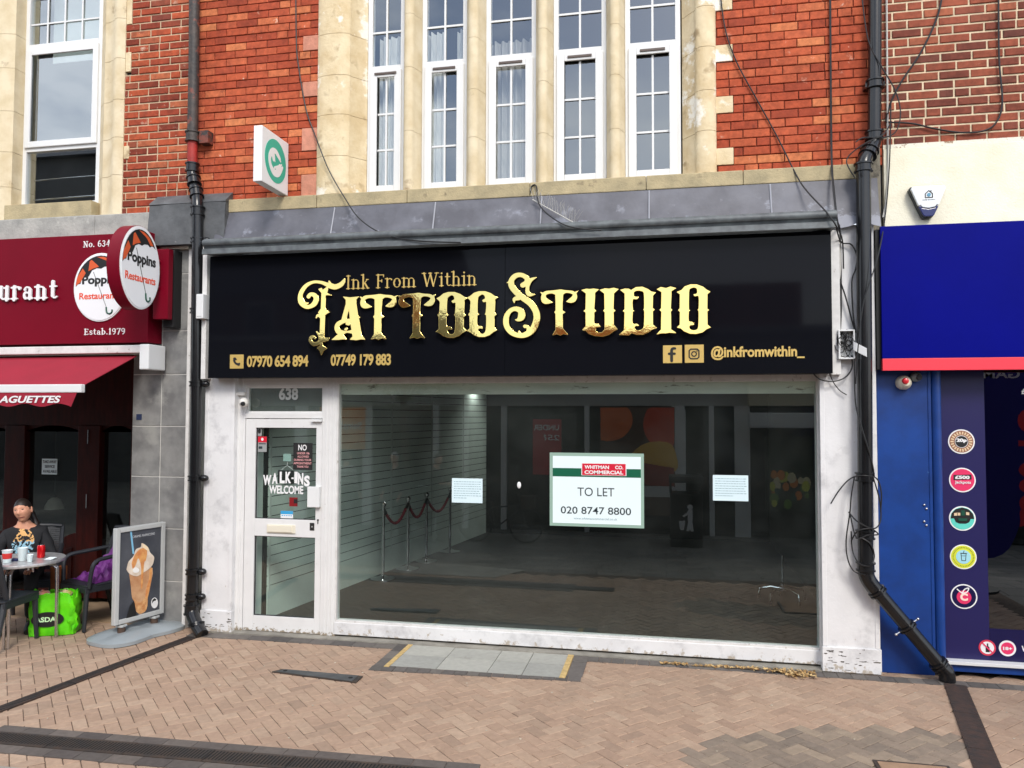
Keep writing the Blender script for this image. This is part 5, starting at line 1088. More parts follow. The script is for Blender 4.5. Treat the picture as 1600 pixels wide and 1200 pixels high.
# bird spikes
sp = thing('bird_spikes', 'strip of bird spikes fallen askew on the lead apron', 'bird spikes', P(870,335,-.3)); mb = MB()
s0, s1 = P(832,312,-.12), P(900,350,-.24)
MB().tube([s0, s0.lerp(s1, .5), s1], .006, 6).build('base_strip', cable_w, sp); rg = random.Random(3)
for i in range(16):
    b = s0.lerp(s1, (i+.5)/16); mb.tube([b, b+Vector((rg.uniform(-.05, .03), -.03, .11))], .0016, 4); mb.tube([b, b+Vector((rg.uniform(.02, .08), -.05, .09))], .0016, 4)
mb.build('spikes', cable_w, sp)
cable('wire tied over the sill above the bird spikes', [(829,300,-.09),(831,291,-.08),(838,291,-.1),(842,318,-.2),(860,338,-.33),(890,354,-.40),(940,360,-.4)], -.1, .006)
# ================================================================== small fixtures
sq = thing('projecting_sign', 'square white projecting sign with green hands emblem on the brick', 'sign', (-3.52, -.25, 4.4))
u_ = Vector((0,1,0)); v_ = Vector((0,0,1)); n_ = Vector((1,0,0))
MB().box(-3.605, -3.522, -.52, -.03, 4.13, 4.635).build('case', M('sign_case_white', (.80,.81,.82), .35), sq, bevel=.006)
MB().box(-3.575, -3.55, -.03, 0, 4.2, 4.25).box(-3.575, -3.55, -.03, 0, 4.5, 4.55).build('bracket', black_flat, sq)
cc = Vector((-3.522, -.275, 4.385))
MB().prism(disc_pts(40, .195, .20), cc, u_, v_, n_, .002).build('green_disc', teal, sq)
he = sdf_loops([smooth_path([(.42,.30,.05),(.25,.42,.08),(0,.52,.12),(-.3,.45,.15),(-.52,.18,.13),(-.56,-.10,.11),(-.42,-.38,.13),(-.15,-.56,.17),(.2,-.52,.17),(.45,-.32,.12),(.66,-.06,.06)], 5), [(.05,.46,.10),(.46,.18,.05)], [(-.3,.3,.12),(-.22,.0,.05)], [(-.2,.3,.10),(-.08,.0,.04)], [(.15,-.36,.10),(.56,.04,.045)], [(.1,-.34,.08),(.40,.0,.04)], [(-.1,-.32,.06),(.22,-.14,.04)]], .03)
place('hands_emblem', loops_mesh(he), txt_w, sq, cc+n_*.002+u_*-.135+v_*-.145, .275, .26, .0015, (u_, v_, n_))
al = thing('alarm_box', 'white triangular alarm bell box with dark blue base on the cream render', 'alarm', P(1447,320,-.05))
cA = P(1446,318,-.02); s_ = X(1476,300,-.02)-cA.x
k = lambda pts: [(a*s_, b*s_) for a, b in pts]
full = k([(-.95,.72),(-.86,.88),(.86,.88),(.95,.72),(.3,-.80),(.2,-.9),(-.2,-.9),(-.3,-.80)])
MB().prism(full, (cA.x, -.02, cA.z), (1,0,0), (0,0,1), (0,-1,0), .05).build('back_shell', M('alarm_edge', rgb(30,40,44), .4), al, bevel=.005)
fw = k([(-.90,.70),(-.82,.84),(.82,.84),(.90,.70),(.52,-.26),(.4,-.22),(.34,-.34),(0,-.40),(-.34,-.34),(-.4,-.22),(-.52,-.26)])
MB().prism(fw, (cA.x, -.07, cA.z), (1,0,0), (0,0,1), (0,-1,0), .03).build('cover', M('alarm_white', (.78,.82,.84), .3), al, bevel=.008)
fb = k([(-.52,-.29),(-.4,-.26),(-.34,-.38),(0,-.44),(.34,-.38),(.4,-.26),(.52,-.29),(.29,-.78),(.2,-.86),(-.2,-.86),(-.29,-.78)])
MB().prism(fb, (cA.x, -.07, cA.z), (1,0,0), (0,0,1), (0,-1,0), .026).build('strobe_lens', M('lens_blue', rgb(24,34,92), .15), al, bevel=.006)
place('house_emblem', loops_mesh(sdf_loops([[(0,0,.7),(10,0,.7),(10,6,.7),(5,11,.7),(0,6,.7),(0,0,.7)], [(8,9.5,.7),(8,11,.7)]], .3)), txt_k, al, (cA.x-.2*s_, -.1, cA.z+.16*s_), .42*s_, .44*s_, .002)
MB().lathe([(.10*s_, -.104), (.10*s_, -.1)], (cA.x+.01*s_, 0, cA.z+.34*s_), 16, 'y').build('eye_emblem', M('emblem_blue', rgb(80,140,170), .4), al)
place('lettering', text_mesh('HOME SECURITY', .02), ink, al, (cA.x-.33*s_, -.1, cA.z+.03*s_), .68*s_, .06*s_, .001)
av = thing('alarm_sounder', 'round cream and red alarm sounder on the blue column', 'alarm', P(1411,598,-.03)); c = P(1411,598,-.04); r0 = X(1423,598,-.04)-c.x
MB().lathe([(r0*.5, -.12), (r0*.8, -.10), (r0, -.07), (r0, -.03)], (c.x, 0, c.z), 24, 'y').build('body', M('cream_plastic', rgb(226,218,196), .4), av, smooth=True)
MB().lathe([(r0*.1, -.148), (r0*.36, -.142), (r0*.46, -.118)], (c.x-.005, 0, c.z+.01), 20, 'y').build('red_dome', M('red_dome', rgb(200,40,48), .25), av, smooth=True)
dc = thing('dome_camera', 'small grey dome camera beside the red and cream alarm sounder', 'camera', P(1430,588,-.03)); c = P(1431,589,-.06)
MB().ball(c, .045, .045, .04, 14, 9).build('dome', M('grey_dome', rgb(120,126,126), .3), dc, smooth=True); MB().lathe([(.02, -.115), (.024, -.1)], (c.x+.012, 0, c.z-.005), 12, 'y').build('lens', black_flat, dc); MB().box(c.x-.03, c.x+.03, -.06, -.028, c.z-.02, c.z+.03).build('mount', M('mount_grey', rgb(60,64,66), .5), dc)
cv = thing('security_camera', 'dirty white security camera on the frame left of the door transom', 'camera', P(375,622,-.06)); c = P(374,618,-.08)
MB().box(c.x-.06, c.x+.05, -.075, -.035, c.z-.0, c.z+.035).box(c.x-.065, c.x-.035, -.08, -.035, c.z-.06, c.z+.02).build('bracket', cctv_w, cv, bevel=.006)
q = P(381,629,-.10); MB().ball(q, .045, .05, .045, 16, 10).build('ball', cctv_w, cv, smooth=True); MB().lathe([(.018, -.158), (.022, -.14)], (q.x+.016, 0, q.z-.012), 14, 'y').build('lens', black_flat, cv)
wb = tag(MB().box(X(313,485,-.2), X(324,485,-.2), -.27, -.17, Z(318,499,-.2), Z(318,461,-.2)).build('white_box', upvc, bevel=.006), 'small white plastic box between the left drainpipe and the sign', 'junction box')
MB().box(X(314.5,485,-.2), X(322,485,-.2), -.274, -.27, Z(318,496,-.2), Z(318,464,-.2)).build('cover', upvc, wb, bevel=.002)
# ================================================================== papers on the shop glass (behind it, stuck on)
yN = -.002
def board(label, cat, box, name, mat, th=.003):
    l, t, r, b = box; p0, p1 = P(l, b, yN), P(r, t, yN); tt = thing(name, label, cat, ((p0.x+p1.x)/2, yN, p0.z))
    x0, x1, z0, z1 = p0.x, p1.x, (P(l,b,yN).z), P(l,t,yN).z
    MB().box(x0, x1, yN-th, yN, z0, z1).build('sheet', mat, tt); return tt, x0, x1, z0, z1
tl, x0, x1, z0, z1 = board('laminated white to let board with green band and red name plate on the glass', 'notice', (859,820.5,1006,706.5)[0:1]+(707,)+(1006,)+(821,), 'letting_board', lam)
W_, H_ = x1-x0, z1-z0
def bx(u0, u1, v0, v1, d0, d1, nm, mat, par=tl): return MB().box(x0+W_*u0, x0+W_*u1, yN-.003-d1, yN-.003-d0, z0+H_*v0, z0+H_*v1).build(nm, mat, par)
bx(.033, .968, .04, .955, 0, .001, 'card', paper_w); bx(.033, .968, .675, .79, .001, .002, 'green_band', green_d)
bx(.342, .818, .695, .862, .002, .0026, 'plate_edge', txt_w); rp_ = bx(.35, .81, .70, .857, .0026, .0034, 'name_plate', red_d)
def tx(s, u0, u1, v0, h, mat, d=.0012, bold=0., par=tl): place('lettering', text_mesh(s, bold), mat, par, (x0+W_*u0, yN-.003-d, z0+H_*v0), W_*(u1-u0), H_*h, .0008)
tx('WHITMAN', .375, .635, .785, .048, txt_w, .0036, .035, rp_); tx('CO.', .70, .785, .785, .048, txt_w, .0036, .035, rp_); tx('COMMERCIAL', .375, .785, .715, .05, txt_w, .0036, .035, rp_)
tx('TO LET', .30, .69, .415, .115, ink, bold=0); tx('020 8747 8800', .12, .865, .17, .098, ink, bold=.008); tx('www.whitmancommercial.co.uk', .26, .72, .095, .03, pale_ink)
for lb, bxp in (('small pale handwritten notice on the glass left of the to let board', (706,747,754,785)), ('small pale handwritten notice on the glass right of the to let board', (1114,742,1169,782))):
    t, a0, a1, b0, b1 = board(lb, 'notice', bxp, 'paper_notice', paper, .001); mb = MB(); rg = random.Random(1)
    for i in range(8):
        z = b1-(b1-b0)*(.14+.095*i); x = a0+(a1-a0)*.07
        while x < a0+(a1-a0)*(.9 if i < 7 else .5): w_ = rg.uniform(.008, .025); mb.box(x, min(x+w_, a1-.01), yN-.0022, yN-.001, z-.0025, z+.0025); x += w_+.007
    mb.build('handwriting', pale_ink, t)
MB_o = MB().ball(P(811,758,yN-.006), .018, .008, .03, 12, 8).build('window_hook', txt_w, smooth=True); tag(MB_o, 'small oval white disc stuck on the glass left of the to let board', 'hook')
# door stickers
def dst(label, box, parts, name='sticker', base=None):
    l, t, r, b = box; p0, p1 = P(l, b, -.003), P(r, t, -.003); z1_ = P(l, t, -.003).z
    o = tag(MB().box(p0.x, p1.x, -.004, -.002, p0.z, z1_).build(name, base), label, 'sticker')
    for (nm, kind, mat, u0, u1, v0, v1, *s) in parts:
        a, b_, c_, d_ = p0.x+(p1.x-p0.x)*u0, p0.x+(p1.x-p0.x)*u1, p0.z+(z1_-p0.z)*v0, p0.z+(z1_-p0.z)*v1
        if kind == 'box': MB().box(a, b_, -.005, -.004, c_, d_).build(nm, mat, o)
        elif kind == 'disc': MB().prism(disc_pts(20, (b_-a)/2, (d_-c_)/2), ((a+b_)/2, -.005, (c_+d_)/2), (1,0,0), (0,0,1), (0,-1,0), .0008).build(nm, mat, o)
        else: place(nm, text_mesh(s[0], .02), mat, o, (a, -.0052, c_), b_-a, d_-c_, .0006)
red_s = M('sticker_red', rgb(206,30,52), .4); gry = M('sticker_grey', rgb(150,152,152), .5); blu = M('sticker_blue', rgb(60,156,206), .4); blkc = M('notice_black', rgb(40,40,40), .4); pinkt = M('pink_ink', rgb(220,160,160), .5)
dst('red and grey alarm sticker at the top left of the door glass', (403,682,417,706), [('red_field', 'box', red_s, .0, 1, .62, 1), ('dot', 'disc', txt_w, .36, .64, .72, .92), ('line', 'box', ink, .1, .9, .5, .56), ('picture', 'box', ink, .1, .5, .2, .36)], base=gry)
dst('small black and white sticker above the red alarm sticker on the door', (402,669,409,681), [('mark', 'disc', black_flat, .15, .85, .3, .9)], base=gry)
dst('dark notice beginning with NO in the upper right of the door glass', (458,692,488.5,734), [('lettering', 'text', txt_w, .26, .70, .72, .94, 'NO')]+[('lettering', 'text', pinkt, u0, u1, .58-.125*i, .66-.125*i, s) for i, (s, u0, u1) in enumerate((('UNDER 18s', .2, .85), ('ALLOWED', .22, .82), ('DURING YOUR', .05, .95), ('APPOINTMENT', .02, .97), ('THANK YOU', .2, .8)))], 'notice', blkc)
dst('dark red square sticker low in the door glass', (452,777,465,791), [('mark', 'box', black_flat, .55, 1, .35, .8)], base=M('sticker_dark_red', rgb(130,24,28), .4))
dst('blue and white rating sticker above the letter plate', (438.5,798,458,809.5), [('blue_field', 'box', blu, 0, 1, .55, 1)]+[('mark', 'box', blu, .08+.18*i, .2+.18*i, .3, .42) for i in range(5)], base=txt_w)
o = tag(MB().box(X(484,823,-.03), X(491,823,-.03), -.0305, -.0285, Z(487,829,-.03), Z(487,817,-.03)).build('sticker', blkc), 'tiny black sticker on the door rail beside the letter plate', 'sticker'); MB().lathe([(.008, -.0312), (.008, -.0305)], (X(487.5,821,-.03), 0, Z(487,823,-.03)), 12, 'y').build('mark', gry, o)
# arched WALK-INS WELCOME
ww = thing('window_lettering', 'white arched walk-ins welcome lettering on the door glass', 'lettering', P(447,755,-.003))
for s, l, t, r, b, in (('W',411,742,424,758),('A',425,739,434,756),('L',437,737,445,755),('K',446,737,455,755),('I',460,737,465,755),('N',465.5,739,474,757),('S',475,743,484,760)): letter('letter', s, txt_w, ww, (l, t, r, b), -.003, .0015, .05)
MB().box(X(455.5,747,-.003), X(459,747,-.003), -.0045, -.003, Z(457,748.5,-.003), Z(457,746,-.003)).build('hyphen', txt_w, ww)
letter('letter', 'WELCOME', txt_w, ww, (420.5, 758, 474, 771), -.003, .0015, .03)
hs = thing('hanging_sign', 'small black board hanging on a string behind the door glass', 'sign', P(445,745,.03))
q0, q1 = P(434,755,.03), P(459,735,.03); MB().box(q0.x, q1.x, .028, .034, q0.z, q1.z).build('board', blkc, hs, bevel=.002); MB().tube([(q0.x+.03, .03, q1.z), P(449,727,.03), (q1.x-.0, .03, q1.z)], .003, 5).tube([P(449,727,.03), P(449,716,.03)], .003, 5).build('string', txt_w, hs)
dot = P(449,714,.02); MB().box(dot.x-.04, dot.x+.04, .016, .02, dot.z-.04, dot.z+.03).build('suction_hook', M('clear_plastic', rgb(170,196,190), .3), hs)
# ================================================================== furniture in front of the café
rattan = M('anthracite_plastic', (.022,.025,.031), .45, bump=.1, bs=200)
def chair(label, loc, rz, arms=False, leglab=None):
    t = thing('cafe_chair', label, 'chair', (0, 0, 0), 'dark plastic cafe chairs')
    w_, d_, h = .46, .44, .43
    mb = MB(); mb.box(-w_/2, w_/2, -d_/2, d_/2, h-.02, h); mb.box(-w_/2, w_/2, -d_/2-.004, -d_/2+.025, h-.075, h-.02); mb.box(-w_/2, -w_/2+.025, -d_/2+.025, d_/2, h-.075, h-.02); mb.box(w_/2-.025, w_/2, -d_/2+.025, d_/2, h-.075, h-.02)
    mb.build('seat', rattan, t, bevel=.008)
    mb = MB(); n = 22
    def bp(x, s):   # backrest surface, leaning back
        return Vector((x, d_/2-.02+.13*s+.03*(2*x/w_)**2*-1, h+.03+.42*s))
    for i in range(n):
        s0, s1 = i/n+.004, (i+1)/n-.006
        for k in range(8):
            x0, x1 = -w_/2+.04+(w_-.08)*k/8, -w_/2+.04+(w_-.08)*(k+1)/8; o_ = .006 if (i+k) % 2 else 0
            a = [bp(x0, s0), bp(x1, s0), bp(x1, s1), bp(x0, s1)]; mb.hexa([(p.x, p.y-o_, p.z) for p in a], [(p.x, p.y+.012-o_, p.z) for p in a])
    mb.build('backrest', rattan, t)
    mb = MB()
    for s in (-1, 1): mb.tube([bp(s*(w_/2-.02), q)+Vector((0, .006, 0)) for q in (-.05, .3, .7, 1)], [.022, .022, .02, .018], 8)
    mb.tube([bp(-w_/2+.02, 1)]+[bp(-w_/2+.02+(w_-.04)*q, 1+.03*math.sin(math.pi*q))+Vector((0, .006, 0)) for q in (.25, .5, .75)]+[bp(w_/2-.02, 1)], .02, 8)
    mb.build('back_frame', rattan, t, smooth=True)
    for sx in (-1, 1):
        MB().tube([(sx*(w_/2-.025), -d_/2+.025, h-.03), (sx*(w_/2-.015), -d_/2-.0, 0)], [.026, .018], 8).build('leg', rattan, t, smooth=True)
        MB().tube([(sx*(w_/2-.025), d_/2-.03, h-.03), (sx*(w_/2-.02), d_/2+.08, 0)], [.026, .018], 8).build('leg', rattan, t, smooth=True)
        if arms:
            pa = smooth_path([(sx*w_/2, -d_/2+.03, h-.03), (sx*(w_/2+.03), -d_/2+.04, h+.16), (sx*(w_/2+.03), -d_/2+.09, h+.225), (sx*(w_/2+.02), .0, h+.24), tuple(bp(sx*(w_/2-.01), .55))], 4)
            MB().tube(pa, .02, 8).build('armrest', rattan, t, smooth=True)
    t.location = loc; t.rotation_euler.z = rz; return t
chair('dark cafe chair with its back to the street, cut off by the left photo edge', (-5.82, -.86, .006), R(188))
chair('dark cafe chair with armrests holding the purple jacket', (-5.47, -.08, .006), R(-22), True)
chair('dark cafe chair under the seated person', (-6.17, -.12, .006), R(32), True)
# table
tb = thing('cafe_table', 'round steel cafe table with drinks on top', 'table', (-5.77, -.68, 0)); TBc = Vector((-5.77, -.68, 0)); TR = .36; TZ = .725
MB().lathe([(TR-.01, TZ-.03), (TR, TZ-.025), (TR+.003, TZ-.012), (TR, TZ), (TR-.02, TZ+.002)], TBc, 48).build('table_top', M('pressed_steel', (.66,.66,.67), .35, .55, var=.25, vs=25, bump=.15, bs=60), tb, smooth=True, angle=50)
for a in (35, 125, 215, 305):
    d = Vector((math.cos(R(a-98)), math.sin(R(a-98)), 0)); p_ = Vector((-d.y, d.x, 0))
    mb = MB()
    for s in (-.018, .018): mb.tube([TBc+p_*s+Vector(q) for q in smooth_path([(d.x*.04, d.y*.04, TZ-.05), (d.x*TR*.62, d.y*TR*.62, TZ-.05), (d.x*TR*.80, d.y*TR*.80, TZ-.08), (d.x*TR*.84, d.y*TR*.84, TZ-.16), (d.x*TR*.86, d.y*TR*.86, .0)], 4)], .0125, 8)
    mb.build('leg', steel, tb, smooth=True)
def onT(px, py):
    p = G(px, py, TZ+.004); return Vector((p.x, p.y, TZ+.004))
def cup(label, px, py, r, h, mat, extra=None):
    p = onT(px, py); t = thing('paper_cup', label, 'cup', p)
    MB().lathe([(r*.72, 0), (r*.76, .004), (r, h-.004), (r*1.05, h), (r*.96, h-.002), (r*.9, h*.6)], p, 20).build('cup', mat, t, smooth=True, angle=50)
    if extra: MB().lathe([(r*.84, h*.32), (r*.845, h*.33), (r*.965, h*.76), (r*.96, h*.77)], p, 20).build('printed_band', extra, t, smooth=True)
    return t
cup('red and white paper cup at the left edge of the cafe table', 11, 879, .042, .11, paper_w, M('cup_red', rgb(206,52,48), .5))
cup('tall plain white paper cup in the middle of the cafe table', 35, 876, .043, .115, paper_w)
cup('short white cup standing before the tall paper cup', 46.5, 878, .027, .065, paper_w)
p = onT(64, 871); t = thing('drinks_can', 'red drinks can on the cafe table', 'can', p)
MB().lathe([(.028, 0), (.033, .01), (.033, .10), (.027, .114)], p, 22).build('body', M('can_red', rgb(206,14,22), .25, .4), t, smooth=True); MB().lathe([(.027, .1145), (.028, .117), (.024, .114)], p, 22).build('lid', steel, t, smooth=True)
p = onT(78, 874); tag(MB().add([(p.x-.05, p.y-.02, p.z), (p.x+.04, p.y-.03, p.z+.004), (p.x+.05, p.y+.03, p.z+.018), (p.x-.03, p.y+.04, p.z+.012), (p.x, p.y, p.z+.022)], [(0,1,4), (1,2,4), (2,3,4), (3,0,4), (3,2,1,0)]).build('napkin', paper_w), 'crumpled white napkin at the right edge of the cafe table', 'napkin')
p = onT(24, 876); tag(MB().box(p.x-.035, p.x+.03, p.y-.02, p.y+.02, p.z, p.z+.02).build('tobacco_pouch', M('pouch_blue', rgb(44,52,96), .5), bevel=.006), 'small dark blue packet between the cups on the table', 'packet')
# purple jacket over the seat
def lump(name, label, cat, c, dims, mat, seed, sub=28, amp=.25, fold=7):
    rg = random.Random(seed); ph = [rg.uniform(0, 6) for _ in range(6)]; vs = []; n = sub; m2 = sub//2
    for i in range(m2+1):
        th = math.pi*i/m2
        for j in range(n):
            f = 2*math.pi*j/n; r = 1+amp*(math.sin(f*3+ph[0]+th*2)*.4+math.sin(f*fold+ph[1]+3*th)*.25+math.sin(th*5+f*2+ph[2])*.35)
            z = -math.cos(th); vs.append((c[0]+dims[0]*r*math.sin(th)*math.cos(f), c[1]+dims[1]*r*math.sin(th)*math.sin(f), c[2]+dims[2]*max(z*r, -.85)))
    fs = [(i*n+j, i*n+(j+1) % n, (i+1)*n+(j+1) % n, (i+1)*n+j) for i in range(m2) for j in range(n)]
    return tag(MB().add(vs, fs).build(name, mat, smooth=True, angle=50), label, cat)
pj = M('purple_quilt', rgb(106,40,122), .6, var=.3, vs=9, bump=.4, bs=30)
J = Vector((-5.43, -.04, .44)); mb = MB(); rg = random.Random(5); n = 14
vs = []
for i in range(n+1):        # jacket: front hem on the seat rising to the collar on the backrest
    for j in range(n+1):
        u, v = i/n-.5, j/n; q = v*v
        x = u*(.40-.22*v); y = -.17+.30*v; z = .03+.27*q+.025*math.sin(u*17+v*5)+.02*math.sin(v*22+u*6)-.10*abs(u)*v
        vs.append((x, y, z+rg.uniform(-.004, .004)))
for i in range(n+1):
    for j in range(n+1):
        u, v = i/n-.5, j/n; vs.append((u*(.42-.2*v), -.18+.32*v, .0))
k = n+1; N = k*k; fs = [(i*k+j, (i+1)*k+j, (i+1)*k+j+1, i*k+j+1) for i in range(n) for j in range(n)]
for i in range(n): fs += [(i*k, N+i*k, N+(i+1)*k, (i+1)*k), (i*k+n, (i+1)*k+n, N+(i+1)*k+n, N+i*k+n), (i, i+1, N+i+1, N+i), (n*k+i, N+n*k+i, N+n*k+i+1, n*k+i+1)]
ja = MB().add(vs, fs).build('jacket', pj, smooth=True, angle=35); ja.location = J; ja.rotation_euler.z = R(-22); tag(ja, 'crumpled purple quilted jacket lying on the armchair seat', 'jacket')
# green shopping bag with groceries
bgm = M('lime_bag', rgb(112,226,30), .35, col2=rgb(84,204,18), vs=6, bump=.5, bs=12)
Bc = Vector((-5.60, -.44, .006)); bag = thing('shopping_bag', 'bright green shopping bag with black oval logo under the cafe table', 'bag', Bc)
rot = Matrix.Rotation(R(26), 3, 'Z'); vs = []; rg = random.Random(3); n = 32; lv = 9
for i in range(lv+1):
    t_ = i/lv; z = .37*t_
    for j in range(n):
        f = 2*math.pi*j/n; c_, s_2 = math.cos(f), math.sin(f); e = .35; sx = math.copysign(abs(c_)**e, c_); sy = math.copysign(abs(s_2)**e, s_2)
        bl_ = 1+.05*math.sin(math.pi*t_); x = sx*.19*bl_; y = sy*.10*bl_*(1-.15*t_)
        x += rg.uniform(-.011, .011)+.010*math.sin(9*t_+j); y += rg.uniform(-.011, .011)+.010*math.sin(7*t_+j*1.7); zz_ = z+(.02*math.sin(j*1.1)+(.02 if abs(c_) > .8 else 0) if i == lv else 0)
        vs.append(rot@Vector((x, y, zz_))+Bc)
fs = [(i*n+j, i*n+(j+1) % n, (i+1)*n+(j+1) % n, (i+1)*n+j) for i in range(lv) for j in range(n)]+[tuple(range(n))[::-1]]
MB().add(vs, fs).build('bag_body', bgm, bag, smooth=True, angle=28)
ux_ = rot@Vector((1,0,0)); nn_ = rot@Vector((0,-1,0)); c = Bc+nn_*.118+Vector((0,0,.155))-ux_*.03
MB().prism(disc_pts(36, .135, .068), c, ux_, Vector((0,0,1)), nn_, .003).build('logo_oval', txt_k, bag)
place('lettering', text_mesh('ASDA', .03), M('pale_green_print', rgb(200,240,190), .4), bag, c+nn_*.003-ux_*.10+Vector((0,0,-.022)), .17, .045, .001, (ux_, Vector((0,0,1)), nn_))
for s in (-1, 1):
    hp = [rot@Vector((x, s*.085, z))+Bc for x, z in smooth_path([(-.08,.36),(-.06,.38),(0,.375),(.07,.385),(.09,.36)], 4)]; MB().tube(hp, .008, 6).build('handle', bgm, bag, smooth=True)
def grocery(label, dx, dy, z, dims, mat, seed): 
    q = rot@Vector((dx, dy, 0))+Bc; lump('food_packet', label, 'packet', (q.x, q.y, z), dims, mat, seed, 16, .2, 4)
grocery('orange and white food packet at the left of the green bag opening', -.09, -.02, .36, (.06,.05,.05), M('packet_orange', rgb(226,120,84), .4, col2=rgb(236,214,196), vs=16), 2)
grocery('pale food packet at the right of the green bag opening', .08, 0, .355, (.07,.05,.045), M('packet_pale', rgb(232,206,176), .4, col2=rgb(150,160,60), vs=18), 4)
q = P(91, 905, -.15); tag(MB().box(q.x-.05, q.x+.06, -.2, -.1, .30, .56).build('paper_bag', M('kraft_paper', rgb(150,84,40), .8, var=.3, vs=8), bevel=.01), 'brown paper bag standing behind the green shopping bag', 'bag')
MB_ = MB().box(q.x-.07, q.x+.08, -.22, -.08, .006, .30).build('rucksack', M('dark_cloth', rgb(60,30,24), .8, var=.3), bevel=.03); tag(MB_, 'dark rucksack on the ground behind the green shopping bag', 'rucksack')
# ---- advertising board
ab = thing('advertising_board', 'grey framed pavement advertising board with iced coffee poster on a moulded base', 'sign', (-4.79, -.36, 0))
pL, pR = Vector((-4.885, -.57, .145)), Vector((-4.745, -.07, .145)); ax_ = (pR-pL); WB = ax_.length; ax_.normalize(); az_ = Vector((0,0,1)); an_ = ax_.cross(az_)   # an_ faces the street
if an_.y > 0: an_ = -an_
HB = .868; fm = M('anodised_frame', rgb(206,209,208), .35, .3, var=.08); th_ = .05
def bar(o, a, b, c, mat, nm, bev=.006):
    v = [o, o+a, o+a+b, o+b]; MB().hexa([tuple(q) for q in v], [tuple(q+c) for q in v]).build(nm, mat, ab, bevel=bev)
o0 = pL-an_*.025; fw_ = .042
bar(o0, ax_*fw_, az_*HB, an_*th_, fm, 'frame_bar'); bar(o0+ax_*(WB-fw_), ax_*fw_, az_*HB, an_*th_, fm, 'frame_bar')
bar(o0+ax_*(fw_+.001), ax_*(WB-2*fw_-.002), az_*fw_, an_*th_, fm, 'frame_bar'); bar(o0+ax_*(fw_+.001)+az_*(HB-fw_), ax_*(WB-2*fw_-.002), az_*fw_, an_*th_, fm, 'frame_bar')
po = pL+ax_*fw_+az_*fw_+an_*.012; PW, PH = WB-2*fw_, HB-2*fw_
v = [po-an_*.02, po+ax_*PW-an_*.02, po+ax_*PW+az_*PH-an_*.02, po+az_*PH-an_*.02]
poster = MB().hexa([tuple(q) for q in v], [tuple(q+an_*.02) for q in v]).build('poster', M('poster_charcoal', rgb(64,67,74), .25, col2=rgb(84,87,94), vs=3, spec=.5), ab)
def PT(p):   # zoomed poster pixel -> metres on the poster
    u = (p[0]-118)/350; top = 110-50*u; bot = 885-85*u; return (u*PW, (1-(p[1]-top)/(bot-top))*PH)
kz = [0.001]
def pshape(nm, pts, mat, th=.001):
    MB().prism([PT(p) for p in pts], po+an_*kz[0], ax_, az_, an_, th).build(nm, mat, poster); kz[0] += .0011
coffee = M('poster_coffee', rgb(214,172,132), .3, col2=rgb(184,130,90), vs=7); caramel = M('poster_caramel', rgb(206,128,78), .3, col2=rgb(232,176,108), vs=16); cream_p = M('poster_cream', rgb(238,226,210), .3, col2=rgb(214,196,176), vs=14)
pshape('straw_picture', [(200,100),(214,100),(240,300),(225,300)], M('poster_straw', rgb(130,190,222), .3))
pshape('glass_picture', smooth_path([(200,480),(215,580),(228,690),(250,730),(258,800),(290,835),(320,830),(350,800),(362,700),(380,600),(398,430),(300,440),(200,480)], 3)[:-1], coffee)
pshape('caramel_swirl', smooth_path([(370,450),(392,430),(384,560),(358,690),(340,720),(346,620),(370,520),(370,450)], 4)[:-1], caramel)
pshape('glass_foot', smooth_path([(235,690),(290,735),(355,690),(350,800),(290,830),(262,800),(250,740),(235,690)], 3)[:-1], M('poster_amber', rgb(226,180,126), .3, col2=rgb(190,124,76), vs=20))
pshape('cream_picture', smooth_path([(175,440),(190,370),(230,320),(250,260),(290,240),(300,205),(350,240),(372,290),(400,320),(408,345),(395,400),(360,440),(300,480),(260,500),(205,480),(175,440)], 4)[:-1], cream_p)
pshape('caramel_sauce', smooth_path([(215,380),(240,310),(280,260),(330,250),(345,290),(335,360),(320,390),(312,590),(298,590),(296,420),(270,340),(250,400),(225,430),(215,380)], 4)[:-1], caramel)
pshape('cream_curl', smooth_path([(225,440),(250,420),(280,440),(270,465),(235,465),(225,440)], 4)[:-1], M('poster_white', rgb(246,244,240), .3))
pshape('cream_peak', smooth_path([(300,207),(345,240),(362,280),(330,262),(305,240),(300,207)], 4)[:-1], M('poster_peak', rgb(248,226,190), .3))
pshape('reflection_shape', [(180,870),(210,760),(240,720),(256,790),(262,840),(300,850)], txt_k)
pshape('emblem', [(416+30*math.cos(2*math.pi*i/24), 740-48*math.sin(2*math.pi*i/24)) for i in range(24)], txt_w)
pshape('emblem_umbrella', [(392,745),(396,715),(412,698),(432,708),(424,720),(410,722)], txt_k)
a, b = PT((222,165)), PT((412,115)); place('lettering', text_mesh('CARAMEL FRAPPUCCINO', .0), M('poster_pale_text', rgb(196,200,204), .4), poster, po+an_*.001+ax_*a[0]+az_*(PH*.915), b[0]-a[0], .022, .001, (ax_, az_, an_))
for s in (.17, .83):
    q = pL+ax_*WB*s; MB().box(q.x-.035, q.x+.035, q.y-.035, q.y+.035, .115, .136).build('foot_clamp', fm, ab, bevel=.006); MB().lathe([(.034, .06), (.034, .125)], (q.x, q.y, 0), 14).build('post', M('rusty_post', rgb(86,66,54), .7, var=.4, vs=20), ab, smooth=True)
bmat = M('grey_moulded_plastic', rgb(148,156,160), .3, var=.1, vs=3, dirt=(7, .64, .76, rgb(116,124,128)))
cb = (pL+pR)/2; vs = []; nr, ns = 12, 64; LX, LY = .40, .30
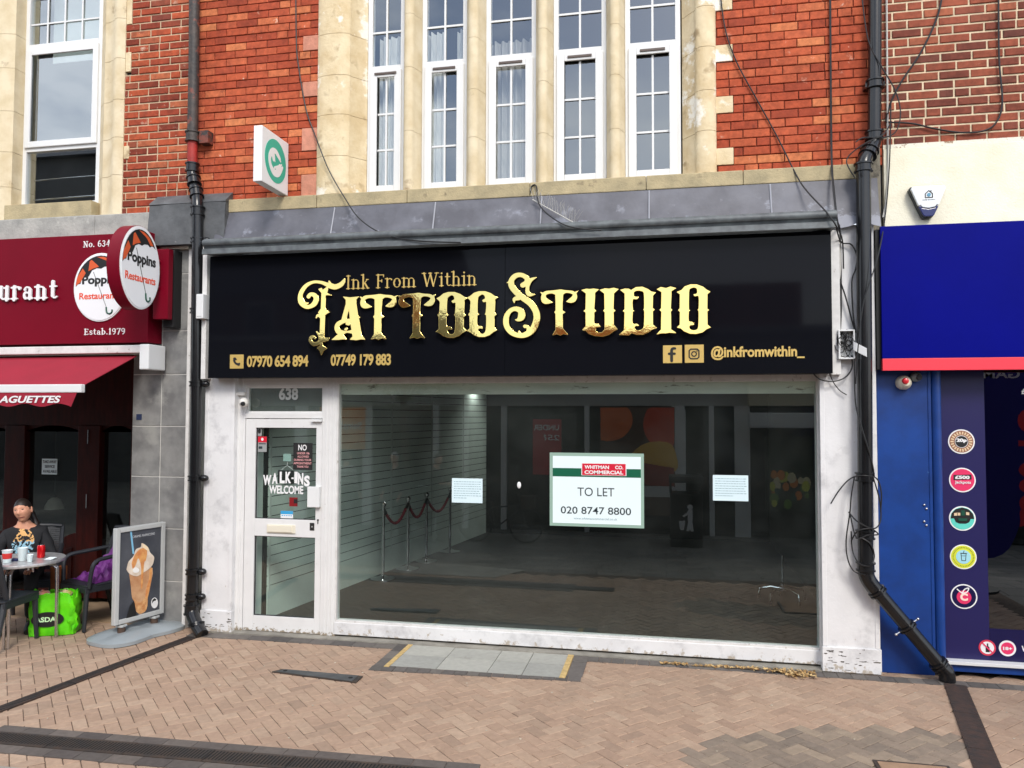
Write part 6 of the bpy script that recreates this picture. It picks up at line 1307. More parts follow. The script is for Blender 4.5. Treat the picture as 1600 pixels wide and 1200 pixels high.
for i in range(nr+1):
    r = i/nr
    for j in range(ns):
        f = 2*math.pi*j/ns; rad = 1+.16*math.cos(2*f)+.10*math.cos(4*f+math.pi) ; x = LX*rad*r*math.cos(f); y = LY*rad*r*math.sin(f)
        h = .05*(1-r**3)+.036; h -= .012*math.exp(-((x-.05)/.035)**2)*(1-r); h -= .03*math.exp(-(y/.06)**2)*r*(1-r)*2; 
        vs.append(Vector((cb.x, cb.y, 0))+ax_*x+an_*y+az_*(h if i < nr else .034))
k0 = len(vs)
for j in range(ns): vs.append(vs[nr*ns+j]*1+Vector((0, 0, -.03)))
fs = [(i*ns+j, (i+1)*ns+j, (i+1)*ns+(j+1) % ns, i*ns+(j+1) % ns) for i in range(nr) for j in range(ns)]+[(nr*ns+j, k0+j, k0+(j+1) % ns, nr*ns+(j+1) % ns) for j in range(ns)]+[tuple(k0+j for j in range(ns))]
MB().add(vs, fs).build('base', bmat, ab, smooth=True, angle=50)
# ================================================================== people
def skin_mesh(vs, es, sub=2):
    bm = bmesh.new(); ly = bm.verts.layers.skin.verify(); bv = []
    for i, v in enumerate(vs):
        q = bm.verts.new(v[:3]); q[ly].radius = (v[3], v[4] if len(v) > 4 else v[3]); q[ly].use_root = i == 0; bv.append(q)
    for a, b in es: bm.edges.new((bv[a], bv[b]))
    me = bpy.data.meshes.new('s'); bm.to_mesh(me); bm.free(); o = bpy.data.objects.new('s', me); COL.objects.link(o)
    md = o.modifiers.new('k', 'SKIN'); md.use_smooth_shade = True; o.modifiers.new('b', 'SUBSURF').levels = sub
    bpy.context.view_layer.update(); r = bpy.data.meshes.new_from_object(o.evaluated_get(bpy.context.evaluated_depsgraph_get())); bpy.data.objects.remove(o); bpy.data.meshes.remove(me); r.materials.clear(); return r
def head_mesh(c, yaw, tilt, hairline=.022, s=1.):
    n, m2 = 40, 30; vs = []; fs = []
    g = lambda a, b, w: math.exp(-((a-b)/w)**2)
    for i in range(m2+1):
        th = math.pi*i/m2
        for j in range(n):
            f = 2*math.pi*j/n; x, y, z = math.sin(th)*math.sin(f), -math.sin(th)*math.cos(f), math.cos(th)
            X_, Y_, Z_ = x*.074, y*.092, z*.116
            if Z_ < -.02: k = (-.02-Z_)/.096; X_ *= 1-.28*k; Y_ *= 1-.10*k
            if y < 0:
                fr_ = min(1, -y*1.6)
                Y_ -= fr_*(.026*g(X_, 0, .012)*g(Z_, -.018, .018)+.012*g(X_, 0, .009)*g(Z_, .008, .022)+.008*g(Z_, .038, .012)*g(X_, 0, .05)+.010*g(X_, 0, .028)*g(Z_, -.098, .018)+.008*g(X_, 0, .022)*g(Z_, -.060, .012))
                Y_ += fr_*(.011*(g(X_, .030, .013)+g(X_, -.030, .013))*g(Z_, .016, .012)+.005*g(X_, 0, .03)*g(Z_, -.060, .003)+.005*g(Z_, -.078, .008)*g(X_, 0, .03))
                Y_ -= fr_*.006*(g(X_, .044, .016)+g(X_, -.044, .016))*g(Z_, -.012, .018)
            vs.append(Vector((X_, Y_, Z_)))
    fs = [(i*n+j, (i+1)*n+j, (i+1)*n+(j+1) % n, i*n+(j+1) % n) for i in range(m2) for j in range(n)]
    mi = []
    for f_ in fs:
        q = sum((vs[a] for a in f_), Vector())/4; k = 0
        if q.y < -.06 and abs(q.x) < .031 and -.067 < q.z < -.054: k = 1
        if q.y < -.05 and .014 < abs(q.x) < .046 and .030 < q.z < .038: k = 2
        mi.append(k)
    mb = MB(); 
    for f_, k in zip(fs, mi): pass
    mb.v = [tuple(v) for v in vs]; mb.f = list(fs); mb.mi = list(mi); mb.rnd = [0]*len(fs)
    for s_ in (-1, 1):
        mb.cur = 0; mb.ball((s_*.074, .008, -.004), .010, .020, .031, 10, 8)
        mb.cur = 2; mb.ball((s_*.030, -.0735, .0155), .014, .008, .004, 10, 7); mb.cur = 3; mb.ball((s_*.030, -.075, .013), .009, .0075, .0035, 10, 7); mb.cur = 2; mb.ball((s_*.031, -.080, .0135), .0055, .003, .0045, 8, 6)
    hv = MB(); 
    for i in range(m2+1):
        th = math.pi*i/m2
        for j in range(n):
            f = 2*math.pi*j/n; hv.v.append((math.sin(th)*math.sin(f)*.0765, -math.sin(th)*math.cos(f)*.0945+.002, math.cos(th)*.1185+.001))
    for f_ in fs:
        q = sum((Vector(hv.v[a]) for a in f_), Vector())/4; lim = hairline+.03*math.cos(q.x*18)+.004*math.sin(q.x*260) if q.y < -.02 else (-.005 if abs(q.x) > .05 and q.y < .0 else -.1)
        if q.z > lim: hv.f.append(f_); hv.mi.append(0); hv.rnd.append(0)
    Mx = Matrix.Translation(c)@Matrix.Rotation(yaw, 4, 'Z')@Matrix.Rotation(tilt, 4, 'Y')@Matrix.Scale(s, 4)
    for b_ in (mb, hv): b_.v = [tuple(Mx@Vector(v)) for v in b_.v]
    return mb, hv
def person(label, J_, loc, rz, mats, head_yaw=0., tilt=0., pony=False, group=None, hairline=.022):
    """J_: joint name -> (x,y,z) with the person facing -y"""
    skinm, topm, legm, hairm, shoem = mats
    t = thing('person', label, 'person', (0, 0, 0), group)
    j = {k_: Vector(v) for k_, v in J_.items()}
    vs = []; es = []; ix = {}
    def V_(nm, p, r, r2=None): ix[nm] = len(vs); vs.append((p[0], p[1], p[2], r, r2 or r)); return ix[nm]
    def E_(a, b): es.append((ix[a], ix[b]))
    V_('pel', j['pelvis'], .12, .10); V_('ch', j['chest'], .13, .09); E_('pel', 'ch'); V_('nk', j['neck'], .05); E_('ch', 'nk'); V_('hd', j['head']+Vector((0, .01, -.05)), .055); E_('nk', 'hd')
    for s in 'LR':
        V_('sh'+s, j['sh'+s], .05); E_('ch', 'sh'+s); V_('el'+s, j['el'+s], .036); E_('sh'+s, 'el'+s); V_('wr'+s, j['wr'+s], .024); E_('el'+s, 'wr'+s)
        d = (j['wr'+s]-j['el'+s]).normalized(); sd_ = d.cross(Vector((0, 0, 1))); sd_ = sd_.normalized() if sd_.length > .2 else Vector((0, 1, 0)); pn = sd_.cross(d)
        pa = j['wr'+s]+d*.05; V_('pa'+s, pa, .026, .014); E_('wr'+s, 'pa'+s); kn = j['wr'+s]+d*.085; V_('kn'+s, kn, .030, .012); E_('pa'+s, 'kn'+s)
        for q, (o_, ln) in enumerate(((-.028, .062), (-.009, .074), (.010, .070), (.028, .055))):
            a = kn+sd_*o_+d*.012; V_(f'f{q}a'+s, a, .0095); E_('kn'+s, f'f{q}a'+s); b = a+d*ln*.5-pn*.006; V_(f'f{q}b'+s, b, .0085); E_(f'f{q}a'+s, f'f{q}b'+s); c_ = b+d*ln*.42-pn*.018; V_(f'f{q}c'+s, c_, .007); E_(f'f{q}b'+s, f'f{q}c'+s)
        a = j['wr'+s]+d*.03-sd_*.035; V_('ta'+s, a, .011); E_('pa'+s, 'ta'+s); b = a+d*.04-sd_*.016; V_('tb'+s, b, .009); E_('ta'+s, 'tb'+s)
        V_('hp'+s, j['hip'+s], .085); E_('pel', 'hp'+s); V_('kn_'+s, j['kn'+s], .055); E_('hp'+s, 'kn_'+s); V_('an'+s, j['an'+s], .036); E_('kn_'+s, 'an'+s)
    me = skin_mesh(vs, es, 1)
    hb, hv = head_mesh(j['head'], head_yaw, tilt, hairline)
    bm = bmesh.new(); bm.from_mesh(me); h2 = bpy.data.meshes.new('h'); h2.from_pydata(hb.v, [], hb.f); h2.polygons.foreach_set('material_index', hb.mi); bm.from_mesh(h2); bmesh.ops.recalc_face_normals(bm, faces=bm.faces); bm.to_mesh(me); bm.free()
    me.shade_smooth(); obj('body', me, [skinm, M('lips', rgb(150,84,76), .5), hairm, M('eye_white', rgb(206,200,196), .3)], t)
    hv.build('hair', hairm, t, smooth=True)
    if pony: MB().tube(smooth_path([tuple(j['head']+Vector((.0, .09, .02))), tuple(j['head']+Vector((.05, .13, -.05))), tuple(j['head']+Vector((.10, .10, -.16))), tuple(j['head']+Vector((.12, .06, -.26)))], 4), [.035]*5+[.03]*4+[.022]*3+[.01], 10).build('hair_tail', hairm, t, smooth=True)
    # top
    tv = [(*j['pelvis']+Vector((0, 0, .02)), .155, .135), (*((j['pelvis']+j['chest'])/2), .15, .125), (*j['chest'], .155, .115), (*(j['neck']-Vector((0, 0, .012))), .07)]; te = [(0, 1), (1, 2), (2, 3)]
    for s in 'LR':
        k_ = len(tv); tv += [(*j['sh'+s], .072), (*((j['sh'+s]+j['el'+s])/2), .064), (*j['el'+s], .056), (*(j['el'+s].lerp(j['wr'+s], .92)), .04)]; te += [(2, k_), (k_, k_+1), (k_+1, k_+2), (k_+2, k_+3)]
    me = skin_mesh(tv, te, 2); rg = random.Random(len(label))
    for v in me.vertices: v.co += Vector((math.sin(v.co.z*60+v.co.x*20), math.sin(v.co.z*50+v.co.x*30+1), 0))*.004
    me.shade_smooth(); obj('top', me, topm, t)
    lv_ = [(*j['pelvis'], .13, .12)]; le = []
    for s in 'LR':
        k_ = len(lv_); lv_ += [(*j['hip'+s], .095), (*(j['hip'+s].lerp(j['kn'+s], .5)), .085), (*j['kn'+s], .068), (*(j['kn'+s].lerp(j['an'+s], .5)), .06), (*(j['kn'+s].lerp(j['an'+s], .97)), .052)]; le += [(0, k_)]+[(k_+q, k_+q+1) for q in range(4)]
    me = skin_mesh(lv_, le, 1); me.shade_smooth(); obj('trousers', me, legm, t)
    for s in 'LR':
        a = j['an'+s]; MB().tube([(a.x, a.y+.05, a.z-.045), (a.x, a.y, a.z-.04), (a.x, a.y-.08, a.z-.055), (a.x, a.y-.16, a.z-.065)], [.035, .046, .042, .026], 10).build('shoe', shoem, t, smooth=True)
    t.location = loc; t.rotation_euler.z = rz; return t
skin_t = M('skin_tanned', rgb(222,160,130), .5, var=.12, vs=30); skin_l = M('skin_light', rgb(220,170,145), .5)
hair_d = M('hair_dark', rgb(40,30,26), .5, var=.4, vs=50, stretch=(1,1,.2)); hair_g = M('hair_grey', rgb(170,168,164), .6, var=.3, vs=40)
shoe_k = M('shoe_black', (.015,.015,.016), .5); trou = M('dark_trousers', rgb(34,34,38), .8, var=.2)
hood = M('black_sweatshirt', rgb(30,31,35), .85, var=.25, vs=9, bump=.2, bs=160)
def add_print(mt):   # printed dragon-like swirl on the chest: gold above, pale blue below
    n = mt.node_tree.nodes; l = mt.node_tree.links.new; b = n['Principled BSDF']; src = b.inputs['Base Color'].links[0].from_socket
    t = n.new('ShaderNodeTexCoord'); sp_ = n.new('ShaderNodeSeparateXYZ'); l(t.outputs['Object'], sp_.inputs[0])
    def mth(op, a, v=None, c=None):
        q = n.new('ShaderNodeMath'); q.operation = op
        for i_, x in enumerate((a, v, c)):
            if x is None: continue
            if isinstance(x, (int, float)): q.inputs[i_].default_value = x
            else: l(x, q.inputs[i_])
        return q.outputs[0]
    dx = mth('MULTIPLY', mth('ADD', sp_.outputs[0], .0), 1/.095); dz = mth('MULTIPLY', mth('ADD', sp_.outputs[2], -.785), 1/.135)
    r2 = mth('ADD', mth('MULTIPLY', dx, dx), mth('MULTIPLY', dz, dz)); inside = mth('MULTIPLY', mth('LESS_THAN', r2, 1.0), mth('LESS_THAN', sp_.outputs[1], -.06))
    w_ = n.new('ShaderNodeTexNoise'); w_.inputs['Scale'].default_value = 15; w_.inputs['Distortion'].default_value = 2.2; w_.inputs['Detail'].default_value = 2; l(t.outputs['Object'], w_.inputs['Vector'])
    msk = mth('MULTIPLY', inside, mth('GREATER_THAN', w_.outputs['Fac'], .5))
    up_ = mth('GREATER_THAN', mth('ADD', sp_.outputs[2], mth('MULTIPLY', w_.outputs['Fac'], .12)), .865); m1 = n.new('ShaderNodeMix'); m1.data_type = 'RGBA'; l(up_, m1.inputs[0]); m1.inputs[6].default_value = (*rgb(150,196,216), 1); m1.inputs[7].default_value = (*rgb(226,176,112), 1)
    m2_ = n.new('ShaderNodeMix'); m2_.data_type = 'RGBA'; l(msk, m2_.inputs[0]); l(src, m2_.inputs[6]); l(m1.outputs[2], m2_.inputs[7]); l(m2_.outputs[2], b.inputs['Base Color'])
add_print(hood)
SIT = dict(pelvis=(0, .05, .53), chest=(0, .0, .83), neck=(-.005, -.03, .955), head=(-.012, -.065, 1.095), shL=(.145, .01, .865), shR=(-.15, .0, .85), elL=(.24, -.03, .63), elR=(-.27, -.08, .62), wrL=(.14, -.24, .58), wrR=(-.15, -.24, .58), hipL=(.09, .02, .52), hipR=(-.09, .02, .52), knL=(.12, -.36, .50), knR=(-.12, -.36, .50), anL=(.12, -.34, .08), anR=(-.12, -.34, .08))
person('person with dark tied back hair and printed black sweatshirt sitting at the cafe table', SIT, (-6.19, -.19, .01), R(34), (skin_t, hood, trou, hair_d, shoe_k), R(-14), R(-9), True)
# ================================================================== inside the empty shop
for i, (a, b) in enumerate(((598,905), (633,889), (657,877), (694,862))):
    g_ = G(a, b, .03); g_.x = max(g_.x, xw(g_.y)+.18)
    t = thing('rope_post', ['chrome rope post nearest the shop door', 'second chrome rope post from the shop door', 'third chrome rope post from the shop door', 'chrome rope post farthest from the shop door'][i], 'rope post', g_, 'chrome rope posts along the slatted wall')
    MB().lathe([(.15, 0), (.15, .012), (.06, .03), (.025, .05)], g_, 24).build('foot', chrome, t, smooth=True); MB().lathe([(.02, .03), (.02, .88), (.034, .90), (.034, .93), (.01, .95)], g_, 14).build('post', chrome, t, smooth=True)
    if i:
        a_, b_ = prev+Vector((0, 0, .86)), g_+Vector((0, 0, .86)); pts = [a_.lerp(b_, k_/10)-Vector((0, 0, .22*math.sin(math.pi*k_/10))) for k_ in range(11)]
        ro = thing('barrier_rope', ['', 'red barrier rope between the first and second rope posts', 'red barrier rope between the second and third rope posts', 'red barrier rope between the third and farthest rope posts'][i], 'rope', pts[5], 'red ropes between the posts')
        MB().tube(pts[1:-1], .018, 8).build('rope', M('red_rope', rgb(150,50,62), .8), ro, smooth=True)
        for e0_, e1_ in ((0, 1), (10, 9)): MB().tube([pts[e0_], pts[e1_]], .022, 8).build('end_hook', chrome, ro, smooth=True)
    prev = g_
st_ = G(1223, 940, .03); t = thing('stool_base', 'chrome five star castor base of a stool without its seat', 'stool base', st_)
for k_ in range(5):
    d = Vector((math.cos(k_*1.2566+.3), math.sin(k_*1.2566+.3), 0)); MB().tube([st_+Vector((0,0,.14)), st_+d*.12+Vector((0,0,.15)), st_+d*.24+Vector((0,0,.12)), st_+d*.25+Vector((0,0,.05))], .014, 8).build('arm', chrome, t, smooth=True)
    q = st_+d*.25; MB().lathe([(.024, -.012), (.028, 0), (.024, .012)], (q.x, q.y, q.z+.028), 12, 'x').build('castor', black_flat, t, smooth=True)
MB().lathe([(.03, .12), (.03, .2), (.016, .21), (.016, .5)], st_, 12).build('gas_lift', chrome, t, smooth=True)
# ================================================================== the far side of the street (seen in the glass)
YO = -9.6; GZ = -.42
def O(px, py): q = P(px, py, -YO); return q.x, q.z
OF = (Vector((-1,0,0)), Vector((0,0,1)), Vector((0,1,0)))
sm = thing('supermarket_building', 'low pale supermarket across the street with orange panel and dark glass front', 'building', (-2, YO-1, GZ))
owall = M('opposite_wall', rgb(176,176,170), .85, var=.1, vs=1); ocol = M('opposite_white', rgb(206,208,206), .6)
zg = O(800, 634)[1]
MB().box(-13, 9, YO-4, YO, zg, 3.75).build('upper_wall', owall, sm); MB().box(-13, 9, YO-.05, YO+.12, 3.68, 3.82).build('parapet', ocol, sm, bevel=.01)
MB().box(-13, 9, YO-4, YO-.9, GZ, zg).build('back_wall', M('opposite_interior', rgb(58,58,56), .9, var=.4, vs=.8), sm)
MB().box(-2.7, 2.7, YO-1.2, YO-.4, 3.75, 4.75).build('added_reflection_block', M('added_reflection_block', rgb(150,104,72), .8, col2=rgb(206,112,70), vs=.9), sm)  # unseen brown block, added so the feet of the gold letters mirror something dark
for px, w_ in ((574,.22),(681,.12),(727,.14),(787,.12),(917,.1),(1060,.26),(1112,.1),(1160,.3),(470,.3)):
    x = O(px, 700)[0]; MB().box(x-w_/2, x+w_/2, YO-.15, YO+.02, GZ, zg-.001).build('column', ocol, sm, bevel=.01)
MB().box(-13, 9, YO-.14, YO+.005, GZ, O(800, 832)[1]).build('plinth', M('opposite_plinth', rgb(170,172,170), .8), sm, bevel=.01)
MB().box(-13, 9, YO-.06, YO-.05, O(800, 832)[1], zg).build('pane', glass('opposite_glass', 1.5, (.7,.72,.72)), sm)
def opanel(nm, box, mat, d=.03):
    x0, z1 = O(box[0], box[1]); x1, z0 = O(box[2], box[3]); return MB().box(x0, x1, YO-.04, YO+d, z0, z1).build(nm, mat, sm), x0, x1, z0, z1
oran = M('orange_panel', rgb(226,134,40), .5)
pnl, a, b, c0_, c1_ = opanel('orange_panel', (500, 636, 571, 702), oran)
place('lettering', text_mesh('Sainsbury\u2019s', .02), txt_w, pnl, (b-.08, YO+.03, c0_+.42*(c1_-c0_)), .9*(b-a), .22, .01, OF)
pnl, a, b, c0_, c1_ = opanel('red_poster', (833, 655, 877, 742), M('poster_red', rgb(200,30,44), .5))
place('lettering', text_mesh('UNDER', .02), txt_w, pnl, (b-.04, YO+.03, c0_+.8*(c1_-c0_)), .9*(b-a), .12, .01, OF); place('lettering', text_mesh('25?', .02), txt_w, pnl, (b-.04, YO+.03, c0_+.62*(c1_-c0_)), .55*(b-a), .12, .01, OF)
pnl, a, b, c0_, c1_ = opanel('food_poster', (938, 636, 1055, 806), M('poster_brown', rgb(84,58,40), .5))
def ofl(nm, pts, mat, d): MB().prism([((u-.5)*(b-a), v*(c1_-c0_)) for u, v in pts], ((a+b)/2, YO+.03+d, c0_), (1,0,0), (0,0,1), (0,1,0), .003).build(nm, mat, pnl)
ofl('tomato_picture', [(min(.86+.28*q[0], .995), min(.84+.22*q[1], .995)) for q in disc_pts(28)], M('poster_tomato', rgb(214,70,30), .5), 0); ofl('tomato_picture', [(max(.10+.34*q[0], .005), min(.88+.2*q[1], .995)) for q in disc_pts(28)], M('poster_orange_fruit', rgb(224,110,40), .5), .004)
ofl('bun_picture', smooth_path([(.35,.42),(.42,.56),(.6,.66),(.85,.68),(.99,.62),(.99,.40),(.35,.42)], 4)[:-1], M('poster_bun', rgb(230,180,60), .5), .004); ofl('filling_picture', [(.3,.30),(.35,.42),(.6,.48),(.99,.44),(.99,.26),(.6,.28)], M('poster_filling', rgb(150,50,36), .5), .008); ofl('white_band', [(.2,.17),(1,.17),(1,.27),(.2,.27)], ocol, .012)
for q in ((1065, 640, 1072, 800),): opanel('white_border', q, ocol)
x0, z1_ = O(1168, 645); MB().box(x0, x0+3.2, YO-.02, YO+.45, z1_-.3, z1_).build('shutter_box', ocol, sm, bevel=.02); MB().box(x0, x0+3.2, YO-.02, YO+.3, zg, zg+.7).build('right_fascia', M('beige_fascia', rgb(196,186,160), .7), sm)
pnl, a, b, c0_, c1_ = opanel('vegetable_poster', (1195, 682, 1270, 800), M('poster_dark_green', rgb(40,52,34), .5)); rg = random.Random(4)
for i in range(26): ofl('vegetable_picture', [(.1+.8*rg.random()*1+.07*q[0], 0) for q in [(0, 0)]] and [(u0+rr2*q[0], v0+rr2*.8*q[1]) for u0, v0, rr2 in [(rg.uniform(.1, .9), rg.uniform(.08, .5), rg.uniform(.05, .1))] for q in disc_pts(10)], [oran, yel, logo_g, M('poster_leaf', rgb(110,150,50), .5), M('poster_cream2', rgb(226,214,170), .5)][i % 5], .002+.0031*i*.3)
x0, z0 = O(1545, 622); 
fs2 = place('fascia_lettering', text_mesh('DA', .03), M('pale_blue_letter', rgb(190,206,226), .4), sm, (x0+.85, YO+.31, zg+.30), 1.1, .42, .05, OF)
MB().box(x0-1.6, x0+1.9, YO+.30, YO+.305, zg+.0, zg+.8).build('letter_board', M('letter_board', rgb(150,142,126), .6), sm); place('fascia_lettering', text_mesh('BAR', .03), txt_k, sm, (x0+.5, YO+.31, zg+.06), .5, .14, .01, OF)
gh = thing('gabled_house', 'brown brick gabled house with slate roof rising behind the supermarket', 'building', (-10, -17, GZ)); bk = M('far_brick', rgb(130,86,66), .9, var=.3, vs=3)
MB().box(-14, -7.2, -22, -16, GZ, 6.0).build('wall', bk, gh)
MB().add([(-14.3,-15.8,5.9),(-6.9,-15.8,5.9),(-6.9,-22.2,5.9),(-14.3,-22.2,5.9),(-14.3,-19,8.2),(-6.9,-19,8.2)], [(0,1,5,4),(1,2,5),(2,3,4,5),(3,0,4),(3,2,1,0)]).build('roof', M('slate', rgb(74,74,80), .7, var=.3, vs=5), gh); MB().box(-9.4, -8.6, -19.4, -18.6, 7.6, 9.2).build('chimney', bk, gh)
for x in (-12.6, -10.5, -8.5): MB().box(x-.5, x+.5, -16.02, -15.98, 4.2, 5.6).build('window', ocol, gh); MB().box(x-.42, x+.42, -15.98, -15.97, 4.28, 5.52).build('pane', dark_in, gh)
tt_ = thing('terrace_building', 'tall brown terrace block far down the street on the left', 'building', (-24, -18, GZ)); MB().box(-33, -16.5, -23, -16.5, GZ, 11.2).build('wall', M('far_dark_wall', rgb(84,82,80), .9, var=.3, vs=2), tt_)
MB().hexa([(-33.4,-16.2,11.2),(-16.2,-16.2,11.2),(-16.2,-23.4,11.2),(-33.4,-23.4,11.2)], [(-33,-18.5,12.6),(-16.6,-18.5,12.6),(-16.6,-21,12.6),(-33,-21,12.6)]).build('roof', M('slate_far', rgb(60,60,66), .7, var=.3, vs=4), tt_)
for z_ in (3.6, 6.6):
    for x_ in (-30, -26.5, -23, -19.5): MB().box(x_-.7, x_+.7, -16.52, -16.45, z_, z_+1.9).build('window', ocol, tt_); MB().box(x_-.6, x_+.6, -16.45, -16.44, z_+.1, z_+1.8).build('pane', dark_in, tt_)
# tree by the far pavement
tr = thing('street_tree', 'small leafy street tree on the far side of the street', 'tree', (-5.3, -8.5, GZ)); rg = random.Random(21); T0 = Vector((-5.3, -8.5, GZ)); bark = M('bark', rgb(86,74,62), .9, bump=.6, bs=30)
MB().tube([T0, T0+Vector((.03, .02, 1.4)), T0+Vector((-.03, .05, 2.8)), T0+Vector((.04, 0, 4.2))], [.11, .085, .065, .03], 10).build('trunk', bark, tr, smooth=True)
tips = []
for i in range(11):
    a = rg.uniform(0, 6.28); h = rg.uniform(2.4, 4.0); b0 = T0+Vector((0, .03, h)); e_ = b0+Vector((math.cos(a)*rg.uniform(.5, 1.1), math.sin(a)*rg.uniform(.4, .8), rg.uniform(.4, 1.2))); MB().tube([b0, b0.lerp(e_, .5)+Vector((0, 0, .1)), e_], [.03, .02, .008], 6).build('limb', bark, tr, smooth=True); tips += [e_, b0.lerp(e_, .6)]
mb = MB()
for c in tips:
    for i in range(90):
        d = Vector((rg.gauss(0, .26), rg.gauss(0, .24), rg.gauss(0, .22))); q = c+d; s_ = rg.uniform(.04, .08); a = Vector((rg.uniform(-1, 1), rg.uniform(-1, 1), rg.uniform(-1, 1))).normalized(); b_ = a.cross(Vector((rg.uniform(-1, 1), rg.uniform(-1, 1), 1))).normalized()
        mb.r = rg.random(); mb.add([q-a*s_, q+b_*s_*.5, q+a*s_, q-b_*s_*.5], [(0, 1, 2, 3)])
mb.build('crown', MB_attr('leaf', [rgb(60,78,34), rgb(86,104,44), rgb(104,120,56)], rough=.6, mottle=.2, bump=.1), tr, rnd=True)
STAND = dict(pelvis=(0, 0, .95), chest=(0, -.01, 1.27), neck=(0, -.01, 1.45), head=(0, -.04, 1.58), shL=(.18, 0, 1.38), shR=(-.18, 0, 1.38), elL=(.25, .02, 1.10), elR=(-.25, .02, 1.10), wrL=(.22, -.12, .90), wrR=(-.22, -.12, .90), hipL=(.09, 0, .92), hipR=(-.09, 0, .92), knL=(.10, -.02, .50), knR=(-.10, .02, .50), anL=(.10, .02, .08), anR=(-.10, .04, .08))
READ = dict(STAND, wrL=(.08, -.30, 1.12), wrR=(-.10, -.30, 1.12), elL=(.24, -.05, 1.1), elR=(-.24, -.05, 1.1), head=(0, -.08, 1.56))
stripe = M('striped_jersey', rgb(60,60,70), .8); nn2 = stripe.node_tree; wv = nn2.nodes.new('ShaderNodeTexWave'); wv.bands_direction = 'Z'; wv.inputs['Scale'].default_value = 3.2; tcn = nn2.nodes.new('ShaderNodeTexCoord'); cr_ = nn2.nodes.new('ShaderNodeValToRGB'); cr_.color_ramp.interpolation = 'CONSTANT'; cr_.color_ramp.elements[0].color = (.03,.03,.04,1); cr_.color_ramp.elements[1].color = (.6,.6,.6,1); cr_.color_ramp.elements[1].position = .5
nn2.links.new(tcn.outputs['Object'], wv.inputs[0]); nn2.links.new(wv.outputs[0], cr_.inputs[0]); nn2.links.new(cr_.outputs[0], nn2.nodes['Principled BSDF'].inputs['Base Color'])
coat = M('dark_coat', rgb(40,44,48), .8, var=.2); coat2 = M('navy_coat', rgb(30,32,40), .8)
for px, lb, J_, rz, mt in ((540, 'standing person in a striped jersey across the street', STAND, 20, (skin_l, stripe, trou, hair_d, shoe_k)), (618, 'grey haired person in a dark coat across the street, seen from the side', STAND, 200, (skin_l, coat, trou, hair_g, shoe_k)), (681, 'person in a navy coat reading a paper across the street', READ, 130, (skin_l, coat2, trou, hair_d, shoe_k))):
    q = P(px, 800, 7.4); person(lb, J_, (q.x, -7.4, -.36), R(rz), mt)
q = P(664, 765, 7.5); tag(MB().box(q.x-.12, q.x+.12, -7.55, -7.35, .68, .685).build('newspaper', paper_w), 'folded white paper held by the navy coated person across the street', 'paper')
# litter bin
lb_ = P(1072, 800, 8.4); lbx = lb_.x; bn = thing('litter_bin', 'black square litter bin with white tidy man symbol across the street', 'bin', (lbx, -8.4, GZ))
MB().box(lbx-.3, lbx+.3, -8.7, -8.1, GZ, GZ+1.0).build('body', M('bin_black', (.02,.024,.022), .4), bn, bevel=.03); MB().box(lbx-.32, lbx+.32, -8.72, -8.08, GZ+1.2, GZ+1.32).build('hood', M('bin_hood', (.025,.028,.027), .4), bn, bevel=.03)
for s in (-1, 1): MB().box(lbx+s*.29-.02, lbx+s*.29+.02, -8.7, -8.1, GZ+1.0, GZ+1.2).build('hood_support', black_flat, bn)
place('tidy_man_symbol', loops_mesh(sdf_loops([[(2,9,.9),(2.02,9,.9)], [(2,7.4,.8),(2,4.2,.8)], [(2,4,.5),(1.4,0,.5)], [(2,4,.5),(2.7,0,.5)], [(2,7.2,.4),(4,5.4,.4)], ('p', [(3.6,3.6),(5.6,3.6),(5.2,0),(4,0)])], .2)), txt_w, bn, (lbx+.13, -8.098, GZ+.3), .27, .5, .004, OF)
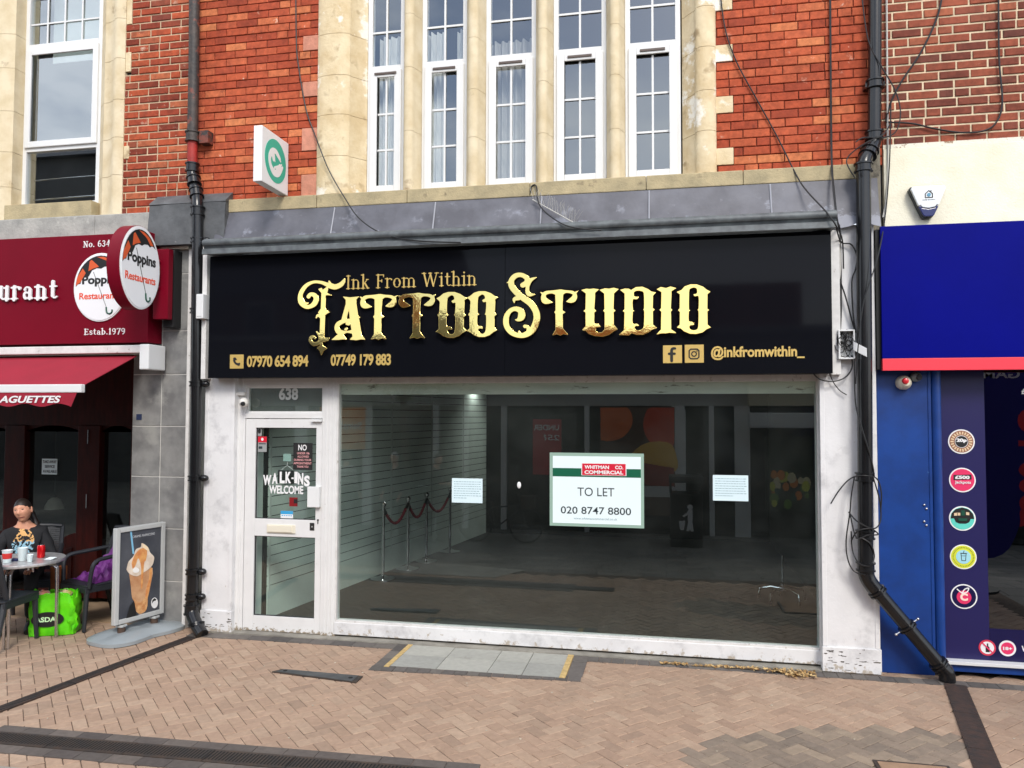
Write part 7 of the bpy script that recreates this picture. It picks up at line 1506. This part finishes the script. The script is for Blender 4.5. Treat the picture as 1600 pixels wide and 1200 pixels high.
# bicycle
q = P(770, 800, 7.2); by = thing('bicycle', 'dark bicycle parked by the supermarket windows across the street', 'bicycle', (q.x, -7.9, -.41)); B0 = Vector((q.x, -7.9, -.41))
for s, nm in ((-.5, 'rear'), (.5, 'front')):
    c = B0+Vector((s, 0, .33)); wv_ = MB()
    n = 28
    for rr2, th2 in ((.32, .018),):
        pth = [c+Vector((rr2*math.cos(2*math.pi*i/n), 0, rr2*math.sin(2*math.pi*i/n))) for i in range(n+1)]; wv_.tube(pth, th2, 6, False)
    whl = wv_.build('wheel', black_flat, by, smooth=True); sp2 = MB()
    for i in range(14): sp2.tube([c, c+Vector((.31*math.cos(i*.449), 0, .31*math.sin(i*.449)))], .002, 4)
    sp2.build('spokes', steel, whl)
mb = MB(); pt_ = lambda x, z: B0+Vector((x, 0, z))
for a, b in (((-.5,.33),(-.1,.28)), ((-.1,.28),(-.2,.78)), ((-.5,.33),(-.17,.66)), ((-.17,.66),(.36,.72)), ((-.1,.28),(.37,.62)), ((.34,.9),(.5,.33))): mb.tube([pt_(*a), pt_(*b)], .016, 8)
mb.build('frame', M('bike_frame', rgb(30,34,36), .3), by, smooth=True); MB().tube([pt_(.34,.9)+Vector((.06, -.26, .02)), pt_(.34,.92), pt_(.34,.9)+Vector((.06, .26, .02))], .013, 8).build('handlebar', black_flat, by, smooth=True); MB().ball(pt_(-.21,.82), .13, .06, .03).build('saddle', black_flat, by, smooth=True)
MB().box(B0.x+.42, B0.x+.68, B0.y-.15, B0.y+.15, .26, .5).build('basket', M('wicker_dark', rgb(60,52,44), .8), by)
# feather flag
fq = P(1572, 740, 3.3); ff = thing('feather_flag', 'tall navy feather flag with red prize lettering standing on the pavement', 'flag', (fq.x, -3.3, 0)); fx = fq.x
outl = smooth_path([(-.35,.35),(-.42,1.4),(-.40,2.4),(-.30,2.9),(-.05,3.1),(.25,2.9),(.33,2.4),(.30,1.4),(.05,.5),(-.35,.35)], 5)[:-1]
MB().prism(outl, (fx, -3.3, 0), (1,0,0), (0,0,1), (0,1,0), .006).build('blade', M('flag_navy', rgb(40,40,130), .8), ff); MB().tube([(fx-.36, -3.31, 0), (fx-.43, -3.31, 1.4), (fx-.41, -3.31, 2.4), (fx-.28, -3.31, 2.95), (fx-.05, -3.31, 3.12)], .012, 8).build('pole', steel, ff, smooth=True); MB().lathe([(.28, 0), (.28, .02), (.05, .06)], (fx-.36, -3.31, 0), 20).build('base', black_flat, ff)
place('lettering', text_mesh('£500 TO', .04), M('flag_red', rgb(240,60,70), .7), ff, (fx+.16, -3.294, .75), 1.4, .32, .003, (Vector((0,0,1)), Vector((1,0,0)), Vector((0,1,0)))); place('lettering', text_mesh('GAME', .02), txt_w, ff, (fx+.2, -3.294, 2.5), .5, .10, .003, OF)
